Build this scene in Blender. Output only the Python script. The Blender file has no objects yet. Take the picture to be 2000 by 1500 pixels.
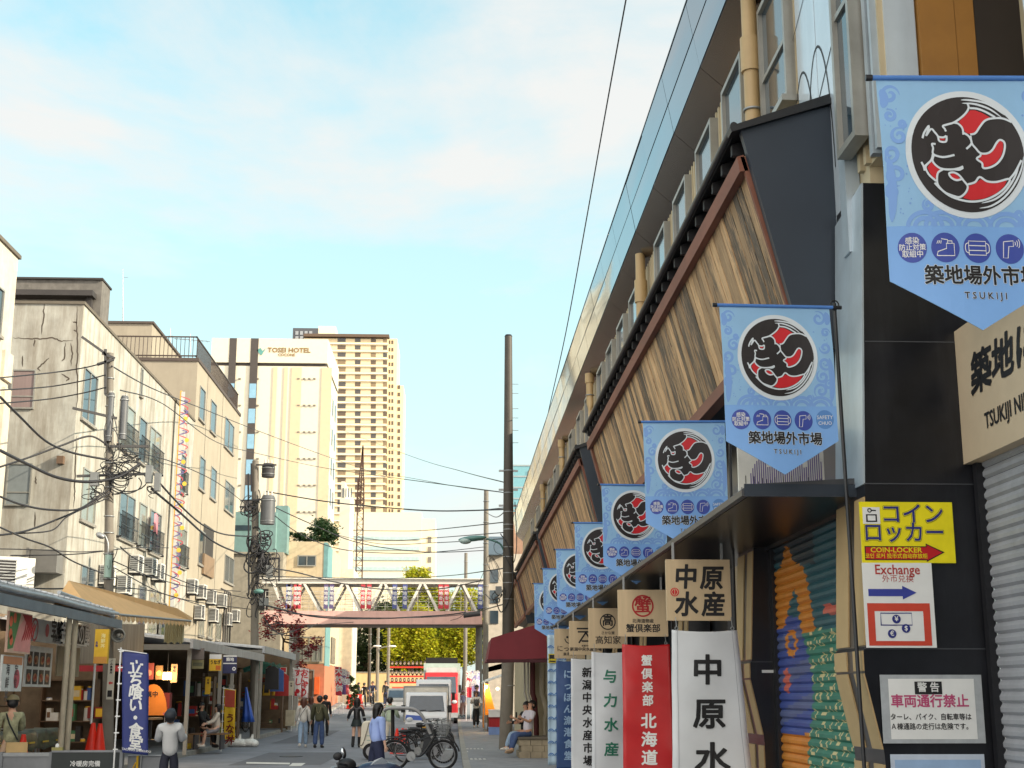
import bpy, math, random
from mathutils import Vector, Matrix
random.seed(7)
SC = bpy.context.scene
COL = SC.collection
R = math.radians

# ------------------------------------------------------------------ camera, sky, sun, exposure
FPX, VPX, VPY, CAMZ = 2700.0, 885.0, 1360.0, 1.68
PITCH = math.atan((VPY - 750) / FPX)
YAW = math.atan((1000 - VPX) / FPX * math.cos(PITCH))
cam = bpy.data.objects.new('camera', bpy.data.cameras.new('camera'))
COL.objects.link(cam)
cam.location = (0, 0, CAMZ)
cam.rotation_euler = (R(90) + PITCH, 0, -YAW)
cam.data.sensor_width = 36
cam.data.lens = 36 * FPX / 2000
cam.data.clip_start = .1
cam.data.clip_end = 4000
SC.camera = cam
SUN_EL, SUN_AZ = R(24), R(110)          # azimuth clockwise from +Y
w = bpy.data.worlds.new('World'); SC.world = w; w.use_nodes = True
def sky():
    nt = w.node_tree; N = nt.nodes; L = nt.links
    N.clear()
    out = N.new('ShaderNodeOutputWorld'); bg = N.new('ShaderNodeBackground')
    sk = N.new('ShaderNodeTexSky'); sk.sky_type = 'NISHITA'; sk.sun_disc = False
    sk.sun_elevation = SUN_EL; sk.sun_rotation = SUN_AZ
    sk.air_density = 1.0; sk.dust_density = 1.2; sk.ozone_density = 1.0
    tc = N.new('ShaderNodeTexCoord')
    mp = N.new('ShaderNodeMapping'); mp.inputs['Scale'].default_value = (1.0, 1.0, 2.6)
    mp.inputs['Location'].default_value = (.9, .4, .55)
    L.new(tc.outputs['Generated'], mp.inputs['Vector'])
    n1 = N.new('ShaderNodeTexNoise'); n1.inputs['Scale'].default_value = 2.1
    n1.inputs['Detail'].default_value = 9; n1.inputs['Roughness'].default_value = .58
    n1.inputs['Distortion'].default_value = .35
    L.new(mp.outputs[0], n1.inputs['Vector'])
    cr = N.new('ShaderNodeValToRGB')
    cr.color_ramp.elements[0].position = .47; cr.color_ramp.elements[0].color = (0, 0, 0, 1)
    cr.color_ramp.elements[1].position = .64; cr.color_ramp.elements[1].color = (1, 1, 1, 1)
    L.new(n1.outputs[0], cr.inputs[0])
    # low haze band near the horizon
    sx = N.new('ShaderNodeSeparateXYZ'); L.new(tc.outputs['Generated'], sx.inputs[0])
    hz = N.new('ShaderNodeMapRange'); hz.inputs[1].default_value = .0; hz.inputs[2].default_value = .6
    hz.inputs[3].default_value = 1; hz.inputs[4].default_value = 0
    L.new(sx.outputs[2], hz.inputs[0])
    pw = N.new('ShaderNodeMath'); pw.operation = 'POWER'; pw.inputs[1].default_value = .75
    L.new(hz.outputs[0], pw.inputs[0])
    tint = N.new('ShaderNodeMixRGB'); tint.blend_type = 'MULTIPLY'; tint.inputs[0].default_value = 1
    tint.inputs[2].default_value = SKY_TINT
    L.new(sk.outputs[0], tint.inputs[1])
    m1 = N.new('ShaderNodeMixRGB'); m1.inputs[2].default_value = SKY_HAZE
    L.new(tint.outputs[0], m1.inputs[1])
    hs = N.new('ShaderNodeMath'); hs.operation = 'MULTIPLY'; hs.inputs[1].default_value = .9
    L.new(pw.outputs[0], hs.inputs[0]); L.new(hs.outputs[0], m1.inputs[0])
    m2 = N.new('ShaderNodeMixRGB'); m2.inputs[2].default_value = SKY_CLOUD
    cs = N.new('ShaderNodeMath'); cs.operation = 'MULTIPLY'; cs.inputs[1].default_value = .9
    L.new(cr.outputs[0], cs.inputs[0]); L.new(cs.outputs[0], m2.inputs[0])
    L.new(m1.outputs[0], m2.inputs[1])
    bk = N.new('ShaderNodeMapRange'); bk.interpolation_type = 'SMOOTHSTEP'      # unseen brighter sky behind the viewer, added to fill camera-facing sides
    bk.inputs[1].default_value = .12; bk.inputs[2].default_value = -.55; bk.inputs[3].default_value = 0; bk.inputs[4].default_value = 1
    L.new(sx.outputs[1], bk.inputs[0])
    m3 = N.new('ShaderNodeMixRGB'); m3.inputs[2].default_value = SKY_BACK_FILL
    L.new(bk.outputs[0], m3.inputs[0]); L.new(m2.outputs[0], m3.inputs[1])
    L.new(m3.outputs[0], bg.inputs['Color'])
    bg.inputs['Strength'].default_value = .15
    L.new(bg.outputs[0], out.inputs[0])
SKY_TINT = (.52, .78, .60, 1)
SKY_HAZE = (1.42, 1.58, 1.60, 1)
SKY_CLOUD = (1.66, 1.63, 1.58, 1)
SKY_BACK_FILL = (3.9, 3.75, 3.5, 1)
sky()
sd = bpy.data.lights.new('sun', 'SUN'); sd.energy = 2.1; sd.angle = R(.5); sd.color = (1, .88, .70)
sun = bpy.data.objects.new('sun', sd); COL.objects.link(sun)
SUNV = Vector((math.sin(SUN_AZ) * math.cos(SUN_EL), math.cos(SUN_AZ) * math.cos(SUN_EL), math.sin(SUN_EL)))
sun.rotation_euler = SUNV.to_track_quat('Z', 'Y').to_euler()
vs = SC.view_settings
SC.display_settings.display_device = 'sRGB'
vs.view_transform = 'Standard'; vs.look = 'None'; vs.gamma = 1; vs.exposure = 1.92
vs.use_curve_mapping = False
SC.cycles.max_bounces = 7; SC.cycles.diffuse_bounces = 4; SC.cycles.glossy_bounces = 4
SC.cycles.transparent_max_bounces = 6
SC.cycles.use_denoising = True

# ------------------------------------------------------------------ picture -> place (surveying only)
_F = Vector((math.sin(YAW) * math.cos(PITCH), math.cos(YAW) * math.cos(PITCH), math.sin(PITCH)))
_Rt = Vector((math.cos(YAW), -math.sin(YAW), 0))
_U = _Rt.cross(_F)
def ray(px, py): return _F + _Rt * ((px - 1000) / FPX) - _U * ((py - 750) / FPX)
def P(px, py, Y):
    r = ray(px, py); t = Y / r.y
    return Vector((r.x * t, Y, CAMZ + r.z * t))
def PX(px, py, X):                      # on the street-parallel plane x = X
    r = ray(px, py); t = X / r.x
    return Vector((X, r.y * t, CAMZ + r.z * t))
def g(y):                               # the road climbs gently beyond 48 m
    if y < 48: return 0.
    if y < 100: return .00044 * (y - 48) ** 2
    return .00044 * 52 ** 2 + .006 * (y - 100)
def YofX(px, X): return PX(px, 1360, X).y

# ------------------------------------------------------------------ materials
def c3(r, g_, b):
    f = lambda v: (v / 255 / 12.92) if v / 255 <= .04045 else ((v / 255 + .055) / 1.055) ** 2.4
    return (f(r), f(g_), f(b))
MATS = {}
def M(name, col=None, rough=.65, var=.14, scale=3.0, bump=.0, metal=0., stretch=(1, 1, 1), emit=0, spec=.5,
      island=0., dirt=0., dirtcol=(.06, .05, .04), trans=0.):
    if name in MATS: return MATS[name]
    m = bpy.data.materials.new(name); m.use_nodes = True; MATS[name] = m
    nt = m.node_tree; N = nt.nodes; L = nt.links
    b = N['Principled BSDF']
    b.inputs['Roughness'].default_value = rough; b.inputs['Metallic'].default_value = metal
    if 'Specular IOR Level' in b.inputs: b.inputs['Specular IOR Level'].default_value = spec
    tc = N.new('ShaderNodeTexCoord'); mp = N.new('ShaderNodeMapping')
    mp.inputs['Scale'].default_value = stretch
    L.new(tc.outputs['Object'], mp.inputs['Vector'])
    n = N.new('ShaderNodeTexNoise'); n.inputs['Scale'].default_value = scale; n.inputs['Detail'].default_value = 7
    n.inputs['Roughness'].default_value = .62
    L.new(mp.outputs[0], n.inputs['Vector'])
    mx = N.new('ShaderNodeMixRGB')
    mx.inputs[1].default_value = tuple(max(0, v * (1 - var)) for v in col) + (1,)
    mx.inputs[2].default_value = tuple(min(1, v * (1 + var)) for v in col) + (1,)
    rr = N.new('ShaderNodeMapRange'); rr.inputs[1].default_value = .3; rr.inputs[2].default_value = .7
    L.new(n.outputs[0], rr.inputs[0]); L.new(rr.outputs[0], mx.inputs[0])
    last = mx.outputs[0]
    if island:
        ge = N.new('ShaderNodeNewGeometry'); hs = N.new('ShaderNodeHueSaturation')
        r1 = N.new('ShaderNodeMapRange'); r1.inputs[3].default_value = 1 - island; r1.inputs[4].default_value = 1 + island
        L.new(ge.outputs['Random Per Island'], r1.inputs[0]); L.new(r1.outputs[0], hs.inputs['Value'])
        r2 = N.new('ShaderNodeMapRange'); r2.inputs[3].default_value = .5 - island * .06; r2.inputs[4].default_value = .5 + island * .05
        ml = N.new('ShaderNodeMath'); ml.operation = 'MULTIPLY'; ml.inputs[1].default_value = 7.31
        fr = N.new('ShaderNodeMath'); fr.operation = 'FRACT'
        L.new(ge.outputs['Random Per Island'], ml.inputs[0]); L.new(ml.outputs[0], fr.inputs[0])
        L.new(fr.outputs[0], r2.inputs[0]); L.new(r2.outputs[0], hs.inputs['Hue'])
        L.new(last, hs.inputs['Color']); last = hs.outputs[0]
    if dirt:
        m2 = N.new('ShaderNodeMapping'); m2.inputs['Scale'].default_value = (1.6, 1.6, .22)
        L.new(tc.outputs['Object'], m2.inputs['Vector'])
        n2 = N.new('ShaderNodeTexNoise'); n2.inputs['Scale'].default_value = 1.3; n2.inputs['Detail'].default_value = 8
        n2.inputs['Roughness'].default_value = .7
        L.new(m2.outputs[0], n2.inputs['Vector'])
        r3 = N.new('ShaderNodeMapRange'); r3.inputs[1].default_value = .5 - max(0, dirt - .5) * .25; r3.inputs[2].default_value = .8 - max(0, dirt - .5) * .4
        r3.inputs[4].default_value = dirt
        L.new(n2.outputs[0], r3.inputs[0])
        md = N.new('ShaderNodeMixRGB'); md.inputs[2].default_value = tuple(dirtcol) + (1,)
        L.new(r3.outputs[0], md.inputs[0]); L.new(last, md.inputs[1]); last = md.outputs[0]
    L.new(last, b.inputs['Base Color'])
    if bump:
        bp = N.new('ShaderNodeBump'); bp.inputs['Strength'].default_value = bump; bp.inputs['Distance'].default_value = .03
        L.new(n.outputs[0], bp.inputs['Height']); L.new(bp.outputs[0], b.inputs['Normal'])
    if emit:
        L.new(last, b.inputs['Emission Color']); b.inputs['Emission Strength'].default_value = emit
    if trans:
        tr = N.new('ShaderNodeBsdfTranslucent'); L.new(last, tr.inputs[0])
        ms = N.new('ShaderNodeMixShader'); ms.inputs[0].default_value = trans
        L.new(b.outputs[0], ms.inputs[1]); L.new(tr.outputs[0], ms.inputs[2])
        L.new(ms.outputs[0], N['Material Output'].inputs[0])
    return m
def C(name, r, g_, b, **k): return M(name, c3(r, g_, b), **k)

# ------------------------------------------------------------------ mesh building
class MB:
    def __init__(s): s.v = []; s.f = []; s.mi = []; s.k = 0; s.sm = []
    def mat(s, k): s.k = k; return s
    def add(s, vs, fs, smooth=False):
        o = len(s.v); s.v += [tuple(v) for v in vs]
        for f in fs: s.f.append(tuple(i + o for i in f)); s.mi.append(s.k); s.sm.append(smooth)
        return s
    def box(s, x0, y0, z0, x1, y1, z1, T=None):
        if x0 > x1: x0, x1 = x1, x0
        if y0 > y1: y0, y1 = y1, y0
        if z0 > z1: z0, z1 = z1, z0
        v = [Vector(p) for p in ((x0, y0, z0), (x1, y0, z0), (x1, y1, z0), (x0, y1, z0), (x0, y0, z1), (x1, y0, z1), (x1, y1, z1), (x0, y1, z1))]
        if T is not None: v = [T @ p for p in v]
        return s.add(v, [(0, 3, 2, 1), (4, 5, 6, 7), (0, 1, 5, 4), (1, 2, 6, 5), (2, 3, 7, 6), (3, 0, 4, 7)])
    def quad(s, a, b, c_, d): return s.add([a, b, c_, d], [(0, 1, 2, 3)])
    def beam(s, a, b, w_, h, up=(0, 0, 1)):
        a = Vector(a); b = Vector(b); d = (b - a).normalized(); up = Vector(up)
        if abs(d.dot(up)) > .99: up = Vector((1, 0, 0))
        r = d.cross(up).normalized() * (w_ / 2); u = r.cross(d).normalized() * (h / 2)
        v = [a - r - u, a + r - u, a + r + u, a - r + u, b - r - u, b + r - u, b + r + u, b - r + u]
        return s.add(v, [(3, 2, 1, 0), (4, 5, 6, 7), (0, 1, 5, 4), (1, 2, 6, 5), (2, 3, 7, 6), (3, 0, 4, 7)])
    def cyl(s, a, b, r0, r1=None, n=12, caps=True):
        r1 = r0 if r1 is None else r1
        a = Vector(a); b = Vector(b); d = (b - a).normalized()
        x = d.orthogonal().normalized(); y = d.cross(x)
        v = []
        for p, r in ((a, r0), (b, r1)):
            for i in range(n):
                t = 2 * math.pi * i / n; v.append(p + (x * math.cos(t) + y * math.sin(t)) * r)
        s.add(v, [(i, (i + 1) % n, n + (i + 1) % n, n + i) for i in range(n)], True)
        if caps: s.add(v[:n], [tuple(range(n))[::-1]]); s.add(v[n:], [tuple(range(n))])
        return s
    def tube(s, pts, r, n=6, rs=None):
        pts = [Vector(p) for p in pts]; v = []; m = len(pts)
        ref = Vector((.137, .05, 1)).normalized()
        for i, p in enumerate(pts):
            d = (pts[min(i + 1, m - 1)] - pts[max(i - 1, 0)]).normalized()
            q = ref if abs(d.dot(ref)) < .97 else Vector((1, .1, 0)).normalized()
            x = d.cross(q).normalized(); y = d.cross(x)
            rr = rs[i] if rs else r
            for j in range(n):
                t = 2 * math.pi * j / n; v.append(p + (x * math.cos(t) + y * math.sin(t)) * rr)
        f = [(i * n + j, i * n + (j + 1) % n, (i + 1) * n + (j + 1) % n, (i + 1) * n + j) for i in range(m - 1) for j in range(n)]
        s.add(v, f, True); s.add(v[:n], [tuple(range(n))[::-1]]); s.add(v[-n:], [tuple(range(n))])
        return s
    def ell(s, c_, rx, ry, rz, nu=14, nv=9, T=None, v0=0., v1=1.):
        c_ = Vector(c_); v = []
        for j in range(nv + 1):
            ph = math.pi * (v0 + (v1 - v0) * j / nv)
            for i in range(nu):
                t = 2 * math.pi * i / nu
                p = Vector((rx * math.sin(ph) * math.cos(t), ry * math.sin(ph) * math.sin(t), rz * math.cos(ph)))
                v.append((T @ p if T is not None else p) + c_)
        f = [(j * nu + i, (j + 1) * nu + i, (j + 1) * nu + (i + 1) % nu, j * nu + (i + 1) % nu) for j in range(nv) for i in range(nu)]
        return s.add(v, f, True)
    def prism(s, poly, axis, a, b):
        """polygon in the two other axes extruded along axis from a to b"""
        def mk(p, t):
            return {'x': (t, p[0], p[1]), 'y': (p[0], t, p[1]), 'z': (p[0], p[1], t)}[axis]
        n = len(poly); v = [mk(p, a) for p in poly] + [mk(p, b) for p in poly]
        return s.add(v, [tuple(range(n)), tuple(range(2 * n - 1, n - 1, -1))] + [(i, n + i, n + (i + 1) % n, (i + 1) % n) for i in range(n)])
    def torus(s, c_, R_, r, axis='x', n=28, m=8, a0=0., a1=2 * math.pi):
        full = abs(a1 - a0 - 2 * math.pi) < 1e-6; pts = []
        for i in range(n + (0 if full else 1)):
            t = a0 + (a1 - a0) * i / n; q = (math.cos(t) * R_, math.sin(t) * R_)
            pts.append((t, q))
        v = []
        for t, q in pts:
            for j in range(m):
                u = 2 * math.pi * j / m; rad = R_ + r * math.cos(u); h = r * math.sin(u)
                x_, y_ = math.cos(t) * rad, math.sin(t) * rad
                v.append(Vector(c_) + Vector({'x': (h, x_, y_), 'y': (x_, h, y_), 'z': (x_, y_, h)}[axis]))
        k = len(pts)
        f = [(i * m + j, ((i + 1) % k) * m + j, ((i + 1) % k) * m + (j + 1) % m, i * m + (j + 1) % m) for i in range(k if full else k - 1) for j in range(m)]
        return s.add(v, f, True)
    def build(s, name, mats, parent=None, origin=None):
        me = bpy.data.meshes.new(name)
        off = Vector(origin) if origin is not None else Vector((0, 0, 0))
        q = parent
        pl = Vector((0, 0, 0))
        while q is not None: pl += q.location; q = q.parent
        sh = off if parent is None else (off if origin is not None else pl)
        me.from_pydata([(v[0] - sh.x, v[1] - sh.y, v[2] - sh.z) for v in s.v], [], s.f)
        for m in (mats if isinstance(mats, (list, tuple)) else [mats]): me.materials.append(m)
        me.polygons.foreach_set('material_index', s.mi); me.polygons.foreach_set('use_smooth', s.sm)
        me.update()
        o = bpy.data.objects.new(name, me); COL.objects.link(o)
        if parent is not None:
            o.parent = parent; o.location = (sh - pl)
        else: o.location = sh
        return o
def tag(o, label=None, cat=None, group=None, kind=None):
    if label: o['label'] = label
    if cat: o['category'] = cat
    if group: o['group'] = group
    if kind: o['kind'] = kind
    return o
def thing(name, label, cat, loc=(0, 0, 0), group=None):
    o = bpy.data.objects.new(name, None); COL.objects.link(o); o.location = loc
    o.empty_display_size = .2
    return tag(o, label, cat, group)
def copy_tree(o, parent=None):
    c_ = o.copy(); COL.objects.link(c_); c_.parent = parent
    for ch in list(o.children): copy_tree(ch, c_)
    return c_
def put(o, loc, rz=0, s=1):
    o.location = loc; o.rotation_euler = (0, 0, rz); o.scale = (s, s, s); return o

# ------------------------------------------------------------------ lettering
_TX = {}
def glyphs(body, size=1., bold=0., align='CENTER', sx=1., shear=0.):
    k = (body, size, align, sx, shear)
    if k in _TX: return _TX[k]
    cu = bpy.data.curves.new('lettering', 'FONT'); cu.body = body; cu.size = size
    cu.align_x = align; cu.align_y = 'CENTER'; cu.resolution_u = 2; cu.shear = shear; cu.space_line = .95
    o = bpy.data.objects.new('lettering', cu); COL.objects.link(o)
    me = bpy.data.meshes.new_from_object(o.evaluated_get(bpy.context.evaluated_depsgraph_get()))
    vs_ = [(v.co.x * sx, v.co.y) for v in me.vertices]; fs = [tuple(p.vertices) for p in me.polygons]
    bpy.data.objects.remove(o); bpy.data.curves.remove(cu); bpy.data.meshes.remove(me)
    cnt = {}
    for f in fs:
        for i in range(len(f)):
            e = (f[i], f[(i + 1) % len(f)]); cnt[tuple(sorted(e))] = cnt.get(tuple(sorted(e)), 0) + 1
    _TX[k] = (vs_, fs, [e for e, n in cnt.items() if n == 1])
    return _TX[k]
class Plane:
    """a flat drawing surface: origin, right and up directions, outward normal"""
    def __init__(s, o, r, u, n): s.o, s.r, s.u, s.n = Vector(o), Vector(r), Vector(u), Vector(n)
    def p(s, u, v, h=0): return s.o + s.r * u + s.u * v + s.n * h
def front(o): return Plane(o, (1, 0, 0), (0, 0, 1), (0, -1, 0))        # faces the camera
def east(o): return Plane(o, (0, 1, 0), (0, 0, 1), (1, 0, 0))          # on the left-hand row, faces the street
def west(o): return Plane(o, (0, -1, 0), (0, 0, 1), (-1, 0, 0))        # on the right-hand building
def text(mb, pl, body, u, v, size, h=.004, bold=.012, align='CENTER', sx=1., shear=0.):
    vs_, fs, ed = glyphs(body, size, 0, align, sx, shear)
    mb.add([pl.p(u + a, v + b, h) for a, b in vs_], fs)
    if bold < .008: return
    w_ = bold * size; vv, ff = [], []          # thicken the strokes: a narrow strip along every outline edge
    for k, (i, j) in enumerate(ed):
        (x0, y0), (x1, y1) = vs_[i], vs_[j]; l = math.hypot(x1 - x0, y1 - y0)
        if l < 1e-7: continue
        dx, dy = (x1 - x0) / l * w_, (y1 - y0) / l * w_; e = .55; hh = h + .0001 + (k % 9) * .00009; n = len(vv)
        vv += [pl.p(u + a, v + b, hh) for a, b in ((x0 - dx * e - dy, y0 - dy * e + dx), (x0 - dx * e + dy, y0 - dy * e - dx), (x1 + dx * e + dy, y1 + dy * e - dx), (x1 + dx * e - dy, y1 + dy * e + dx))]; ff.append((n, n + 1, n + 2, n + 3))
    mb.add(vv, ff)
def vtext(mb, pl, body, u, v, size, step=None, **k):
    step = step or size * 1.08
    for i, ch in enumerate(body):
        if ch != ' ': text(mb, pl, ch, u, v - i * step, size, **k)
def poly(mb, pl, pts, h=.002): mb.add([pl.p(a, b, h) for a, b in pts], [tuple(range(len(pts)))])
def rect(mb, pl, u0, v0, u1, v1, h=.002): poly(mb, pl, [(u0, v0), (u1, v0), (u1, v1), (u0, v1)], h)
def slab(mb, pl, u0, v0, u1, v1, d):                                    # board with thickness d behind the plane
    a = [pl.p(u, v, 0) for u, v in ((u0, v0), (u1, v0), (u1, v1), (u0, v1))]
    b = [pl.p(u, v, -d) for u, v in ((u0, v0), (u1, v0), (u1, v1), (u0, v1))]
    mb.add(a + b, [(0, 1, 2, 3), (7, 6, 5, 4), (0, 4, 5, 1), (1, 5, 6, 2), (2, 6, 7, 3), (3, 7, 4, 0)])
def disc(mb, pl, u, v, r, h=.002, n=40, ry=None): poly(mb, pl, [(u + r * math.cos(2 * math.pi * i / n), v + (ry or r) * math.sin(2 * math.pi * i / n)) for i in range(n)], h)
def smooth(pts, k=5):
    out = []; n = len(pts)
    for i in range(n - 1):
        p0, p1, p2, p3 = (pts[max(0, i - 1)], pts[i], pts[i + 1], pts[min(n - 1, i + 2)])
        for j in range(k):
            t = j / k
            out.append(tuple(.5 * (2 * b + (c_ - a) * t + (2 * a - 5 * b + 4 * c_ - d) * t * t + (3 * b - a - 3 * c_ + d) * t ** 3) for a, b, c_, d in zip(p0, p1, p2, p3)))
    out.append(tuple(pts[-1])); return out
def ribbon(mb, pl, pts, w_, h=.003, taper=False, warp=None):
    n = len(pts); L_ = []; Rr = []
    for i in range(n):
        a = pts[max(0, i - 1)]; b = pts[min(n - 1, i + 1)]
        dx, dy = b[0] - a[0], b[1] - a[1]; l = math.hypot(dx, dy) or 1
        ww = w_ / 2 * ((1 - .85 * abs(2 * i / (n - 1) - 1) ** 3) if taper else 1)
        L_.append((pts[i][0] - dy / l * ww, pts[i][1] + dx / l * ww)); Rr.append((pts[i][0] + dy / l * ww, pts[i][1] - dx / l * ww))
    v = [pl.p(a, b, h + (warp(a, b) if warp else 0)) for a, b in L_ + Rr]
    mb.add(v, [(i, n + i, n + i + 1, i + 1) for i in range(n - 1)])
def ring(mb, pl, u, v, r, w_, h=.003, a0=0, a1=2 * math.pi, n=36):
    ribbon(mb, pl, [(u + r * math.cos(a0 + (a1 - a0) * i / n), v + r * math.sin(a0 + (a1 - a0) * i / n)) for i in range(n + 1)], w_, h)

# common materials
ink = C('black ink', 22, 20, 22, rough=.6)
white_paint = C('white paint', 226, 226, 222, rough=.5, var=.06)
steel = C('galvanised steel', 150, 152, 152, rough=.45, metal=.6)
black_metal = C('black metal', 26, 26, 30, rough=.4)
cable_m = C('black cable sheath', 34, 34, 38, rough=.6)
glass = C('window glass', 52, 66, 74, rough=.06, var=.25, scale=.6, spec=.9)
alu = C('aluminium frame', 150, 148, 140, rough=.4, metal=.4)
dark = C('dark interior', 20, 19, 18, rough=.8)
concrete = C('grey concrete', 132, 128, 120, rough=.9, var=.25, scale=5, bump=.25, dirt=.35)
red_m = C('signal red', 196, 30, 34, rough=.5)
navy_ink = C('navy ink', 38, 44, 120, rough=.5)
# ------------------------------------------------------------------ ground
def sheet(mb, x0, x1, ys, dz, xf0=None, xf1=None):
    for a, b in zip(ys[:-1], ys[1:]):
        mb.quad((x0, a, g(a) + dz), (x1, a, g(a) + dz), (x1, b, g(b) + dz), (x0, b, g(b) + dz))
YS = [-20, 10, 30, 40, 48] + list(range(52, 132, 4)) + [150, 200, 400, 900, 2500]
asphalt = C('asphalt', 124, 127, 134, rough=.85, var=.22, scale=1.1, bump=.15, dirt=.25, dirtcol=(.05, .05, .055))
paving = C('pavement slabs', 134, 136, 140, rough=.85, var=.22, scale=4, bump=.15, dirt=.35)
kerb_m = C('kerb stone', 150, 148, 142, rough=.9, var=.2, scale=4, dirt=.3)
KX, LX = .25, -7.6
m = MB(); sheet(m, -1500, 1500, YS, 0); tag(m.build('ground', asphalt), 'grey asphalt ground carrying the market street', None, None, 'structure')
m = MB(); ys = [-5, 20, 34, 48] + list(range(52, 124, 4))
for a, b in zip(ys[:-1], ys[1:]):
    for x0, x1 in ((KX + .16, 4.6), (-13.2, LX - .16)):
        m.quad((x0, a, g(a) + .125), (x1, a, g(a) + .125), (x1, b, g(b) + .125), (x0, b, g(b) + .125))
tag(m.build('pavement', paving), 'raised grey pavements along the street', None, None, 'structure')
m = MB()
for x0, x1 in ((KX, KX + .16), (LX - .16, LX)):
    for y in range(-4, 110, 1):
        a, b = y + .006, y + .994
        za, zb = g(a), g(b)
        v = [(x0, a, za - .02), (x1, a, za - .02), (x1, b, zb - .02), (x0, b, zb - .02), (x0, a, za + .13), (x1, a, za + .13), (x1, b, zb + .13), (x0, b, zb + .13)]
        m.add(v, [(4, 5, 6, 7), (0, 1, 5, 4), (1, 2, 6, 5), (2, 3, 7, 6), (3, 0, 4, 7)])
tag(m.build('kerb', kerb_m), 'stone kerb edging the street', None, None, 'structure')
road_white = C('worn road paint', 205, 205, 200, rough=.8, var=.12, scale=12)
m = MB()
def groundpx(px, py):
    r = ray(px, py); t = -CAMZ / r.z; return Vector((r.x * t, r.y * t, 0))
for q in ([(481, 1489), (566, 1490.5), (566, 1493.5), (481, 1492)], [(571, 1491), (597, 1491), (588, 1497), (564, 1497)]):
    m.add([groundpx(*p) + Vector((0, 0, .009)) for p in q], [(0, 1, 2, 3)])
tag(m.build('road_marking', road_white), 'white stop line painted on the asphalt', None, None, 'structure')
m = MB()
for x0, y0, x1, y1 in ((-5.6, 36.5, -3.3, 44), (-2.6, 47, -1.3, 56), (-6.6, 52, -5.2, 66)):
    for a in range(int(y0), int(y1)): m.quad((x0, a, g(a) + .004), (x1, a, g(a) + .004), (x1, a + 1, g(a + 1) + .004), (x0, a + 1, g(a + 1) + .004))
tag(m.build('road_patch', C('newer asphalt', 96, 98, 104, rough=.85, var=.15, bump=.15)), 'darker repaired strips in the asphalt', None, None, 'structure')
m = MB()                                        # far crossing stripes and the pavement's small painted plates
m.quad((-8.5, 97.4, g(97.4) + .006), (-1.2, 97.4, g(97.4) + .006), (-1.2, 98.6, g(98.6) + .006), (-8.5, 98.6, g(98.6) + .006))
for px, py in ((925, 1444), (927, 1472), (929, 1494), (915, 1444), (914, 1478), (914, 1490)):
    p = groundpx(px, py); wd = .5 if px > 920 else .12
    for i in range(5 if px > 920 else 1):
        for j in range(2):
            m.quad(*[(p.x - wd / 2 + i * .11 + a, p.y + b + j * .5, .1295) for a, b in ((0, 0), (.075, 0), (.06, .34), (.01, .3))])
tag(m.build('pavement_marking', road_white), 'white painted marks on the pavement and far crossing line', None, None, 'structure')
m = MB(); m.cyl((-3.4, 62, g(62) + .004), (-3.4, 62, g(62) + .014), .36, n=24); m.cyl((-4.6, 41, .002), (-4.6, 41, .016), .33, n=24)
tag(m.build('manhole_cover', C('cast iron', 62, 62, 64, rough=.6, metal=.3)), 'round iron manhole covers in the roadway', None, None, 'structure')

# ------------------------------------------------------------------ right-hand market building
XU, XE = 3.4, 2.93
fascia_m = C('mirror metal cladding', 112, 138, 154, rough=.1, metal=1., var=.04, scale=.5, bump=.05, stretch=(1, .6, 3))
soffit_m = C('dark brown soffit panel', 30, 20, 19, rough=.22, var=.25, scale=1.2, stretch=(3, .5, 1), spec=.7)
siding = C('beige ribbed siding', 186, 170, 138, rough=.6, var=.1, dirt=.3)
blackpanel = C('black stone panel', 24, 25, 30, rough=.28, var=.35, scale=3, spec=.45, dirt=.5, dirtcol=(.05, .05, .055))
slate_m = C('slate grey metal', 44, 52, 62, rough=.5, var=.06, scale=2, metal=.15)
rust_beam = C('reddish brown timber', 120, 74, 56, rough=.7, var=.22, scale=3, stretch=(1, .25, 1))
tan_metal = C('tan painted metal', 176, 148, 104, rough=.5, var=.08, dirt=.2)
pale_metal = C('pale flaking metal', 178, 190, 198, rough=.35, var=.1, metal=.35, dirt=.45, dirtcol=(.16, .13, .1))
tile_m = C('black roof edge', 24, 25, 28, rough=.45)
BLD = thing('market_building', 'long market hall with mirror roof edge, slanted plank hoardings and blue pennant flags', 'building', (3.4, 0, 0))
m = MB(); m.box(XU, 10.62, 4.9, 15, 68, 9.4); m.box(XU, 10.07, 5.95, 5, 10.62, 9.4); m.box(4.5, -6, 4.9, 15, 10.1, 9.4); m.box(XU, 10.1, 0, 15, 68, 4.9) if 0 else None
m.build('wall', siding, BLD)
m = MB(); y = 10.05
while y < 67.9:
    m.box(XU - .045, y, 5.0 if y > 11.4 else 5.96, XU + .01, y + .07, 9.12); y += .17
m.build('siding_ribs', siding, BLD)
m = MB(); m.box(XE + .01, -6, 10.2, 15, 68.1, 10.26); m.box(XE + .2, -6, 9.5, 15, 68.05, 10.2)
m.build('roof', C('roof deck', 90, 92, 95), BLD)
m = MB(); n = 0; y = -5.0
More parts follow.
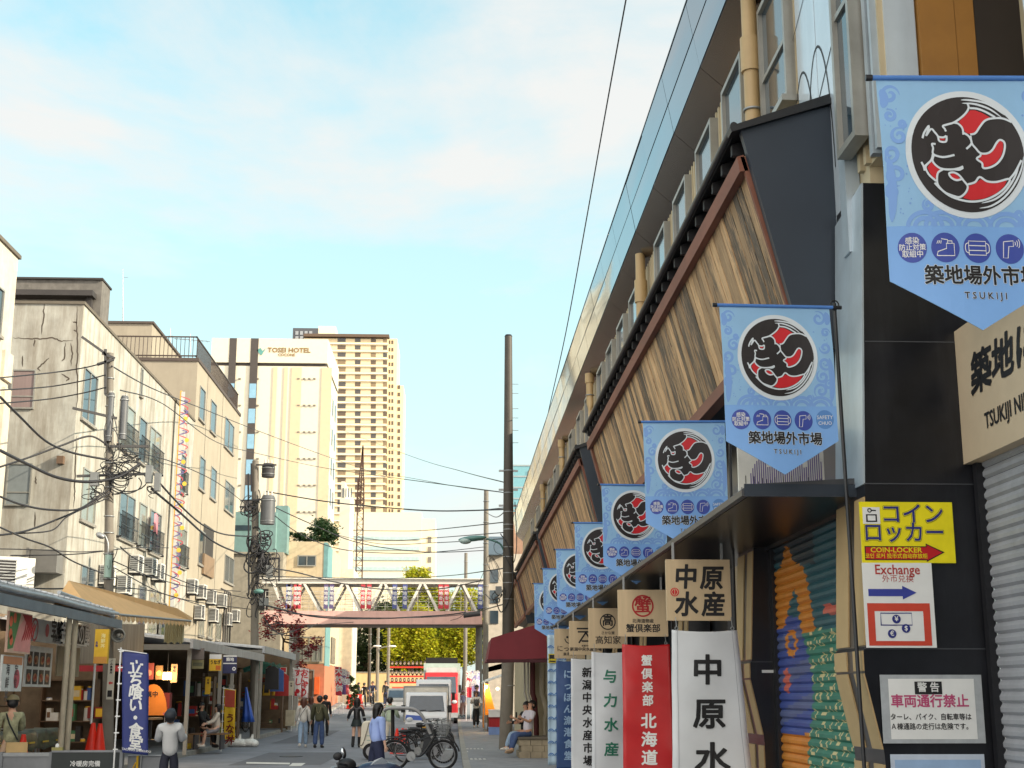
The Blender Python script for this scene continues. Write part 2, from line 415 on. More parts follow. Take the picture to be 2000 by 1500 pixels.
while y < 68:
    y1 = min(y + 2.09, 68.1)
    for z0, z1 in ((9.42, 9.82), (9.84, 10.27)):
        bulge = random.uniform(-.012, .012); xo = random.uniform(-.004, .004)
        # slightly dished sheet, so the reflections wander from panel to panel
        v = []; k = 6
        for j in range(k + 1):
            for i in range(3):
                t = j / k; q = i / 2
                zz = z0 + (z1 - z0) * q; v.append((3.03 - .15 * (zz - 9.42) / .85 - xo - bulge * math.sin(math.pi * t) * math.sin(math.pi * q), y + (y1 - y) * t, zz))
        m.add(v, [(j * 3 + i, (j + 1) * 3 + i, (j + 1) * 3 + i + 1, j * 3 + i + 1)[::-1] for j in range(k) for i in range(2)], True)
    y += 2.1
m.build('roof_fascia', fascia_m, BLD)
m = MB(); m.prism([(3.045, 9.42), (3.08, 9.42), (2.93, 10.26), (2.895, 10.26)], 'y', -6, 68.05); m.box(2.87, -6, 10.275, 3.0, 68.12, 10.3)
m.build('fascia_frame', C('dark joint', 40, 44, 48, rough=.5), BLD)
m = MB(); y = -5
while y < 68:
    y1 = min(y + 2.088, 68); m.prism([(3.04, 9.40), (XU - .03, 9.10), (XU - .03, 9.13), (3.04, 9.43)], 'y', y, y1); y += 2.1
m.build('soffit', soffit_m, BLD)
m = MB(); m.prism([(3.06, 9.44), (XU + .3, 9.15), (XU + .3, 9.45)], 'y', -6, 68); m.build('soffit_backing', ink, BLD)

def window_west(parent, X, y0, y1, z0, z1, mull=1, sill=True):
    f = MB(); t = .06; d = .1
    f.box(X - d, y0, z0, X + .02, y0 + t, z1); f.box(X - d, y1 - t, z0, X + .02, y1, z1)
    f.box(X - d, y0 + t, z0, X + .02, y1 - t, z0 + t); f.box(X - d, y0 + t, z1 - t, X + .02, y1 - t, z1)
    for i in range(mull):
        yy = y0 + (y1 - y0) * (i + 1) / (mull + 1); f.box(X - d + .02, yy - .03, z0 + t, X, yy + .03, z1 - t)
    f.box(X - d + .02, y0 + t, z0 + (z1 - z0) * .42, X, y1 - t, z0 + (z1 - z0) * .42 + .05)
    w_ = f.build('window', alu, parent)
    gl = MB(); gl.box(X - .055, y0 + t, z0 + t, X - .035, y1 - t, z1 - t); gl.build('pane', glass, w_)
    if not sill: return
    s_ = MB(); s_.box(X - .16, y0 - .04, z0 - .07, X + .01, y1 + .04, z0 - .005); s_.build('sill', alu, w_)
for y in (12.62, 14.7, 16.6, 18.6, 20.6, 24.0, 26, 28, 30, 33, 35.4, 38, 41, 44.2, 47, 50.5, 54, 58): window_west(BLD, XU - .046, y, y + 1.15, 7.5, 9.0, 0)
window_west(BLD, XU - .1, 10.32, 10.85, 6.1, 9.05, 0, False)
# flat glossy panels with engraved arcs, posts and the golden box
gloss = C('glossy pale panel', 196, 206, 214, rough=.18, var=.05, metal=.25, dirt=.2, dirtcol=(.2, .2, .2))
m = MB(); m.box(XU - .06, 11.1, 5.0, XU - .03, 11.8, 9.1); m.box(XU - .06, 11.82, 5.0, XU - .03, 12.5, 9.1); m.box(3.4, 10.03, 5.5, 3.65, 10.06, 9.2)
pan = m.build('cladding_panel', gloss, BLD)
m = MB(); pl = west((XU - .062, 11.85, 7.15))
for k in range(2): ribbon(m, pl, [(-.5 + .42 * math.cos(a * math.pi / 24) + k * .55, -.9 + 1.35 * math.sin(a * math.pi / 24)) for a in range(0, 25)], .025, .001)
ribbon(m, pl, [(-.85, -.62), (.75, .35)], .02, .001); ribbon(m, pl, [(-.85, .9), (.75, 1.6)], .015, .001)
m.build('engraved_line', ink, pan)
m = MB(); m.box(XU - .13, 10.88, 5.3, XU - .01, 11.06, 9.1); m.box(XU - .1, 10.2, 5.9, XU - .02, 10.28, 9.1); m.box(XU - .1, 10.08, 5.9, XU - .02, 10.13, 9.1)
m.build('post', pale_metal, BLD)
golden = C('ochre painted box', 150, 104, 44, rough=.55, var=.1, dirt=.2)
for q in ((3.67, 9.99, 6.3, 3.96, 10.6, 9.2), (3.965, 9.995, 6.3, 4.12, 10.6, 9.2), (3.36, 11.55, 4.9, 3.52, 11.62, 6.75)): m = MB(); m.box(*q); m.build('service_box', golden, BLD)
m = MB(); m.box(4.125, 10.0, 5.9, 4.5, 10.04, 9.2); m.build('recess_panel', C('brown black panel', 44, 36, 32, rough=.5), BLD)
m = MB(); m.prism([(4.0, 6.2), (4.45, 6.2), (4.45, 9.2), (3.86, 9.2)], 'y', 8.7, 8.8); m.build('cladding_panel', gloss, BLD)
# downpipes
for k, y in enumerate((13.9, 23.0, 32.2, 41, 50)):
    m = MB(); x = 3.2
    if k < 2: m.cyl((x, y, 6.6), (x, y, 9.23), .085, n=14)
    else: m.tube([(x, y, 9.23), (x, y, 8.5), (x + .02, y - .15, 8.25), (x + .07, y - .35, 8.0), (x + .07, y - .35, 6.0)], .085, 10)
    m.cyl((x, y, 8.35 if k < 2 else 9.0), (x, y, 8.75 if k < 2 else 9.23), .11, n=14)
    p_ = m.build('downpipe', tan_metal, BLD)
    m = MB()
    if k < 2:
        for z in (7.9, 6.95): m.torus((x, y, z), .095, .014, 'z'); m.box(x, y - .01, z - .012, XU, y + .01, z + .012)
    else: m.torus((x, y, 8.7), .095, .014, 'z')
    m.build('pipe_bracket', steel, p_)

# slanted plank hoardings
plank_m = None
def plank_mat():
    m = bpy.data.materials.new('scorched planks'); m.use_nodes = True; nt = m.node_tree; N = nt.nodes; L = nt.links; b = N['Principled BSDF']
    b.inputs['Roughness'].default_value = .62
    tc = N.new('ShaderNodeTexCoord'); ge = N.new('ShaderNodeNewGeometry')
    vm = N.new('ShaderNodeVectorMath'); vm.operation = 'MULTIPLY_ADD'
    cx = N.new('ShaderNodeCombineXYZ'); L.new(ge.outputs['Random Per Island'], cx.inputs[0]); L.new(ge.outputs['Random Per Island'], cx.inputs[2])
    vm.inputs[1].default_value = (37, 0, 53); L.new(cx.outputs[0], vm.inputs[0]); L.new(tc.outputs['Object'], vm.inputs[2])
    mp = N.new('ShaderNodeMapping'); mp.inputs['Scale'].default_value = (1, 6.5, 1.5); L.new(vm.outputs[0], mp.inputs[0])
    n1 = N.new('ShaderNodeTexNoise'); n1.inputs['Scale'].default_value = 1.5; n1.inputs['Detail'].default_value = 9; n1.inputs['Roughness'].default_value = .72; L.new(mp.outputs[0], n1.inputs[0])
    mp2 = N.new('ShaderNodeMapping'); mp2.inputs['Scale'].default_value = (1, 30, 2.4); L.new(vm.outputs[0], mp2.inputs[0])
    n2 = N.new('ShaderNodeTexNoise'); n2.inputs['Scale'].default_value = 2; n2.inputs['Detail'].default_value = 8; L.new(mp2.outputs[0], n2.inputs[0])
    base = N.new('ShaderNodeValToRGB'); e = base.color_ramp.elements
    e[0].color = c3(150, 114, 80) + (1,); e[1].color = c3(216, 178, 130) + (1,); e[0].position = .3; e[1].position = .7
    L.new(n2.outputs[0], base.inputs[0])
    mm = N.new('ShaderNodeMath'); mm.operation = 'MULTIPLY_ADD'; mm.inputs[1].default_value = .62; L.new(n1.outputs[0], mm.inputs[0])
    m3 = N.new('ShaderNodeMath'); m3.operation = 'MULTIPLY'; m3.inputs[1].default_value = .38; L.new(n2.outputs[0], m3.inputs[0]); L.new(m3.outputs[0], mm.inputs[2])
    # some planks are burnt more than others
    ri = N.new('ShaderNodeMapRange'); ri.inputs[3].default_value = -.12; ri.inputs[4].default_value = .09
    L.new(ge.outputs['Random Per Island'], ri.inputs[0])
    ad = N.new('ShaderNodeMath'); ad.operation = 'ADD'; L.new(mm.outputs[0], ad.inputs[0]); L.new(ri.outputs[0], ad.inputs[1])
    rp = N.new('ShaderNodeMapRange'); rp.inputs[1].default_value = .47; rp.inputs[2].default_value = .58; L.new(ad.outputs[0], rp.inputs[0])
    mx = N.new('ShaderNodeMixRGB'); mx.inputs[2].default_value = c3(80, 68, 56) + (1,); L.new(rp.outputs[0], mx.inputs[0]); L.new(base.outputs[0], mx.inputs[1])
    hv = N.new('ShaderNodeHueSaturation'); rv = N.new('ShaderNodeMapRange'); rv.inputs[3].default_value = .62; rv.inputs[4].default_value = 1.25; fr = N.new('ShaderNodeMath'); fr.operation = 'FRACT'; ml = N.new('ShaderNodeMath'); ml.operation = 'MULTIPLY'; ml.inputs[1].default_value = 13.7
    L.new(ge.outputs['Random Per Island'], ml.inputs[0]); L.new(ml.outputs[0], fr.inputs[0]); L.new(fr.outputs[0], rv.inputs[0]); L.new(rv.outputs[0], hv.inputs['Value']); L.new(mx.outputs[0], hv.inputs['Color'])
    L.new(hv.outputs[0], b.inputs['Base Color'])
    bp = N.new('ShaderNodeBump'); bp.inputs['Strength'].default_value = .35; bp.inputs['Distance'].default_value = .01; L.new(n2.outputs[0], bp.inputs['Height']); L.new(bp.outputs[0], b.inputs['Normal'])
    return m
plank_m = plank_mat()
T0, B0 = (2.56, 6.42), (2.95, 4.98)       # top and bottom of the plank face in section (x, z)
def hoarding(y0, y1):
    m = MB(); y = y0 + .03
    while y < y1 - .2:
        wd = random.uniform(.14, .2)
        d = random.uniform(0, .012)
        m.add([(T0[0] + d, y, T0[1]), (T0[0] + d, y + wd, T0[1]), (B0[0] + d, y + wd, B0[1]), (B0[0] + d, y, B0[1]),
               (T0[0] + .05, y, T0[1]), (T0[0] + .05, y + wd, T0[1]), (B0[0] + .05, y + wd, B0[1]), (B0[0] + .05, y, B0[1])],
              [(0, 1, 2, 3), (0, 4, 5, 1), (1, 5, 6, 2), (2, 6, 7, 3), (3, 7, 4, 0)])
        y += wd + .013
    h = m.build('plank_hoarding', plank_m, BLD)
    m = MB(); m.prism([(T0[0] + .055, T0[1] + .1), (XU, 6.6), (XU, B0[1] - .1), (B0[0] + .055, B0[1])], 'y', y0 + .04, y1 - .05); m.build('backing', ink, h)
    m = MB(); m.prism([(2.47, 6.60), (2.47, 6.66), (XU - .04, 6.98), (XU - .04, 6.9)], 'y', y0 - .12, y1 + .1)
    m.cyl((2.455, y0 - .13, 6.645), (2.455, y1 + .1, 6.645), .035, n=8)
    m.build('eave', tile_m, h)
    y = y0 + .2
    while y < y1: m = MB(); m.prism([(2.5, 6.5), (2.5, 6.6), (2.8, 6.71), (2.8, 6.45)], 'y', y, y + .07); m.build('rafter_end', ink, h); y += .48
    m = MB(); m.prism([(2.52, 6.26), (2.50, 6.40), (2.56, 6.42), (2.6, 6.27)], 'y', y0, y1)
    m.prism([(2.87, 4.86), (2.87, 5.0), (2.95, 5.02), (3.0, 4.86)], 'y', y0, y1)
    m.prism([(2.53, 6.4), (2.60, 6.4), (2.98, 4.98), (2.9, 4.98)], 'y', y1 - .16, y1 + .02)
    m.prism([(2.53, 6.4), (2.60, 6.4), (2.98, 4.98), (2.9, 4.98)], 'y', y0 - .0, y0 + .05)
    m.build('beam', rust_beam, h)
    m = MB(); m.prism([(2.52, 6.62), (XU - .06, 6.86), (XU - .06, 4.6), (3.0, 4.6)], 'y', y0 - .1, y0 - .02)
    m.build('end_fin', slate_m, h)
    m = MB(); m.beam((2.42, y0 - .07, 6.6), (XU - .04, y0 - .07, 6.9), .16, .05); m.build('fin_cap', tile_m, h)
for a, b in ((11.55, 25.9), (27.75, 41.4), (42.9, 56), (57.3, 67)): hoarding(a, b)

# pillars: black stone toward the viewer, pale metal strips toward the street, kicked foot
PY = [6.48, 10.6, 14.72, 18.84, 22.96, 27.08, 31.0]
def pillar(y):
    xb = 4.12 if y < 12 else 3.46; pr = [(3.33, 5.8), (3.2, 3.2), (3.14, 2.05), (3.12, 2.02), (3.12, 1.86), (3.235, 1.28), (3.24, 1.2), (3.24, 0.1), (xb, .1), (xb, 5.8)]
    m = MB(); m.prism(pr, 'y', y, y + .8)
    p_ = m.build('pillar', blackpanel, BLD)
    m = MB()
    for a, b in ((.0, .26), (.44, .79)):
        m.add([], [])
        def strip(x0, z0, x1, z1): m.add([(x0 - .012, y + a, z0), (x0 - .012, y + b, z0), (x1 - .012, y + b, z1), (x1 - .012, y + a, z1), (x0, y + a, z0), (x0, y + b, z0), (x1, y + b, z1), (x1, y + a, z1)], [(3, 2, 1, 0), (0, 1, 5, 4), (1, 2, 6, 5), (2, 3, 7, 6), (3, 0, 4, 7)])
        strip(3.14, 2.06, 3.2, 3.2); strip(3.12, 1.87, 3.12, 2.02); strip(3.12, 1.85, 3.235, 1.29); strip(3.24, .15, 3.24, 1.18)
    m.build('metal_strip', tan_metal, p_)
    m = MB(); m.add([(3.19, y, 3.3), (3.19, y + .8, 3.3), (3.31, y + .8, 5.7), (3.315, y, 5.8), (3.205, y, 3.3), (3.205, y + .8, 3.3), (3.325, y + .8, 5.7), (3.33, y, 5.8)], [(3, 2, 1, 0), (0, 3, 7, 4), (1, 5, 6, 2), (2, 6, 7, 3), (0, 4, 5, 1)])
    m.build('cladding_strip', pale_metal, p_)
    m = MB()
    for z in (3.3, 2.03, 4.45): m.box(3.12 + .06 * (z - 2) * (z > 2.1), y - .004, z, xb - .01, y - .001, z + .008)
    m.build('panel_joint', C('dull joint', 70, 72, 76), p_)
for y in PY: pillar(y)
# ground floor wall and shutters
m = MB()
m.box(3.46, 11.4, 3.3, 3.6, 68, 4.9); m.box(3.5, 17.8, .1, 3.6, 68, 3.3); m.box(4.13, -6, 3.3, 4.4, 11.3, 4.9)
m.build('shop_wall', blackpanel, BLD)
def shutter(X, y0, y1, z0, z1, pitch, mat, fn=None, mats=None):
    m = MB(); z = z0
    ny = max(1, int((y1 - y0) / .035)) if fn else 1
    while z < z1:
        pr = [(X + .012, z), (X - .012, z + pitch * .25), (X - .014, z + pitch * .6), (X + .004, z + pitch * .93), (X + .012, z + pitch)]
        for (xa, za), (xb, zb) in zip(pr[:-1], pr[1:]):
            for i in range(ny):
                ya = y0 + (y1 - y0) * i / ny; yb = y0 + (y1 - y0) * (i + 1) / ny
                if fn: m.mat(fn((ya + yb) / 2, (za + zb) / 2))
                m.quad((xa, yb, za), (xa, ya, za), (xb, ya, zb), (xb, yb, zb))
        z += pitch
    return m.build('shutter', mats or mat, BLD)
sh_m = C('grey roller shutter', 168, 168, 172, rough=.5, var=.12, metal=.2, dirt=.4)
shutter(4.12, 7.3, 10.5, .1, 3.5, .085, sh_m)
m = MB(); m.box(4.06, 10.5, .1, 4.125, 10.58, 3.5); m.build('shutter_guide', black_metal, BLD)
mural = [C('mural slate', 40, 54, 60, rough=.5), C('mural orange', 196, 120, 34, rough=.5), C('mural blue', 58, 74, 140, rough=.5), C('mural green', 48, 116, 96, rough=.5),
         C('mural cream', 204, 184, 132, rough=.5), C('mural teal', 44, 88, 96, rough=.5), C('mural violet', 84, 92, 132, rough=.5), C('mural pink', 196, 96, 80, rough=.5)]
def inside(p, q):
    c_ = False; n = len(q)
    for i in range(n):
        (x1, y1), (x2, y2) = q[i], q[(i + 1) % n]
        if (y1 > p[1]) != (y2 > p[1]) and p[0] < (x2 - x1) * (p[1] - y1) / (y2 - y1) + x1: c_ = not c_
    return c_
TW = [(1545, 1100), (1552, 1065), (1560, 1066), (1568, 1098), (1585, 1102), (1594, 1130), (1602, 1200), (1606, 1234), (1578, 1236), (1572, 1165), (1568, 1150), (1560, 1170), (1552, 1200), (1542, 1230), (1524, 1232), (1524, 1128)]
def paint(y, z):
    px = VPX + 2768 * 3.4 / y; py = VPY - 2768 * (z - CAMZ) / y
    if inside((px, py), TW): return 1
    e = ((px - 1557) / 12) ** 2 + ((py - 1257) / 27) ** 2
    if .3 < e < 1: return 1
    if py < 1205 and px < 1610: return 0 if py < 1100 else 5
    if py < 1200: return 7 if (px > 1625 and py > 1180) else 5
    ed = 1583 + 10 * math.sin(py * .02) + (py - 1230) * .03
    if px < ed:
        if py > 1432: return 1
        if (py - 1330) ** 2 / 600 + (px - 1545) ** 2 / 40 < 1: return 7
        return 6 if math.sin(py * .09 + px * .05) > .35 else 2
    if py < 1228: return 5
    u = (px - ed) / 62.; v = py / 33.
    s_ = math.sin(u * 19 + math.floor(v) * 2.1) * .5 + math.sin(v * 6.28 + math.floor(u * 3) * 1.7) * .5
    return 4 if (.28 < s_ < .62) else 3
shutter(3.4, 11.45, 14.66, .1, 3.25, .085, mural[0], paint, mural)
m = MB(); m.box(3.36, 14.6, .1, 3.46, 14.72, 3.25); m.box(3.33, 11.4, 3.2, 3.46, 14.72, 3.34); m.build('shutter_guide', black_metal, BLD)
m = MB(); m.box(3.24, 14.705, 1.92, 3.37, 14.716, 1.95); m.build('nameplate', white_paint, BLD)
# canopy over the pavement
canopy_m = C('canopy edge', 74, 74, 76, rough=.45, metal=.3, dirt=.3)
m = MB(); m.prism([(2.28, 3.235), (2.28, 3.285), (2.34, 3.33), (3.46, 3.40), (3.46, 3.36), (2.36, 3.27), (2.33, 3.235)], 'y', 10.84, 32.3)
cn = m.build('canopy', canopy_m, BLD)
m = MB(); m.box(2.34, 10.86, 3.235, 3.44, 32.2, 3.25); m.build('canopy_soffit', C('dark glossy soffit', 18, 19, 21, rough=.3, var=.3, spec=.3), cn)
m = MB(); m.box(2.3, 10.82, 3.23, 3.44, 10.84, 3.33); m.build('end_trim', slate_m, cn)
m = MB(); m.box(3.35, 32.4, .1, 4, 68, 5.0); m.build('rear_wall', C('weathered cream wall', 176, 164, 138, rough=.85, dirt=.45, var=.2), BLD)

# skyline picture board standing on the canopy
bd = thing('picture_board', 'white board with purple striped skyline standing on the dark canopy', 'sign', (2.8, 11.6, 3.4))
pl = front((2.42, 11.6, 3.39)); m = MB(); slab(m, pl, 0, 0, .74, .56, .04); m.build('board', C('pale board', 214, 208, 196, rough=.6), bd)
m = MB()
for i in range(34):
    u = .1 + i * .0185; h = .15 + .3 * abs(math.sin(i * .37)) * (1 if i > 5 else .4); rect(m, pl, u, .0, u + .009, min(.55, h), .002)
m.build('stripes', C('violet print', 104, 84, 136), bd)
m = MB()
for i in range(20):
    u = .02 + i * .036; rect(m, pl, u, 0, u + .006, .03 + .1 * abs(math.sin(i * 1.7)), .003)
m.build('skyline', ink, bd)

# name board over the grey shutter
nb = thing('name_board', 'long beige shop board with black brush lettering above the grey roller shutter', 'sign', (3.8, 9, 3.4))
pl = west((4.0, 10.6, 3.46)); m = MB(); slab(m, pl, 0, 0, 4.4, 1.08, .12); m.build('board', C('beige board', 198, 176, 146, rough=.5, var=.06), nb)
m = MB(); text(m, pl, '築地にっぽん漁港市場', .27, .62, .34, bold=.035, align='LEFT', sx=1.25, shear=.12)
text(m, pl, 'TSUKIJI NIPPON GYOKO ICHIBA', .5, .24, .17, bold=.02, align='LEFT', sx=.95)
m.build('lettering', ink, nb)
m = MB(); m.prism([(3.72, 4.62), (3.72, 4.66), (4.3, 4.76), (4.3, 4.62)], 'y', 7, 10.0); m.build('hood', slate_m, nb)

# notices on the black pillar
yy = 10.572
def rc(px0, py0, px1, py1, Y): a = P(px0, py1, Y); b = P(px1, py0, Y); return a.x, a.z, b.x - a.x, b.z - a.z
x, z, W_, H_ = rc(1685, 981, 1859, 1099, yy)
s1 = thing('locker_sign', 'yellow coin locker sign with red arrow on the black pillar', 'sign', (x + W_ / 2, yy, z))
pl = front((x, yy, z)); m = MB(); slab(m, pl, 0, 0, W_, H_, .018); m.build('board', C('sign yellow', 236, 220, 20, rough=.4), s1)
m = MB(); rect(m, pl, .02, .30, .155, .43, .002); m.build('icon_plate', white_paint, s1)
m = MB(); rect(m, pl, .045, .315, .13, .375, .004); ring(m, pl, .075, .405, .014, .008, .004, n=14); rect(m, pl, .085, .4, .125, .409, .004); m.build('locker_icon', ink, s1)
m = MB(); rect(m, pl, .057, .325, .118, .365, .006); m.build('icon_window', white_paint, s1)
for nm, bold, h, mt in (('letter_rim', .055, .002, ink), ('letter_halo', .04, .003, C('sign yellow', 0, 0, 0)), ('lettering', .014, .0045, navy_ink)):
    m = MB(); text(m, pl, 'コイン', .41, .37, .17, h, bold, sx=.98); text(m, pl, 'ロッカー', .335, .225, .17, h, bold, sx=.95); m.build(nm, mt, s1)
m = MB(); poly(m, pl, [(.02, .02), (.5, .02), (.5, -.0 + .008), (.645, .082), (.5, .15), (.5, .128), (.02, .128)], .002); m.build('arrow_rim', ink, s1)
m = MB(); poly(m, pl, [(.028, .027), (.506, .027), (.506, .02), (.625, .08), (.506, .14), (.506, .12), (.028, .12)], .0035); m.build('arrow', C('arrow red', 190, 24, 30, rough=.4), s1)
m = MB(); text(m, pl, 'COIN-LOCKER', .265, .097, .055, .005, .02, sx=1.1); text(m, pl, '코인 로커 投币式自动存放柜', .265, .05, .04, .005, .015); m.build('arrow_lettering', C('sign yellow', 0, 0, 0), s1)

x, z, W_, H_ = rc(1693, 1099.6, 1819, 1265, yy)
s2 = thing('exchange_sign', 'white money exchange sign with blue arrow on the black pillar', 'sign', (x + W_ / 2, yy, z))
pl = front((x, yy, z)); m = MB(); slab(m, pl, 0, 0, W_, H_, .015); m.build('board', white_paint, s2)
m = MB(); text(m, pl, 'Exchange', W_ / 2, H_ - .055, .105, .002, .012, sx=.9); m.build('lettering', C('brick red ink', 176, 50, 44), s2)
m = MB(); text(m, pl, '外币兑换', W_ / 2, H_ - .125, .062, .002, .004); m.build('small_lettering', C('brick red ink', 0, 0, 0), s2)
m = MB(); poly(m, pl, [(.035, H_ - .255), (.3, H_ - .255), (.3, H_ - .28), (.41, H_ - .228), (.3, H_ - .175), (.3, H_ - .2), (.035, H_ - .2)]); m.build('arrow', C('arrow blue', 52, 62, 150), s2)
m = MB()
for q in ((.02, .015, W_ - .035, .05), (.02, .275, W_ - .035, .335), (.02, .05, .075, .275), (W_ - .09, .05, W_ - .035, .275)): rect(m, pl, *q, .002)
m.build('frame', C('vermilion', 200, 66, 44), s2)
m = MB(); ribbon(m, pl, [(.12, .17), (.36, .17), (.36, .26), (.12, .26), (.12, .165)], .008, .003)
for u, v in ((.24, .215), (.31, .145), (.2, .105)): disc(m, pl, u, v, .033, .004, 24)
m.build('money_icon', navy_ink, s2)
m = MB(); text(m, pl, '¥', .24, .215, .05, .006, .02); text(m, pl, '$', .31, .145, .05, .006, .02); text(m, pl, '€', .2, .105, .05, .006, .02); m.build('currency_marks', white_paint, s2)

x, z, W_, H_ = rc(1726, 1318, 1916, 1452, yy)
s3 = thing('warning_notice', 'laminated white warning notice with pink lettering taped low on the black pillar', 'notice', (x + W_ / 2, yy, z))
pl = front((x, yy, z)); m = MB(); slab(m, pl, .0, .0, W_, H_, .008); m.build('sleeve', C('cloudy plastic', 170, 174, 176, rough=.25, var=.15, scale=9), s3)
m = MB(); rect(m, pl, .06, .03, W_ - .06, H_ - .03, .002); m.build('paper', white_paint, s3)
m = MB(); rect(m, pl, .26, H_ - .145, .47, H_ - .05, .003); m.build('heading_box', ink, s3)
m = MB(); text(m, pl, '警 告', .365, H_ - .097, .075, .005, .02); m.build('heading', white_paint, s3)
m = MB(); text(m, pl, '車両通行禁止', .37, H_ - .2, .1, .004, .025); m.build('lettering', C('faded magenta', 186, 74, 116), s3)
m = MB(); text(m, pl, 'ターレ、バイク、自転車等は', .37, .19, .052, .004, .015, sx=.92); text(m, pl, 'Ａ棟通路の走行は危険です。', .37, .12, .052, .004, .015, sx=.92); m.build('small_lettering', ink, s3)
x, z, W_, H_ = rc(1744, 1473, 1922, 1560, yy)
s4 = thing('paper_notice', 'pale blue paper notice at the bottom of the black pillar', 'notice', (x + W_ / 2, yy, z))
pl = front((x, yy, z)); m = MB(); slab(m, pl, 0, 0, W_, H_, .008); m.build('paper', C('pale blue paper', 190, 200, 214), s4)
m = MB(); rect(m, pl, .03, .03, W_ - .03, H_ - .04, .002); m.build('print_field', C('pale print', 150, 178, 210), s4)
# ------------------------------------------------------------------ blue pennant flags
flag_m = C('pennant blue', 146, 190, 226, rough=.55, var=.05, trans=.12)
flag_band = C('pennant band blue', 120, 166, 222, rough=.55, var=.05)
swirl_m = C('pennant swirl blue', 118, 158, 216, rough=.55, var=.04)
pale_ring = C('pennant pale ring', 206, 214, 220, rough=.6, var=.03)
emb_black = C('emblem black', 36, 31, 33, rough=.55, var=.1)
emb_red = C('emblem red', 196, 30, 40, rough=.5, var=.06)
icon_blue = C('icon blue', 56, 74, 158, rough=.5, var=.04)
PU = .00099
def bu(px): return (px - 545) * PU
def bv(py): return (100 - py) * PU
EK = .9 / 235 * 190 / 1583                    # emblem tracing scale
EX, EY = bu(545), bv(495)
def em(p): return (EX + (p[0] - 765) * EK, EY - (p[1] - 745) * EK)
def make_pennant():
    root = thing('pennant_flag', 'x', 'flag')
    pl = front((0, 0, 0)); W2 = .447; HB = bv(1130); TIP = bv(1378)
    m = MB(); a = [(-W2, 0), (-W2 + .015, HB), (.01, TIP), (W2 + .01, HB + .01), (W2, 0)]
    m.add([pl.p(u, v, 0) for u, v in a] + [pl.p(u, v, -.004) for u, v in a], [(0, 1, 2, 3, 4), (9, 8, 7, 6, 5)] + [(i, 5 + i, 5 + (i + 1) % 5, (i + 1) % 5) for i in range(5)])
    cloth = m.build('cloth', flag_m, root)
    m = MB(); poly(m, pl, [(-W2 + .011, bv(862)), (-W2 + .015, HB), (.01, TIP), (W2 + .01, HB + .01), (W2 + .007, bv(862))], .0015)
    m.build('lower_band', flag_band, cloth)
    m = MB(); rn = random.Random(3); hh = [.0006]
    def spiral(u, v, r, turns=1.35, a0=0, sg=1, wd=.02):
        pts = []
        for i in range(30):
            t = i / 29; rr = r * (1 - .8 * t); a_ = a0 + sg * t * turns * 2 * math.pi
            q = (u + rr * math.cos(a_), v + rr * math.sin(a_))
            pts.append((max(-W2 + .02, min(W2 - .01, q[0])), q[1]))
        hh[0] += .00004; ribbon(m, pl, pts, wd, hh[0], True)
    for x_, y_, r_, a_, s_ in ((160, 190, 52, 0, 1), (150, 300, 34, 2, -1), (190, 410, 46, 1, 1), (215, 345, 22, 0, -1), (140, 500, 50, 3, 1), (165, 610, 56, 5, -1), (140, 690, 40, 1, 1), (320, 760, 30, 2, 1),
                             (900, 190, 58, 2, -1), (950, 300, 34, 0, 1), (935, 420, 46, 3, 1), (930, 540, 54, 0, -1), (905, 640, 50, 2, 1), (890, 745, 58, 4, -1), (955, 700, 36, 1, 1), (800, 800, 30, 1, -1)):
        spiral(bu(x_), bv(y_), r_ * PU, 1.35, a_, s_, .021)
    for x_ in (390, 560, 730, 880, 300): 
        for rr in (88, 52):
            hh[0] += .00003; ribbon(m, pl, [(bu(x_) + rr * PU * math.cos(t * math.pi / 18), bv(866) + rr * PU * .8 * math.sin(t * math.pi / 18)) for t in range(19)], .022, hh[0])
    for x_, y0, y1 in ((128, 520, 840), (115, 160, 260), (965, 500, 830), (960, 140, 240)):
        ribbon(m, pl, smooth([(bu(x_), bv(y0)), (bu(x_ + 14), bv((y0 + y1) / 2)), (bu(x_ + 4), bv(y1))]), .045, .0011, True)
    for i in range(46):
        x_ = rn.choice((rn.uniform(115, 240), rn.uniform(850, 975))); y_ = rn.uniform(150, 820); disc(m, pl, bu(x_), bv(y_), rn.uniform(.003, .006), .0013, 10)
    m.build('wave_print', swirl_m, cloth)
    m = MB(); disc(m, pl, EX, EY, 706 * EK, .002, 64); m.build('emblem_ring', pale_ring, cloth)
    m = MB(); disc(m, pl, EX, EY, 640 * EK, .0035, 64); m.build('emblem_disc', emb_black, cloth)
    reds = [[(700, 390), (790, 310), (845, 255), (900, 255), (980, 285), (1070, 340), (1010, 375), (950, 440), (890, 510), (830, 525), (780, 515), (755, 490), (740, 440)],
            [(925, 745), (1000, 740), (1060, 705), (1110, 640), (1140, 605), (1165, 598), (1185, 625), (1180, 690), (1150, 770), (1090, 840), (1000, 885), (940, 890), (930, 840), (900, 800), (925, 770)],
            [(340, 850), (370, 885), (440, 935), (400, 965), (375, 1040), (330, 1000), (290, 920)], [(545, 985), (580, 970), (630, 990), (665, 1030), (600, 1035), (560, 1015)],
            [(900, 1025), (970, 1050), (1080, 1050), (1200, 1030), (1160, 1100), (1060, 1180), (920, 1235), (780, 1255), (680, 1235), (740, 1170), (750, 1105), (830, 1075)],
            [(460, 585), (520, 575), (520, 605), (470, 610)]]
    m = MB()
    for q in reds: poly(m, pl, [em(p) for p in q][::-1], .005)
    m.build('emblem_red', emb_red, cloth)
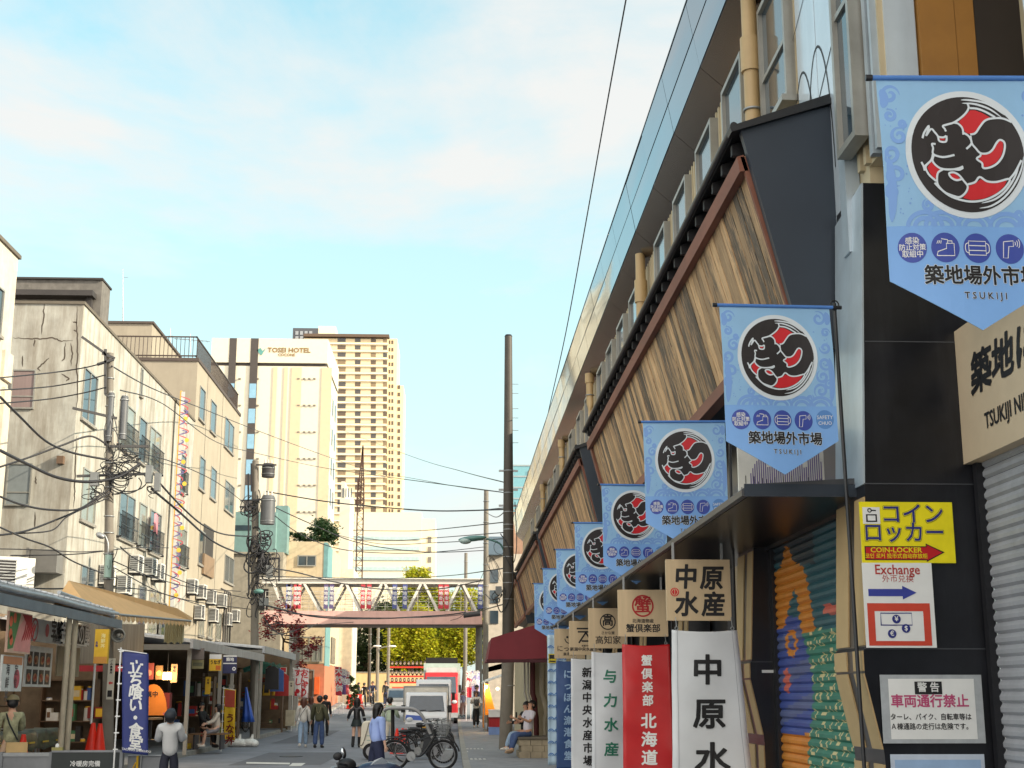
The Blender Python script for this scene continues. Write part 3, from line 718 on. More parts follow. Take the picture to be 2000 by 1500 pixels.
    S_ = [[(820, 185), (828, 230), (790, 290), (720, 350), (640, 400), (560, 425), (510, 445), (530, 475), (540, 505)], [(640, 400), (690, 410), (735, 460), (740, 535)],
          [(750, 515), (800, 550), (828, 610), (812, 650), (760, 695)], [(820, 530), (880, 515), (940, 440), (1000, 375), (1080, 348), (1200, 348), (1300, 392)],
          [(822, 545), (830, 630), (870, 685), (920, 738), (1000, 738), (1060, 698), (1110, 625), (1150, 590), (1192, 608), (1202, 660), (1170, 765), (1100, 850), (1010, 896), (936, 900), (928, 848), (870, 802), (915, 768), (920, 738)],
          [(260, 592), (290, 520), (350, 445), (320, 530), (305, 562), (370, 482), (410, 520), (440, 562), (455, 620), (530, 620), (542, 552)], [(445, 570), (500, 575), (540, 555)],
          [(405, 655), (362, 655), (372, 700), (365, 762), (420, 790), (500, 796), (615, 768)], [(366, 762), (340, 835), (272, 908), (300, 990), (380, 1062)], [(226, 858), (248, 905), (258, 952)], [(246, 912), (280, 890), (340, 838)],
          [(372, 785), (355, 842), (400, 900), (470, 930), (580, 930), (660, 912), (705, 892)], [(600, 928), (660, 930), (705, 905)],
          [(470, 932), (410, 970), (392, 1040), (402, 1110), (470, 1180), (560, 1215), (640, 1228), (710, 1180), (742, 1110), (700, 1050), (650, 990), (590, 962), (535, 976), (560, 1022), (620, 1046), (680, 1030)],
          [(362, 1082), (420, 1140), (520, 1215), (640, 1256), (780, 1272), (940, 1246), (1080, 1182), (1180, 1102), (1226, 1020), (1080, 1052), (970, 1047), (888, 1002), (830, 1060), (745, 1087)],
          [(755, 178), (870, 182), (970, 205), (1080, 252), (1190, 335)], [(745, 142), (830, 142), (990, 165), (1110, 220), (1230, 315)], [(840, 232), (930, 240), (1020, 275), (1120, 335)],
          [(862, 1340), (1000, 1312), (1150, 1222), (1270, 1090), (1358, 930), (1398, 780)], [(890, 1286), (1050, 1238), (1180, 1142), (1285, 1000), (1340, 880)], [(1226, 1020), (1290, 950), (1370, 820)]]
    m = MB(); k = .0062
    for q in S_:
        ribbon(m, pl, smooth([em(p) for p in q], 4), 23 * EK, k, q[0][0] in (755, 745, 862, 890)); k += .00004
    m.build('emblem_line', pale_ring, cloth)
    m = MB()
    for x_ in (228, 397, 565, 737): disc(m, pl, bu(x_), bv(970), .073, .003, 32)
    ic = m.build('icon_disc', icon_blue, cloth)
    m = MB(); disc(m, pl, bu(908), bv(960), .07, .0028, 32); m.build('safety_disc', C('icon faint blue', 84, 132, 192), cloth)
    m = MB(); cx, cy = bu(228), bv(970)
    text(m, pl, '感染', cx, cy + .032, .036, .0045, .012); text(m, pl, '防止対策', cx, cy, .034, .0045, .012); text(m, pl, '取組中', cx, cy - .033, .036, .0045, .012)
    text(m, pl, 'SAFETY', bu(908), bv(945), .038, .0045, .004); text(m, pl, 'CHUO', bu(908), bv(988), .036, .0045, .004)
    cx = bu(397); L_ = .0042
    ribbon(m, pl, [(cx - .045, cy - .04), (cx + .045, cy - .04), (cx + .045, cy + .02), (cx + .005, cy + .02), (cx + .005, cy - .005), (cx - .04, cy - .02), (cx - .045, cy - .04)], L_, .0045)
    ribbon(m, pl, [(cx + .012, cy + .02), (cx + .012, cy + .038), (cx - .02, cy + .042)], L_, .0045); ribbon(m, pl, [(cx + .012, cy + .032), (cx + .035, cy + .032), (cx + .035, cy + .02)], L_, .0045)
    for q in (0, 1, 2): ribbon(m, pl, [(cx - .02 - q * .008, cy + .034), (cx - .024 - q * .01, cy + .018)], L_ * .8, .0045)
    cx = bu(565)
    ribbon(m, pl, [(cx - .045, cy - .034), (cx + .045, cy - .034), (cx + .045, cy + .034), (cx - .045, cy + .034), (cx - .045, cy - .034)], L_, .0045)
    for q in (-.012, .012): ribbon(m, pl, [(cx - .045, cy + q), (cx + .045, cy + q)], L_, .0045)
    for s_ in (-1, 1): ribbon(m, pl, smooth([(cx + s_ * .045, cy + .026), (cx + s_ * .061, cy + .015), (cx + s_ * .061, cy - .015), (cx + s_ * .045, cy - .026)]), L_, .0045)
    cx = bu(737)
    ribbon(m, pl, [(cx - .03, cy + .035), (cx + .02, cy + .04), (cx + .02, cy + .012), (cx - .004, cy + .012), (cx - .012, cy - .045), (cx - .036, cy - .045), (cx - .03, cy + .035)], L_, .0045)
    for q in range(3): ring(m, pl, cx + .016, cy + .026, .015 + q * .011, L_ * .8, .0045, -.6, .6, 8)
    m.build('icon_line', white_paint, ic)
    for nm, b_, h_, mt in (('title_halo', .05, .003, pale_ring), ('title', .024, .0045, ink)):
        m = MB(); text(m, pl, '築地場外市場', bu(580), bv(1112), .099, h_, b_)
        text(m, pl, 'T S U K I J I', bu(590), bv(1208), .046, h_, .05 if nm == 'title_halo' else 0.012)
        m.build(nm, mt, cloth)
    import bmesh                        # let the print follow a gentle ripple: slice every layer, then bend it
    for ob in [cloth] + list(cloth.children_recursive):
        bm = bmesh.new(); bm.from_mesh(ob.data)
        for no, lo, st, n_ in (((1, 0, 0), -.42, .07, 13), ((0, 0, 1), -1.2, .1, 13)):
            for i in range(n_): bmesh.ops.bisect_plane(bm, geom=bm.verts[:] + bm.edges[:] + bm.faces[:], plane_co=Vector(no) * (lo + st * i), plane_no=no)
        for v in bm.verts:
            x_, z_ = v.co.x, v.co.z; k_ = min(1, max(0, -z_ / .35)); v.co.y += k_ * (.016 * math.sin(x_ * 7 + 1.2 + z_ * 1.6) + .012 * math.sin(z_ * 5.5 + .6) + .02 * x_ * z_)
        bm.to_mesh(ob.data); bm.free()
    m = MB(); m.cyl((-W2 - .025, -.002, .0), (W2 + .03, -.002, .0), .013, n=10); m.build('sleeve', C('pennant sleeve blue', 74, 122, 190), root)
    m = MB(); m.cyl((-W2 - .055, -.002, 0), (-W2 - .02, -.002, 0), .016, n=10); m.cyl((W2 + .03, -.002, 0), (W2 + .1, -.002, 0), .015, n=10)
    m.torus((W2 + .045, 0, .02), .035, .006, 'y', 16, 6); m.build('rod_end', black_metal, root)
    m = MB(); m.cyl((W2 + .05, .02, -4.45), (W2 + .05, .02, .04), .016, n=8); m.build('pole', black_metal, root)
    return root
PENX = [(1712, 150), (1404, 597), (1256, 823), (1174, 947), (1122, 1021), (1086, 1073), (1060, 1111), (1043, 1140)]
PLAB = ['large blue pennant flag nearest the viewer, cut by the right edge of the picture', 'blue pennant flag hung on the black pillar above the canopy\'s near end', 'blue pennant flag third nearest, half behind the one on the black pillar',
        'blue pennant flag fourth nearest in the receding row above the canopy', 'blue pennant flag fifth nearest in the receding row above the canopy', 'blue pennant flag sixth nearest in the receding row, only its left part showing',
        'blue pennant flag seventh nearest, a narrow strip beside the farthest one', 'farthest and smallest blue pennant flag, next to the maroon awning']
pen = make_pennant()
for i, (px, py) in enumerate(PENX):
    Y = 2.0 * 2768 / (px - VPX); p = P(px, py, Y); o = pen if i == 0 else copy_tree(pen)
    put(o, (p.x + .452, Y, p.z), R((-2, 2, -4, 3, -1, -4, 2, 0)[i])); o.rotation_euler.x = R((0, -2, 2, -1, 3, 1, -2, 1)[i]); o.scale = (1.01, 1, 1.095); tag(o, PLAB[i], 'flag', 'blue pennant flags along the market hall')

# ------------------------------------------------------------------ shop boards and cloth banners under the canopy
board_m = C('pale wood board', 196, 172, 136, rough=.5, var=.08, scale=2, stretch=(6, 1, .7))
SY = {1: 14.3, 2: 18.5, 3: 22.6, 4: 26.3, 5: 30.2}
def shop_board(k, px0, py0, px1, py1, label, draw):
    Y = SY[k]; a = P(px0, py1, Y); b = P(px1, py0, Y); W_, H_ = b.x - a.x, b.z - a.z
    o = thing('shop_board', label, 'sign', (a.x + W_ / 2, Y, a.z), 'wooden shop boards hanging under the canopy')
    pl = front((a.x, Y, a.z)); m = MB(); slab(m, pl, 0, 0, W_, H_, .05); m.build('board', board_m, o)
    m = MB()
    for u in (.08, W_ - .08): m.box(a.x + u - .012, Y + .01, b.z, a.x + u + .012, Y + .035, 3.24)
    m.build('hanger', steel, o); draw(pl, W_, H_, o); return o
def d1(pl, W_, H_, o):
    m = MB(); s = .26
    for ch, u, v in (('中', .2, .43), ('原', .47, .42), ('水', .2, .15), ('産', .48, .15)): text(m, pl, ch, u, v, s, .003, .03, sx=.95, shear=.08)
    m.build('lettering', ink, o); m = MB(); disc(m, pl, .085, .29, .045, .003, 20); r_ = m.build('seal', C('seal red', 200, 30, 36), o)
    m = MB()
    for q in (-.02, 0, .02): ribbon(m, pl, smooth([(.085 + q * .4, .325), (.085 + q * 1.6, .29), (.085 + q * .4, .255)]), .006, .005)
    m.build('seal_line', board_m, r_)
shop_board(1, 1303, 1093, 1425, 1212, 'largest square wooden board, with four black characters and a red seal', d1)
def d2(pl, W_, H_, o):
    m = MB(); ring(m, pl, W_ / 2, .4, .135, .022, .003); text(m, pl, '蟹', W_ / 2, .4, .23, .003, .022); m.build('red_crest', C('crest red', 168, 34, 36), o)
    m = MB(); text(m, pl, '北海道物産', W_ / 2, .2, .058, .003, .015); text(m, pl, '蟹倶楽部', W_ / 2, .1, .115, .003, .02); m.build('lettering', ink, o)
shop_board(2, 1208, 1152, 1303, 1243, 'wooden shop board with a round dark red crest above black characters', d2)
def d3(pl, W_, H_, o):
    m = MB(); c_ = W_ / 2; ring(m, pl, c_, .42, .12, .018, .003); text(m, pl, '高', c_, .43, .19, .003, .022); m.build('black_crest', ink, o)
    m = MB(); text(m, pl, 'さかな屋', c_, .24, .055, .003, .012); text(m, pl, '高知家', c_, .12, .14, .003, .008); m.build('lettering', ink, o)
shop_board(3, 1150, 1188, 1224, 1266, 'wooden shop board with a round black crest, beside the red crest board', d3)
def d4(pl, W_, H_, o):
    m = MB(); c_ = W_ / 2; rect(m, pl, c_ - .17, .47, c_ + .17, .5, .003); rect(m, pl, c_ - .15, .41, c_ + .15, .44, .003)
    ribbon(m, pl, [(c_, .41), (c_ - .13, .22)], .03, .003); ribbon(m, pl, [(c_, .41), (c_ + .13, .22)], .03, .003); rect(m, pl, c_ - .08, .24, c_ + .08, .27, .003); m.build('black_crest', ink, o)
    m = MB(); text(m, pl, '新潟中央水産市場', c_, .1, .075, .003, .02); text(m, pl, '新鮮市場', c_, .165, .04, .003, .012); m.build('lettering', ink, o)
shop_board(4, 1112, 1213, 1176, 1279, 'wooden shop board with a black barred triangle crest', d4)
def d5(pl, W_, H_, o):
    m = MB(); c_ = W_ / 2; ring(m, pl, c_, .42, .1, .02, .003, math.pi, 2 * math.pi); disc(m, pl, c_ - .05, .45, .025, .003, 14); m.build('smile_mark', ink, o)
    m = MB(); text(m, pl, 'にっぽん', c_, .2, .14, .003, .012); text(m, pl, '漁港食堂', c_, .09, .07, .003, .012); m.build('lettering', ink, o)
shop_board(5, 1083, 1228, 1142, 1286, 'farthest wooden shop board, with a black smile mark', d5)

def cloth_banner(k, px0, px1, py0, zbot, mat, inkm, chars, label, size, v0=.35, step=None, extra=None, flare=.0, seed=0):
    Y = SY[k] - .12; a = P(px0, py0, Y); b = P(px1, py0, Y); W_ = b.x - a.x; H_ = a.z - zbot
    o = thing('cloth_banner', label, 'banner', (a.x + W_ / 2, Y, zbot), 'long cloth banners hanging from the shop boards')
    pl = front((a.x, Y, a.z)); rn = random.Random(seed); f1, f2, f3 = rn.uniform(0, 6), rn.uniform(0, 6), rn.uniform(0, 6)
    def warp(u, v):
        t = min(1, -v / .5)
        return (.014 * math.sin(v * 5.2 + u * 4 + f1) + .011 * math.sin(u * 9 - v * 2.3 + f2) + .006 * math.sin(v * 13 + u * 11 + f3)) * (.3 + .7 * t) + .02 * math.sin(u / W_ * math.pi) * t
    class PW(Plane):
        def p(s, u, v, h=0):
            q = Plane.p(s, u + (-v) * flare * (u / W_ - .25), v, h + warp(u, v)); return q
    pw = PW(pl.o, pl.r, pl.u, pl.n); m = MB(); nu, nv = 14, 60; vs_ = []
    for j in range(nv + 1):
        for i in range(nu + 1):
            u = W_ * i / nu; v = -H_ * j / nv
            if j == 0: v -= .02 * math.sin(math.pi * i / nu)
            vs_.append(pw.p(u, v))
    m.add(vs_, [(j * (nu + 1) + i, (j + 1) * (nu + 1) + i, (j + 1) * (nu + 1) + i + 1, j * (nu + 1) + i + 1) for j in range(nv) for i in range(nu)], True)
    cl = m.build('cloth', mat, o)
    sm_ = cl.modifiers.new('thick', 'SOLIDIFY'); sm_.thickness = .003; sm_.offset = -1
    m = MB()
    vv = v0
    for i, ch in enumerate(chars):
        big = 1.36 if k == 2 and i > 4 else 1
        if ch != ' ': text(m, pw, ch, W_ / 2, -vv, size * big, .006, .028, shear=.05)
        vv += (step or size * 1.15) * (big if ch != ' ' else .55)
    m.build('lettering', inkm, cl)
    if extra: extra(pw, W_, H_, cl)
    m = MB()
    for u in (.05, W_ - .05):
        m.torus(pl.p(u, .015, 0), .016, .004, 'y', 14, 6); m.cyl(pl.p(u, .03, 0), pl.p(u, .13, -.05), .004, n=6)
    m.build('ring', steel, o); return o
wcloth = C('white banner cloth', 206, 208, 210, rough=.45, var=.06, scale=2, spec=.6)
def hem(pw, W_, H_, cl):
    m = MB()
    for u in (.055, W_ - .055): ribbon(m, pw, [(u, -H_ * i / 60) for i in range(61)], .004, .004)
    m.build('seam', C('seam grey', 150, 152, 158), cl)
cloth_banner(1, 1312, 1440, 1230, .35, wcloth, ink, '中原水産', 'long white cloth banner with large brush characters, nearest of the row', .31, .42, .43, hem, .09, 1)
cloth_banner(2, 1215, 1308, 1258, .35, C('red banner cloth', 186, 26, 30, rough=.38, var=.08, spec=.6), white_paint, '蟹倶楽部 北海道物産', 'long red cloth banner with white characters', .145, .22, .17, None, .03, 2)
cloth_banner(3, 1155, 1224, 1273, .3, wcloth, C('green ink', 44, 116, 92), '与力水産', 'long white cloth banner with green characters', .22, .4, .375, hem, .03, 3)
def tail(pw, W_, H_, cl):
    m = MB(); c_ = W_ / 2
    for a_, b_ in (((c_ - .1, -2.38), (c_ + .1, -2.38)), ((c_, -2.4), (c_ - .07, -2.53)), ((c_, -2.4), (c_ + .07, -2.53))): ribbon(m, pw, [a_, b_], .02, .006)
    m.build('crest', ink, cl)
cloth_banner(4, 1115, 1176, 1286, .25, wcloth, ink, '新潟中央水産市場', 'long white cloth banner with eight small black characters', .19, .27, .226, tail, .02, 4)
cloth_banner(5, 1086, 1130, 1290, .2, C('navy banner cloth', 44, 74, 122, rough=.5), C('pale navy print', 150, 178, 206), 'にっぽん漁港食堂', 'long navy blue cloth banner, farthest of the row', .19, .3, .24, None, .01, 5)
# pale wave print curtain beyond the banners
Y = 31.6; a = P(1069, 1240, Y); o = thing('wave_curtain', 'narrow white curtain with blue wave print between the navy banner and the planter', 'curtain', (a.x + .2, Y, .2))
pl = front((a.x, Y, a.z)); H_ = a.z - .2; m = MB(); vs_ = []
for j in range(31):
    for i in range(9): vs_.append(pl.p(.42 * i / 8, -H_ * j / 30, .02 * math.sin(i * 1.6 + j * .1)))
m.add(vs_, [(j * 9 + i, j * 9 + 9 + i, j * 9 + 10 + i, j * 9 + i + 1) for j in range(30) for i in range(8)], True); cl = m.build('cloth', C('pale blue cloth', 176, 200, 216), o)
cl.modifiers.new('thick', 'SOLIDIFY').thickness = .004
m = MB()
for j in range(10):
    for i in range(3): ring(m, pl, .07 + .14 * i, -.3 - j * .26, .06, .02, .028, .1, 3.0, 10); ring(m, pl, .07 + .14 * i, -.3 - j * .26, .03, .012, .028, .1, 3.0, 8)
m.build('wave_print', C('wave blue', 70, 116, 176), cl)
m = MB(); rect(m, pl, .02, -.62, .2, -.42, .03); m.build('poster', C('poster yellow', 200, 180, 40), cl); m = MB(); rect(m, pl, .04, -.53, .18, -.44, .032); rect(m, pl, .04, -.6, .18, -.57, .032); m.build('poster_print', ink, cl)

# ------------------------------------------------------------------ right-hand pavement: awning, planter, poles, stall
aw = thing('maroon_awning', 'box-shaped maroon awning over the pavement behind the large utility pole', 'awning', (1.8, 38, 2.5))
maroon = C('maroon canvas', 112, 34, 42, rough=.75, var=.08)
Y0, Y1 = 36.2, 39.5
A = lambda px, py, Y=36.2: P(px, py, Y)
fr = [A(952, 1290), A(1068, 1286), A(1068, 1233), A(1046, 1220), A(960, 1246)]
m = MB(); bk = [Vector((v.x, Y1, v.z)) for v in fr]
m.add(fr + bk, [(0, 1, 2, 3, 4), (9, 8, 7, 6, 5)] + [(i, 5 + i, 5 + (i + 1) % 5, (i + 1) % 5) for i in range(5)]); m.build('canvas', maroon, aw)
m = MB(); m.box(fr[0].x - .02, Y0 - .02, fr[0].z - .05, fr[1].x, Y0 + .02, fr[0].z + .03); m.build('valance', C('dark maroon canvas', 66, 24, 30, rough=.8), aw)
kiosk = thing('kiosk', 'cream painted shop corner with bent drain pipes behind the seated man', 'building', (2.9, 39, 0))
m = MB(); m.box(2.25, 39.6, 0.1, 3.34, 52, 3.2); m.build('wall', C('cream wall', 178, 168, 140, rough=.85, dirt=.4), kiosk)
for i, (u, mt) in enumerate(((1.98, 'p'), (2.08, 'p'), (2.2, 'd'), (2.46, 'c'), (2.62, 'c'), (2.8, 'c'))):
    m = MB(); r_ = .025 if mt == 'p' else .075
    m.tube([(u, 39.2, 3.1), (u, 39.2, 1.75), (u + .05, 39.15, 1.6), (u + .05 + (.08 if mt == 'c' else .02), 39.15, 1.25), (u + .1, 39.2, 1.1), (u + .1, 39.2, .12)], r_, 10)
    m.build('drain_pipe', {'p': C('pale pipe', 176, 172, 164), 'd': C('maroon pipe', 86, 34, 36), 'c': C('cream pipe', 160, 152, 132, dirt=.3)}[mt], kiosk)
planter = thing('stone_planter', 'low stone block ledge the man sits on', 'planter', (2.2, 37.6, .12))
st = C('tan stone blocks', 150, 138, 116, rough=.9, var=.25, bump=.3, dirt=.3)
pa = P(1012, 1430, 37.2)
m = MB(); x = pa.x
for r_ in range(3):
    for i in range(4): m.box(x + i * .3 + .004 + (r_ % 2) * .06, 36.8, .13 + r_ * .155, x + i * .3 + .294 + (r_ % 2) * .06, 38.4, .13 + r_ * .155 + .15)
m.build('block', st, planter); m = MB(); m.box(x - .02, 36.76, .6, x + 1.25, 38.44, .65); m.build('coping', C('dark coping', 96, 88, 76, rough=.8), planter)

pole_m = C('concrete pole', 118, 112, 102, rough=.85, var=.14, bump=.15, dirt=.35)
pole_dark = C('dark coated pole', 62, 56, 48, rough=.6, var=.15)
def band(m, x, y, z, r): m.torus((x, y, z), r + .008, .018, 'z', 20, 6)
Y = 43.; b_ = P(987, 1466, Y); t_ = P(993, 657, Y)
bp_ = thing('utility_pole', 'tallest utility pole, thick and dark, standing on the right pavement', 'pole', (b_.x, Y, .12))
m = MB(); m.cyl((b_.x, Y, .12), (t_.x, Y, 2.9), .2, .19, 20); m.mat(1); m.cyl((t_.x, Y, 2.9), (t_.x, Y, t_.z), .19, .12, 20); m.build('shaft', [pole_m, pole_dark], bp_)
m = MB(); m.cyl((t_.x, Y, t_.z), (t_.x, Y, t_.z + .05), .13, .1, 16); m.build('cap', black_metal, bp_)
m = MB()
for z in (2.9, 2.0, 8.6, 7.9, 7.3, 6.9, 6.75, 6.2, 5.9, 5.4, 5.1, 4.6): band(m, t_.x, Y, z, .185 - .006 * z)
for z in (8.6, 8.0, 7.5): m.box(t_.x - .3, Y - .03, z - .03, t_.x + .3, Y + .03, z + .03)
m.build('clamp', steel, bp_)
m = MB()
for i, z in enumerate((11.4, 11.1, 10.6, 10.3, 9.9, 9.5)): m.cyl((t_.x + .1, Y, z), (t_.x + .32, Y, z), .01, n=6)
m.build('step_bolt', steel, bp_)
m = MB(); m.tube(smooth([(t_.x - .25, Y - .18, 6.6), (t_.x + .02, Y - .22, 6.1), (t_.x + .12, Y - .22, 5.0), (t_.x - .2, Y - .2, 4.2), (t_.x - .4, Y - .2, 4.6)], 8), .018); m.tube(smooth([(t_.x + .2, Y - .15, 7.6), (t_.x + .25, Y - .2, 6.2), (t_.x + .1, Y - .22, 5.6), (t_.x - .1, Y - .22, 5.9)], 8), .014)
m.build('looped_cable', cable_m, bp_)
lamp = thing('street_lamp', 'green arm street lamp bracketed to the tallest utility pole', 'street lamp', tuple(P(985, 1075, Y)))
h0 = P(895, 1052, Y - .3); h1 = P(950, 1052, Y - .2); h2 = P(984, 1075, Y)
m = MB(); m.tube(smooth([tuple(h2), tuple(P(975, 1061, Y - .1)), tuple(h1)], 6), .03, 8); m.build('arm', C('lamp green', 86, 126, 120, rough=.45), lamp)
m = MB(); T = Matrix.Rotation(R(-6), 3, 'Y'); m.ell((h0 + h1) / 2, .44, .16, .09, T=T); m.build('housing', C('lamp green', 0, 0, 0), lamp)
m = MB(); m.ell(h0 + Vector((.22, 0, -.07)), .19, .12, .1); m.build('diffuser', C('lamp glass', 150, 170, 166, rough=.2), lamp)
def simple_pole(px, top, base, Y, r0, r1, label, dark_=False, bands=6):
    a = P(px, base, Y); t = P(px, top, Y); zb = g(Y) + (.12 if abs(a.x) > .3 else 0)
    o = thing('utility_pole', label, 'pole', (a.x, Y, zb))
    m = MB(); m.cyl((a.x, Y, zb), (a.x, Y, t.z), r0, r1, 14); m.build('shaft', pole_dark if dark_ else pole_m, o)
    m = MB()
    for i in range(bands): band(m, a.x, Y, t.z - .6 - i * (t.z - 4) / bands * .8, (r0 + r1) / 2)
    m.build('clamp', steel, o); return o
simple_pole(948, 957, 1380, 72, .16, .12, 'concrete utility pole behind the footbridge\'s right end, left of the tallest pole')
simple_pole(908, 1080, 1370, 96, .15, .11, 'far concrete utility pole standing under the right part of the footbridge', bands=3)
for k, (px, top, Y, lb) in enumerate(((720, 1222, 99, 'dark far utility pole by the pale street end wall'), (736, 1205, 101, 'sunlit far utility pole with lamp arm in front of the trees'), (757, 1225, 103, 'thin far utility pole right of the sunlit one'))):
    o = simple_pole(px, top, 1368, Y, .13, .1, lb, k == 0, 3)
    a = P(px, 1275, Y)
    if k < 2:
        m = MB(); m.tube(smooth([tuple(a), tuple(a + Vector((.35 if k else .25, -.2, .35))), tuple(a + Vector((1.0 if k else .55, -.3, .45)))], 5), .04); m.build('lamp_arm', steel, o)
        m = MB(); m.ell(a + Vector((1.1 if k else .6, -.3, .45)), .3, .12, .07); m.build('lamp_head', white_paint, o)
def lamp_light(p, watts, parent):               # the light of a lit bulb the photograph shows
    d = bpy.data.lights.new('lamp_light', 'POINT'); d.energy = watts; d.color = (1, .68, .36); d.shadow_soft_size = .08
    o = bpy.data.objects.new('lamp_light', d); COL.objects.link(o); o.parent = parent; o.location = Vector(p) - parent.location
# street stall behind the pole
stall = thing('street_stall', 'street food stall with orange curtain and lamps behind the tallest pole', 'stall', (2.2, 62, .13))
a = P(945, 1335, 61); b = P(987, 1318, 61); gz = .14
m = MB(); m.add([P(940, 1333, 60.4), P(988, 1317, 60.4), P(992, 1312, 64), P(946, 1328, 64)], [(0, 1, 2, 3)]); m.build('awning', white_paint, stall).modifiers.new('thick', 'SOLIDIFY').thickness = .05
m = MB(); m.box(1.32, 62, gz + .2, 1.36, 63.5, 2.2); m.build('curtain', C('orange canvas', 216, 132, 24), stall); m = MB(); m.add([(1.36, 60.7, .9), (1.85, 60.8, .9), (1.5, 60.8, 2.2), (1.36, 60.7, 2.2)], [(0, 1, 2, 3)]); m.build('curtain', C('orange canvas', 216, 132, 24), stall)
m = MB()
for x_ in (1.34, 2.35): m.cyl((x_, 60.6, gz), (x_, 60.6, 2.35), .025, n=8)
m.build('post', steel, stall)
m = MB(); m.box(1.5, 61, gz, 2.3, 62.2, .95); m.build('counter', C('brown counter', 96, 66, 44), stall)
bulb = M('lit lamp', (1, .72, .36), emit=6)
m = MB(); m.ell((1.42, 60.65, 2.08), .06, .06, .06); m.ell((1.9, 60.7, 2.0), .06, .06, .06); m.ell((2.2, 60.7, 2.02), .06, .06, .06); m.build('lamp_bulb', bulb, stall)
for q in ((1.42, 60.5, 2.0), (2.0, 60.5, 1.95)): lamp_light(q, 12, stall)
bx = P(954, 1430, 58); o = thing('foam_box', 'white foam box resting on the red crate by the stall', 'box', (bx.x + .25, 58, .95))
m = MB(); m.box(bx.x + .0, 57.6, .86, bx.x + .6, 58.1, 1.1); m.build('body', white_paint, o); m = MB(); m.box(bx.x - .015, 57.585, 1.1, bx.x + .615, 58.115, 1.16); m.build('lid', white_paint, o)
o = thing('red_crate', 'red plastic crate stacked on a blue one by the stall', 'crate', (bx.x + .3, 58, .5))
m = MB(); m.box(bx.x + .02, 57.6, .47, bx.x + .6, 58.1, .85); m.build('body', C('crate red', 164, 28, 30), o); m = MB(); m.box(bx.x, 57.58, .8, bx.x + .62, 58.12, .855); m.build('rim', C('crate dark red', 120, 20, 22), o)
o = thing('blue_crate', 'pale blue plastic crate on the pavement under the red one', 'crate', (bx.x + .3, 58, .13)); m = MB(); m.box(bx.x, 57.55, .135, bx.x + .62, 58.15, .42); m.build('body', C('crate blue', 120, 146, 196), o); m = MB(); m.box(bx.x - .01, 57.54, .42, bx.x + .63, 58.16, .465); m.build('rim', C('crate blue', 0, 0, 0), o)
# ------------------------------------------------------------------ left-hand row of buildings
XL = -12.5
plaster = C('stained cream plaster', 168, 166, 156, rough=.9, var=.2, scale=1.6, bump=.2, dirt=.85, dirtcol=(.2, .17, .13))
brown_wall = C('tan panel wall', 154, 144, 126, rough=.8, var=.08, scale=1, dirt=.45, dirtcol=(.2, .16, .12))
cream_wall = C('cream panel wall', 206, 192, 166, rough=.8, var=.05, dirt=.15)
def YL(px, X=XL, py=900): return PX(px, py, X).y
def ZL(px, py, X=XL): return PX(px, py, X).z
def window_east(parent, X, y0, y1, z0, z1, mull=1, rail=False, gm=None, shade=None):
    f = MB(); t = .05
    f.box(X - .02, y0, z0, X + .05, y0 + t, z1); f.box(X - .02, y1 - t, z0, X + .05, y1, z1); f.box(X - .02, y0 + t, z0, X + .05, y1 - t, z0 + t); f.box(X - .02, y0 + t, z1 - t, X + .05, y1 - t, z1)
    for i in range(mull): yy = y0 + (y1 - y0) * (i + 1) / (mull + 1); f.box(X - .01, yy - .025, z0 + t, X + .04, yy + .025, z1 - t)
    w_ = f.build('window', alu, parent)
    q = MB(); q.box(X - .015, y0 + t, z0 + t, X + .012, y1 - t, z1 - t); q.build('pane', gm or glass, w_)
    q = MB(); q.box(X, y0 - .06, z0 - .09, X + .1, y1 + .06, z0 - .005); q.build('sill', concrete, w_)
    if rail:
        q = MB(); h = z0 + (z1 - z0) * .55
        for zz in (z0 + .04, z0 + (h - z0) * .5, h): q.box(X + .16, y0 - .1, zz - .015, X + .19, y1 + .1, zz + .015)
        yy = y0 - .08
        while yy < y1 + .1: q.box(X + .165, yy - .01, z0 + .04, X + .185, yy + .01, h); yy += .16
        q.box(X, y0 - .1, z0 - .02, X + .19, y0 - .07, z0 + .04); q.box(X, y1 + .07, z0 - .02, X + .19, y1 + .1, z0 + .04)
        q.build('railing', black_metal, w_)
glass2 = C('curtained glass', 120, 122, 112, rough=.12, var=.3, scale=1.2, spec=.8)
# nearest building at the left edge
b0 = thing('corner_building', 'cream building cut off by the left edge of the picture', 'building', (-15, 38, 0))
m = MB(); m.box(-24, 31.5, 0, XL, 38.2, 13.85); m.box(XL, 37.5, 10.2, XL + .09, 38.22, 11); m.build('wall', C('pale cream plaster', 192, 182, 164, rough=.85, dirt=.25), b0)
m = MB(); m.box(-24.05, 31.45, 13.85, XL + .06, 38.3, 13.96); m.build('coping', C('dark coping', 0, 0, 0), b0)
window_east(b0, XL, 34, 37.2, 11.3, 12.6, 1); window_east(b0, XL, 34, 37.0, 7, 8.6, 1)
m = MB(); m.box(XL, 37.7, 0, XL + .1, 38.25, 10.0); m.build('pilaster', C('pale cream plaster', 0, 0, 0), b0)

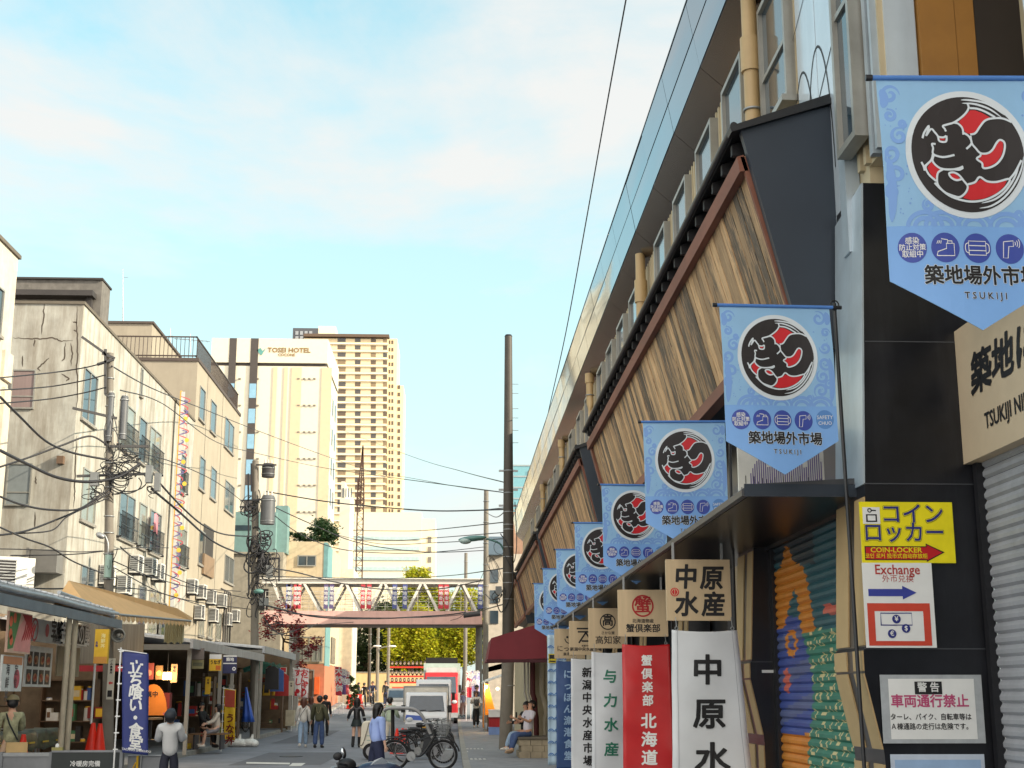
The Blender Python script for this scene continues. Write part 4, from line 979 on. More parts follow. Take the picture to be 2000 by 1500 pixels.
# stained plaster building
b1 = thing('plaster_building', 'stained cream plaster building with cracked side wall, railed windows and air conditioners', 'building', (-14, 55, 0))
Y0, Y1, ZT = 45.2, 65.6, 14.5
m = MB(); m.box(-34, Y0, 0, XL, Y1, ZT); m.build('wall', plaster, b1)
m = MB(); m.box(-34, Y0 - .05, ZT, XL + .05, Y1, ZT + .1); m.build('coping', C('dark coping', 0, 0, 0), b1)
m = MB(); m.box(-34, 49, ZT, -12.94, 50.2, 16.5); m.build('roof_house', C('weathered dark wall', 104, 100, 94, rough=.9, var=.3, dirt=.5), b1)
m = MB(); m.box(-34, 48.9, 16.5, -12.9, 50.3, 16.57); m.box(-17, 48.4, 15.75, -13.1, 48.95, 15.95); m.box(-13.4, 48.7, ZT + .1, -13.2, 48.95, 15.9); m.box(-20.5, 48.7, 15.2, -20, 48.95, 15.6); m.build('roof_gear', C('dark rusted metal', 52, 48, 46, rough=.7), b1)
rows = [(10.75, 12.5), (7.45, 9.2), (4.2, 6.0)]
for r_, (z0, z1) in enumerate(rows):
    for k, (pa_, pb_) in enumerate(((156, 184), (231, 262), (271, 286), (293, 315), (349, 366))):
        if r_ == 2 and k == 4: continue
        qy = (830, 1000, 1130)[r_]; window_east(b1, XL, YL(pa_, py=qy), YL(pb_, py=qy), z0, z1, 1 if k not in (2,) else 0, r_ < 2 and k > 0, glass2 if (k + r_) % 2 else glass)
window_east(b1, XL, YL(264), YL(268), 13.3, 14.4, 0)
window_east(b1, XL, YL(322), YL(340), 4.2, 5.6, 1)
def front_window(parent, Y, px0, py0, px1, py1, mt, nm='window', d=.04):
    a = P(px0, py1, Y); c_ = P(px1, py0, Y); m = MB(); m.box(a.x, Y - d, a.z, c_.x, Y + .02, c_.z); w_ = m.build(nm, mt, parent)
    m = MB(); t = .05; x0, x1, z0, z1 = a.x, c_.x, a.z, c_.z
    for q in ((x0 - t, z0 - t, x1 + t, z0), (x0 - t, z1, x1 + t, z1 + t), (x0 - t, z0, x0, z1), (x1, z0, x1 + t, z1)): m.box(q[0], Y - d - .03, q[1], q[2], Y + .01, q[3])
    zz = z0 + (z1 - z0) * .3; m.box(x0, Y - d - .02, zz - .02, x1, Y - d - .002, zz + .02)
    m.build('frame', alu, w_); return w_
mauve = C('mauve board', 128, 110, 106, rough=.7, var=.12, scale=1, stretch=(8, 1, .3))
front_window(b1, Y0, 22, 725, 69, 796, mauve); front_window(b1, Y0, 12, 908, 62, 985, C('blue grey board', 116, 122, 122, rough=.6))
front_window(b1, Y0, 10, 1103, 55, 1160, C('grey board', 150, 150, 146))
a = P(71, 1122, Y0); c_ = P(126, 1078, Y0); m = MB(); m.box(a.x, Y0 - .8, a.z, c_.x, Y0, c_.z); m.box(a.x - .12, Y0 - .85, a.z - .45, a.x - .03, Y0, c_.z + .05); m.build('metal_box', C('grey steel box', 108, 106, 102, rough=.5, dirt=.4), b1)
a = P(113, 907, Y0); c_ = P(127, 892, Y0); m = MB(); m.box(a.x, Y0 - .2, a.z, c_.x, Y0, c_.z); m.build('vent', C('rusty vent', 100, 78, 60, rough=.7), b1)
m = MB(); pf = front((0, Y0 - .003, 0)); rn = random.Random(5)
def crack(pts, wd=.045):
    q = []
    for (x0, y0), (x1, y1) in zip(pts[:-1], pts[1:]):
        for i in range(6):
            t = i / 6; p = P(x0 + (x1 - x0) * t + rn.uniform(-1, 1), y0 + (y1 - y0) * t + rn.uniform(-1, 1), Y0); q.append((p.x, p.z))
    ribbon(m, pf, q, wd, .001, True)
for q in ([(86, 590), (85, 625), (79, 660)], [(25, 660), (60, 661), (80, 662), (105, 660), (120, 666), (148, 664)], [(151, 598), (150, 640), (152, 680), (150, 720), (152, 760), (149, 815)], [(68, 662), (66, 680)], [(128, 668), (126, 700), (118, 706)],
          [(96, 698), (86, 708), (74, 720), (80, 726)], [(45, 694), (44, 722)], [(138, 670), (141, 690), (138, 720)], [(120, 730), (135, 740), (128, 745)], [(143, 628), (152, 632)], [(143, 645), (151, 648)], [(150, 850), (147, 900), (146, 960), (143, 1000)], [(70, 930), (70, 950)], [(68, 1000), (69, 1040)]): crack(q)
m.build('crack', C('dark crack', 74, 64, 54, rough=.9), b1)
# tan building with roof railing
b2 = thing('tan_building', 'tan panelled building with a railed roof terrace and narrow windows', 'building', (-14, 74, 0))
Y0, Y1, ZT = 65.62, 79.2, 17.5
m = MB(); m.box(-34, Y0, 0, XL, Y1, ZT); m.build('wall', brown_wall, b2)
m = MB(); m.box(-34, Y0 - .06, ZT, XL + .06, Y1 + .05, ZT + .16); m.build('coping', C('brown coping', 74, 62, 54, rough=.6), b2)
m = MB(); m.box(-24, 71, ZT + .16, -16, 78.5, 20.8); m.build('penthouse', brown_wall, b2); m = MB(); m.box(-24.1, 70.9, 20.8, -15.9, 78.6, 20.92); m.build('penthouse_roof', C('brown coping', 0, 0, 0), b2)
m = MB()
for zz in (ZT + 1.25, ZT + .3): m.box(-30, Y0 + .1, zz - .03, XL - .1, Y0 + .16, zz + .03); m.box(XL - .16, Y0 + .1, zz - .03, XL - .1, Y1 - .2, zz + .03)
x = -30
while x < XL - .1: m.box(x, Y0 + .115, ZT + .16, x + .025, Y0 + .145, ZT + 1.25); x += .2
y = Y0 + .3
while y < Y1 - .2: m.box(XL - .145, y, ZT + .16, XL - .115, y + .03, ZT + 1.25); y += .22
m.build('railing', C('brown rail', 70, 58, 50, rough=.5, metal=.3), b2)
for r_, (z0, z1) in enumerate(((14.9, 16.5), (11.6, 13.2), (8.0, 9.65))):
    for k, (pa_, pb_) in enumerate(((388, 399), (411, 422), (440, 458))):
        if r_ == 2 and k == 1:
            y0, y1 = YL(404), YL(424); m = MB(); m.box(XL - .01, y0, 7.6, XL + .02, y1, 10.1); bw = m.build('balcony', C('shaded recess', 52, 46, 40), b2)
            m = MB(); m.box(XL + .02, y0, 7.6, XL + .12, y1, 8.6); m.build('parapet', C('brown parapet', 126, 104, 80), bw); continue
        qy = (800, 930, 1060)[r_]; window_east(b2, XL, YL(pa_, py=qy), YL(pb_, py=qy), z0 - (.2 if k == 2 and r_ == 2 else 0), z1 - (.4 if k == 2 and r_ == 2 else 0), 1 if k == 2 else 0, False, glass)
for k in range(4):
    window_east(b2, XL, YL(388 + 17 * k, py=1200), YL(398 + 17 * k, py=1200), 4.6, 6.0, 1, False, glass2)
m = MB()
for y in (68.5, 73.2): m.box(XL, y, .2, XL + .012, y + .03, ZT)
for k in range(4): y = 75 + k * .7; m.tube([(XL + .05, y, 7.3), (XL + .25, y, 7.2), (XL + .3, y, 6.9), (XL + .3, y, 4.2)], .045, 8)
m.build('pipe', C('dark pipe', 62, 58, 54, rough=.5), b2)
# roof aerials
def mast(px, top, base, Y, label, yagi=False):
    a = P(px, base, Y); t = P(px, top, Y); o = thing('roof_aerial', label, 'antenna', tuple(a)); m = MB(); m.cyl(a, t, .035, .015, 8); m.build('mast', steel, o)
    if yagi:
        m = MB(); z = t.z - .4; m.cyl((a.x - 1.0, Y, z + .1), (a.x + 1.1, Y, z - .05), .02, n=6)
        for i in range(8): m.cyl((a.x - .9 + i * .26, Y - .25, z + .08 - i * .02), (a.x - .9 + i * .26, Y + .25, z + .08 - i * .02), .012, n=5)
        m.build('crossbar', steel, o)
    else:
        m = MB(); m.cyl((a.x - .12, Y, t.z - .5), (a.x + .12, Y, t.z - .5), .015, n=5); m.build('crossbar', steel, o)
mast(240, 525, 634, 76, 'tall thin rod aerial on the tan building\'s penthouse')
mast(372, 652, 690, 80, 'comb-shaped aerial above the tan building\'s railing', True)
mast(333, 640, 672, 79, 'short hooked aerial on the tan building\'s penthouse roof')
# hanging vertical sign
Y = 60.6; a = P(329, 1190, Y); c_ = P(355, 763, Y)
vsn = thing('vertical_sign', 'very tall narrow vertical sign with yellow edge fixed to the plaster building', 'sign', (-12.2, Y, a.z))
m = MB(); m.box(a.x, Y, a.z, c_.x, Y + .35, c_.z); m.build('box', C('sign side ochre', 206, 160, 62, rough=.5), vsn)
pl = front((a.x, Y - .002, a.z)); W_, H_ = c_.x - a.x, c_.z - a.z
m = MB(); rect(m, pl, .22, .05, W_ - .01, H_ - .05, .002); m.build('face', C('sign grey white', 190, 190, 186), vsn)
m = MB(); rn = random.Random(2)
for i in range(26):
    v = .3 + i * (H_ - .5) / 26; ribbon(m, pl, smooth([(.26 + rn.uniform(0, .1), v), (.36 + rn.uniform(-.1, .1), v + .13), (W_ - .05, v + .3)]), .05, .004, True)
m.build('red_figure', C('faded red print', 186, 84, 92), vsn)
m = MB()
for i in range(20): v = .4 + i * (H_ - .6) / 20; ribbon(m, pl, smooth([(W_ - .04, v), (.3 + rn.uniform(-.1, .1), v + .13), (.17, v + .22)]), .06, .005, True)
m.build('violet_figure', C('faded violet print', 108, 100, 146), vsn)
m = MB()
for i in range(9): v = .6 + i * (H_ - .9) / 9; disc(m, pl, .3 + .1 * (i % 2), v, .1, .006, 10)
m.build('yellow_figure', C('faded yellow print', 222, 186, 70), vsn)

# air conditioners
ac_m = C('air conditioner casing', 206, 204, 196, rough=.5, dirt=.25)
def make_ac():
    r_ = thing('air_conditioner', 'x', 'air conditioner'); m = MB(); m.box(0, -.4, 0, .3, .4, .6); m.build('casing', ac_m, r_)
    m = MB(); m.box(.3, -.32, .06, .303, .18, .54); m.build('fan_opening', ink, r_)
    m = MB()
    for i in range(9): m.box(.303, -.33, .06 + i * .058, .32, .19, .082 + i * .058)
    m.build('grille', steel, r_)
    m = MB(); m.box(.02, -.403, .05, .28, -.4, .55); m.build('side_opening', ink, r_)
    m = MB()
    for i in range(8): m.box(.02, -.412, .06 + i * .062, .28, -.403, .1 + i * .062)
    m.build('side_grille', steel, r_)
    m = MB()
    for y_ in (-.33, .3): m.box(-.06, y_, -.05, .36, y_ + .05, 0)
    m.build('bracket', black_metal, r_); return r_
ac0 = make_ac()
ACS = [(254, 1120, 'air conditioner under the railed windows, left of a pair on the plaster building'), (282, 1124, 'air conditioner right of the first pair on the plaster building'), (298, 1134, 'air conditioner third along the ledge of the plaster building'),
       (230, 1160, 'air conditioner just right of the transformer pole above the tan awning'), (196, 1142, 'air conditioner half behind the transformer pole'), (366, 1160, 'air conditioner below the tall vertical sign'),
       (384, 1170, 'air conditioner second right of the tall vertical sign'), (404, 1180, 'air conditioner on the tan building beside the bent pipes'), (425, 1186, 'air conditioner under the bent pipes of the tan building'), (452, 1215, 'air conditioner at the tan building\'s far corner'),
       (380, 1210, 'dark air conditioner low on the wall over the stall roof'), (408, 1215, 'air conditioner low over the stall roof, by the pipes'), (436, 1222, 'farthest low air conditioner over the stall roof')]
for i, (px, py, lb) in enumerate(ACS):
    o = ac0 if i == 0 else copy_tree(ac0); p = PX(px, py, XL); put(o, (XL + .06, p.y, p.z), 0, 1.15); tag(o, lb, 'air conditioner', 'air conditioners on the left-hand walls')
for i, (px, py) in enumerate(((2, 1150), (18, 1150))):
    o = copy_tree(ac0); p = P(px, py, 33 + i * .9); put(o, (p.x, p.y, p.z), R(-60), 1.2); tag(o, ('white air conditioner at the left edge of the picture above the stall roof', 'white round-fan air conditioner beside the leftmost one, above the stall roof')[i], 'air conditioner', 'air conditioners on the left-hand walls')
# cloth hung at a window
p = PX(305, 1030, XL + .25); o = thing('hanging_cloth', 'pink cloth hung over a window railing of the plaster building', 'cloth', tuple(p)); m = MB()
m.add([(p.x + .05 * math.sin(i), p.y - .5 + i * .2, p.z + .5 - j * .25 + .04 * math.sin(i * 2)) for j in range(4) for i in range(6)], [(j * 6 + i, j * 6 + i + 1, j * 6 + i + 7, j * 6 + i + 6) for j in range(3) for i in range(5)], True)
m.build('fabric', C('pink cloth', 190, 120, 128), o).modifiers.new('thick', 'SOLIDIFY').thickness = .01

# ------------------------------------------------------------------ covered stalls along the left pavement
EX_ = -7.25
lead_m = C('pale gutter metal', 168, 172, 176, rough=.45, metal=.3, dirt=.3)
roof_m = C('white tin roof', 196, 198, 200, rough=.55, var=.12, dirt=.5)
s_back = C('grey shop shutter', 158, 160, 154, rough=.55, metal=.2, var=.12, dirt=.4)
ar1 = thing('stall_roof', 'white tin stall roof with blue grey gutter beam at the left edge, on pale posts', 'roof', (-8.5, 26, 3.2))
m = MB(); m.prism([(-12.4, 4.15), (-12.4, 4.2), (EX_ - .1, 3.5), (EX_ - .1, 3.45)], 'y', 14, 30.7)
y = 14.1
while y < 30.6: m.prism([(-12.3, 4.19), (-12.3, 4.23), (EX_ - .1, 3.53), (EX_ - .1, 3.49)], 'y', y, y + .05); y += .38
m.build('sheet', roof_m, ar1)
m = MB(); m.box(EX_ - .08, 14, 3.12, EX_, 31, 3.3); m.build('gutter_beam', C('blue grey beam', 112, 124, 134, rough=.5, dirt=.3), ar1)
m = MB(); m.tube([(EX_ - .12, 14 + i * 1.7, 3.42 + .015 * math.sin(i * 2)) for i in range(11)], .055, 8); m.tube([(EX_ - .3, 27, 3.62), (EX_ - .25, 29, 3.55), (EX_ - .1, 30.6, 3.36)], .04); m.build('roof_pipe', lead_m, ar1)
for yy, xx in ((27.2, EX_ - .12), (27.65, EX_ - .12), (24.3, -7.95)):
    m = MB(); m.cyl((xx, yy, .12), (xx, yy, 3.14), .055 if xx > -7.5 else .05, n=12); m.build('post', C('cream post', 182, 170, 146, rough=.5, dirt=.3), ar1)
# ground floor shop walls behind
sw = thing('shop_shutters', 'row of closed grey roller shutters in shadow behind the left stall', 'shutter', (-12.2, 28, 0))
m = MB(); z = .15
while z < 2.5: m.prism([(-11.4, z), (-11.37, z + .03), (-11.37, z + .07), (-11.4, z + .09)], 'y', 22, 33.6); z += .095
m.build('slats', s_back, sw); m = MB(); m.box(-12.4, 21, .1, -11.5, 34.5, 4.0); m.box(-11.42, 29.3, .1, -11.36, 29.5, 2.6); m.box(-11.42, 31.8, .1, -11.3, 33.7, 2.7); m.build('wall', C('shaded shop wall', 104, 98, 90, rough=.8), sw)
# boards and prints on the street side of the left stall
def street_board(name, label, X, px0, px1, ytop, ybot, mt, cat='sign', group=None, thick=.04):
    y0, y1 = YofX(px0, X), YofX(px1, X); zt, zb = PX(px0, ytop, X).z, PX(px0, ybot, X).z
    o = thing(name, label, cat, (X, (y0 + y1) / 2, zb), group); pl = east((X, y0, zb)); m = MB(); slab(m, pl, 0, 0, y1 - y0, zt - zb, thick); m.build('board', mt, o); return o, pl, y1 - y0, zt - zb
o, pl, W_, H_ = street_board('food_poster', 'large poster of red meat slices at the left edge above the menu board', -7.45, 6, 52, 1190, 1273, C('poster cream', 214, 176, 152))
m = MB(); rn = random.Random(4)
poly(m, pl, [(.35, H_ * .05), (W_ - .02, .03), (W_ - .02, H_ * .55), (.9, H_ * .92), (.5, H_ * .6)], .003); m.build('pale_meat', C('meat pink', 220, 146, 138), o)
m = MB()
for i in range(6): ribbon(m, pl, smooth([(.75 + i * .13, H_ * (.3 + .02 * i)), (.9 + i * .1, H_ * .55), (.95 + i * .12, H_ * .8)]), .07, .005, True)
poly(m, pl, [(.9, H_ * .8), (W_ - .02, H_ * .5), (W_ - .02, H_ - .02), (.7, H_ - .02)], .004); m.build('red_meat', C('meat red', 172, 34, 38), o)
m = MB(); poly(m, pl, [(.02, .05), (.3, .08), (.5, H_ * .6), (.62, H_ - .02), (.02, H_ - .02)], .0045); m.build('green_leaf', C('leaf print', 84, 128, 70), o)
m = MB()
for u, v in ((.12, H_ * .45), (.18, H_ * .3), (.3, H_ * .85), (.1, H_ * .75)): disc(m, pl, u, v, .09, .006, 14)
m.build('orange_print', C('salmon print', 224, 106, 70), o)
def menu(o, pl, W_, H_, nx, ny, seed, mts, top=.1):
    rn = random.Random(seed); m1, m2, m3 = MB(), MB(), MB()
    for j in range(ny):
        for i in range(nx):
            u0 = .05 + i * (W_ - .1) / nx; u1 = u0 + (W_ - .1) / nx * .8; v0 = .05 + j * (H_ - top) / ny; v1 = v0 + (H_ - top) / ny * .82
            rect(m1, pl, u0, v0, u1, v1, .003); disc(m2, pl, (u0 + u1) / 2, v0 + (v1 - v0) * .45, (u1 - u0) * .4, .005, 16, (v1 - v0) * .3)
            for q in range(3): disc(m3, pl, (u0 + u1) / 2 + rn.uniform(-.2, .2) * (u1 - u0), v0 + (v1 - v0) * rn.uniform(.35, .6), (u1 - u0) * .13, .007, 8)
    m1.build('photo', mts[0], o); m2.build('bowl', mts[1], o); m3.build('dish', mts[2], o)
photo_m = C('menu photo dark', 52, 46, 42); bowl_m = C('menu bowl', 168, 116, 76); dish_m = C('menu food red', 178, 62, 48)
o, pl, W_, H_ = street_board('menu_board', 'white menu sheet with eight bowl photos hung under the left stall roof', -8.2, 46, 97, 1259, 1341, C('menu white', 214, 214, 208)); menu(o, pl, W_, H_, 4, 2, 1, (photo_m, bowl_m, dish_m))
o, pl, W_, H_ = street_board('price_board', 'grey white price board with orange heading, below the meat poster', -7.5, 0, 40, 1278, 1350, C('menu white', 0, 0, 0))
m = MB(); rect(m, pl, .02, H_ * .75, W_ - .05, H_ - .02, .003); m.build('heading', C('faded orange', 196, 132, 92), o)
m = MB(); vtext(m, pl, '海鮮丼', .3, H_ * .58, .2, h=.004); vtext(m, pl, '定食', .75, H_ * .58, .2, h=.004); m.build('lettering', C('grey ink', 88, 86, 86), o)
m = MB(); disc(m, pl, W_ - .3, H_ * .35, .16, .004, 20); m.build('seal', C('faded red print', 0, 0, 0), o)
o, pl, W_, H_ = street_board('shop_sign', 'white shop sign with red circle and black characters under the left stall roof', -8.05, 50, 113, 1204, 1250, C('sign grey white', 190, 190, 186))
m = MB(); text(m, pl, '宝船', W_ * .8, H_ * .62, .4, bold=.03); text(m, pl, '海鮮丼', W_ * .8, H_ * .2, .18); m.build('lettering', ink, o)
m = MB(); disc(m, pl, W_ * .5, H_ * .55, .13, .003, 20); ring(m, pl, W_ * .12, H_ * .5, .2, .05, .003); m.build('round_mark', C('faded red print', 0, 0, 0), o)
o, pl, W_, H_ = street_board('shop_sign', 'black shop sign with five white characters under the left stall roof', -8.0, 115, 163, 1213, 1256, C('sign black', 42, 42, 44))
m = MB(); text(m, pl, '金いわの屋', W_ / 2, H_ * .5, .5, bold=.02, sx=.92); m.build('lettering', white_paint, o)
m = MB(); rect(m, pl, 0, 0, W_, .035, .004); m.build('rim', white_paint, o)
o, pl, W_, H_ = street_board('cloth_screen', 'beige cloth screen hanging under the black shop sign', -8.3, 108, 151, 1260, 1320, C('beige sacking', 158, 144, 118, rough=.9, var=.15))
m = MB(); rect(m, pl, W_ * .3, H_ * .68, W_ * .65, H_ * .9, .004); m.build('tag', C('dull red tag', 150, 40, 44), o)
# camouflage table behind the barrier
o = thing('covered_table', 'long table under a green camouflage sheet at the left stall', 'table', (-9.2, 29, .12))
m = MB(); nx_ = 22; v = []
for j in range(6):
    for i in range(nx_ + 1):
        yv = 26 + 6.5 * i / nx_; d = (0, .55, .58, .6, .6, .62)[j]; zv = (.98, .98, .9, .78, .68, .6)[j] + .03 * math.sin(i * 1.9 + j); v.append((-9.3 + d + .03 * math.sin(i * 2.3 + j * .7), yv, zv))
m.add(v, [(j * (nx_ + 1) + i, (j + 1) * (nx_ + 1) + i, (j + 1) * (nx_ + 1) + i + 1, j * (nx_ + 1) + i + 1) for j in range(5) for i in range(nx_)], True)
camo = C('camouflage green', 62, 74, 54, rough=.5, var=.6, scale=6)
m.build('sheet', camo, o).modifiers.new('thick', 'SOLIDIFY').thickness = .008
for yy in (26.4, 28.4, 30.4, 32.2):
    for xx in (-9.2, -8.75): m = MB(); m.cyl((xx, yy, .12), (xx, yy, .93), .025, n=8); m.build('leg', steel, o)
m = MB()
for i in range(6): m.box(-8.672, 26.6 + i * 1.0, .73, -8.655, 27.0 + i * 1.0, .765)
m.build('yellow_strap', C('strap yellow', 206, 176, 52), o)
# barrier and board in front
br = thing('street_barrier', 'grey panelled street barrier at the bottom left', 'barrier', (-7.9, 24.2, 0))
p0 = P(0, 1470, 24.2); p1 = P(102, 1470, 24.2); p2 = P(236, 1469, 24.2)
m = MB(); m.box(p0.x - .6, 24.2, p1.z - .06, p1.x, 24.28, p1.z); m.build('rail', steel, br); m = MB(); m.box(p0.x - .6, 24.22, .12, p1.x - .05, 24.26, p1.z - .06); m.build('panel', C('barrier grey', 128, 130, 132, rough=.5), br)
for xx in (p0.x, p1.x - .05): m = MB(); m.box(xx, 24.19, .1, xx + .05, 24.3, p1.z + .01); m.build('post', C('barrier grey', 0, 0, 0), br)
o = thing('notice_board', 'low black notice board with white lettering at the bottom left', 'sign', ((p1.x + p2.x) / 2, 24.2, 0))
m = MB(); m.box(p1.x + .01, 24.15, .15, p2.x, 24.25, p2.z); m.build('board', C('board black green', 30, 38, 36, rough=.4), o)
m = MB(); m.box(p1.x + .005, 24.13, p2.z, p2.x + .02, 24.27, p2.z + .03); m.box(p2.x, 24.13, .12, p2.x + .05, 24.27, p2.z); m.build('frame', C('barrier grey', 0, 0, 0), o)
m = MB(); pl = front((p1.x + .01, 24.148, p2.z)); text(m, pl, '冷暖房完備', .56, -.19, .1, .003, .015); m.build('lettering', white_paint, o)
p = P(114, 1466, 24.25); o = thing('tissue_box', 'small tissue box on top of the black notice board', 'box', tuple(p)); m = MB(); m.box(p.x - .09, 24.16, p2.z + .03, p.x + .09, 24.24, p2.z + .08); m.build('carton', C('olive carton', 150, 142, 84), o); m = MB(); m.ell((p.x - .01, 24.2, p2.z + .1), .035, .02, .045, 8, 5); m.build('tissue', white_paint, o)
# low wire fence between the flag and the grey-jacket man
a = P(250, 1476, 24.3); c_ = P(322, 1476, 24.3); o = thing('wire_fence', 'low wire fence with a yellow post beside the navy flag', 'fence', (a.x, 24.3, 0)); m = MB()
m.cyl(a, c_, .012, n=6); m.cyl((c_.x, 24.3, 0), (c_.x, 24.3, c_.z + .02), .02, n=8); m.cyl((a.x + .22, 24.3, 0), (a.x + .22, 24.3, c_.z + .02), .02, n=8); m.build('rail', steel, o)
m = MB(); m.cyl((a.x + .17, 24.26, 0), (a.x + .17, 24.26, a.z), .02, n=8); m.tube(smooth([(a.x + .15, 24.25, .6), (a.x + .05, 24.25, .4), (a.x - .08, 24.25, .25)], 5), .012); m.build('yellow_post', C('post yellow', 214, 168, 30), o)
m = MB(); m.quad((a.x, 24.31, .1), (c_.x, 24.31, .1), (c_.x, 24.31, c_.z), (a.x, 24.31, c_.z)); m.build('panel', C('barrier grey', 0, 0, 0), o)
# navy flag
def nobori(px0, px1, ytop, ybot, Y, mt, label, body, inkm, size, lean=0, group='tall street flags', base=None, low=None, step=None, print_=None):
    a = P(px0, ytop, Y); c_ = P(px1, ybot, Y); W_ = c_.x - a.x; H_ = a.z - c_.z; zb = g(Y) + (base if base is not None else (.12 if a.x < LX else 0))
    o = thing('street_flag', label, 'flag', (a.x, Y, zb), group); pl = front((a.x + .02, Y, a.z)); nv = 30; m = MB()
    rn = random.Random(int(px0)); f1 = rn.uniform(0, 6)
    class PW(Plane):
        def p(s, u, v, h=0): return Plane.p(s, u + lean * (-v), v - .12 * u / max(W_, .01) * W_ * .8, h + .035 * math.sin(v * 3.2 + u * 5 + f1) * min(1, u / W_ + .2) + .02 * math.sin(u * 14 + f1))
    pw = PW(pl.o, pl.r, pl.u, pl.n)
    m.add([pw.p(W_ * i / 8, -H_ * j / nv) for j in range(nv + 1) for i in range(9)], [(j * 9 + i, j * 9 + 9 + i, j * 9 + 10 + i, j * 9 + i + 1) for j in range(nv) for i in range(8)], True)
    cl = m.build('cloth', mt, o); cl.modifiers.new('thick', 'SOLIDIFY').thickness = .003
    m = MB(); st_ = step or size * 1.1
    for i, ch in enumerate(body):
        if ch == ' ': continue
        text(m, pw, ch, W_ * .5, -.16 * H_ - i * st_, size, .008, .03, shear=.15)
    if low:
        text(m, pw, low, W_ * .55, -H_ + .06, size * .2, .008, .02)
    m.build('lettering', inkm, cl)
    if print_: print_(pw, W_, H_, cl)
    m = MB(); m.cyl((a.x, Y, zb), (a.x, Y, a.z + .06), .014, n=8); m.cyl((a.x - .05, Y, a.z + .03), (a.x + W_, Y, a.z - .04), .009, n=6)
    for i in range(7): m.box(a.x - .03, Y - .01, a.z - i * H_ / 6.2 - .01, a.x + .05, Y + .01, a.z - i * H_ / 6.2 + .01)
    m.build('pole', white_paint, o); return o
nobori(236, 276, 1272, 1470, 24, C('navy flag cloth', 52, 62, 122, rough=.6), 'navy blue street flag with white brush characters, nearest flag on the left', '立ち喰い・食堂', white_paint, .25, .06, low='TACHIGUI SHOKUDO', step=.205)
nobori(437, 455, 1345, 1444, 45, C('yellow flag cloth', 206, 168, 30, rough=.6), 'yellow street flag with dark red characters and a red top picture by the kerb', '  うな丼', C('dark red ink', 112, 34, 26), .3, .03, base=0,
       print_=lambda pw, W_, H_, cl: [ (lambda mm: (rect(mm, pw, .02, -.55, W_ - .02, -.03, .007), mm.build('picture', C('flag picture red', 160, 60, 40), cl)))(MB()) ])
C('flag red', 196, 40, 50)
def redtop(pw, W_, H_, cl):
    mm = MB(); rect(mm, pw, .01, -H_ + .02, W_ - .01, -H_ * .82, .007); disc(mm, pw, W_ * .5, -H_ * .8, W_ * .32, .007, 16); mm.build('print', C('flag red', 196, 40, 50), cl)
nobori(584, 601, 1305, 1362, 66, C('white flag cloth', 226, 218, 216), 'white street flag with pink red lettering, right one of the pair by the stalls', 'おにぎり', C('flag red', 0, 0, 0), .36, .0, print_=redtop, step=.3)
nobori(573, 585, 1306, 1360, 65.2, C('white flag cloth', 0, 0, 0), 'white street flag with red swirl print, left one of the pair by the stalls', 'すし', C('flag red', 0, 0, 0), .36, .05, print_=redtop, step=.4)
redf = C('red flag cloth', 204, 54, 70)
nobori(654, 665, 1302, 1358, 84, redf, 'red street flag with white characters, front one of the far trio', '大特価', white_paint, .45, .04)
nobori(664, 673, 1306, 1356, 85, C('violet flag cloth', 112, 84, 140), 'violet street flag between the red ones of the far trio', '築地', white_paint, .45, .04)
nobori(672, 679, 1310, 1356, 86, C('pale red flag cloth', 190, 74, 84), 'faded red street flag, rearmost of the far trio', '市場', white_paint, .4, .04)
nobori(911, 920, 1312, 1362, 75, redf, 'red street flag on the right pavement near the stall', '海鮮', white_paint, .4, .0)
nobori(920, 936, 1310, 1350, 76, C('lilac flag cloth', 156, 150, 196), 'lilac street flag with white print on the right pavement', '丼物', white_paint, .4, .0)

# tan awning around the left pole
aw = thing('tan_awning', 'tan canvas awning with scalloped edge over the left stalls', 'awning', (-8, 34, 3.7))
tan = C('tan canvas', 206, 164, 112, rough=.8, var=.1, scale=2, dirt=.2)
Pa = P(105, 1182, 29.5); Pb = P(133, 1135, 30.5); Pc = P(376, 1208, 38.6); Pd = P(372, 1213, 38.2); Pe = P(178, 1196, 29.2)
m = MB(); m.add([Pa, Pb, P(345, 1189, 37.2), Pc, Pd, Pe], [(0, 1, 5), (1, 2, 4, 5), (2, 3, 4)]); cl = m.build('canvas', tan, aw); cl.modifiers.new('thick', 'SOLIDIFY').thickness = .02
m = MB(); n = 24; e0, e1 = Pe, Pd
for i in range(n):
    q0 = e0.lerp(e1, i / n); q1 = e0.lerp(e1, (i + .92) / n); mid = (q0 + q1) / 2
    m.add([q0 + Vector((.01, 0, 0)), q1 + Vector((.01, 0, 0)), q1 - Vector((-.02, 0, .1)), mid - Vector((-.02, 0, .16)), q0 - Vector((-.02, 0, .1))], [(0, 4, 3, 2, 1)])
m.build('scallop', C('tan canvas light', 212, 172, 122, rough=.8), aw)
m = MB(); m.cyl(Pe, Pd, .03, n=8); m.cyl(Pa, Pe, .025, n=8); m.build('rod', steel, aw)
a = P(322, 1208, 37.8); c_ = P(358, 1256, 37.8); o = thing('striped_curtain', 'striped pale green curtain hanging at the tan awning\'s far end', 'curtain', tuple(a)); m = MB(); W_ = c_.x - a.x
m.add([(a.x + W_ * i / 20, 37.8 + .03 * (-1) ** i, a.z if j == 0 else c_.z + .03 * math.sin(i)) for j in range(2) for i in range(21)], [(i, 21 + i, 22 + i, i + 1) for i in range(20)]); m.build('fabric', C('pale green stripe', 146, 146, 122, rough=.8, var=.2, scale=9, stretch=(3, 1, .1)), o).modifiers.new('thick', 'SOLIDIFY').thickness = .01
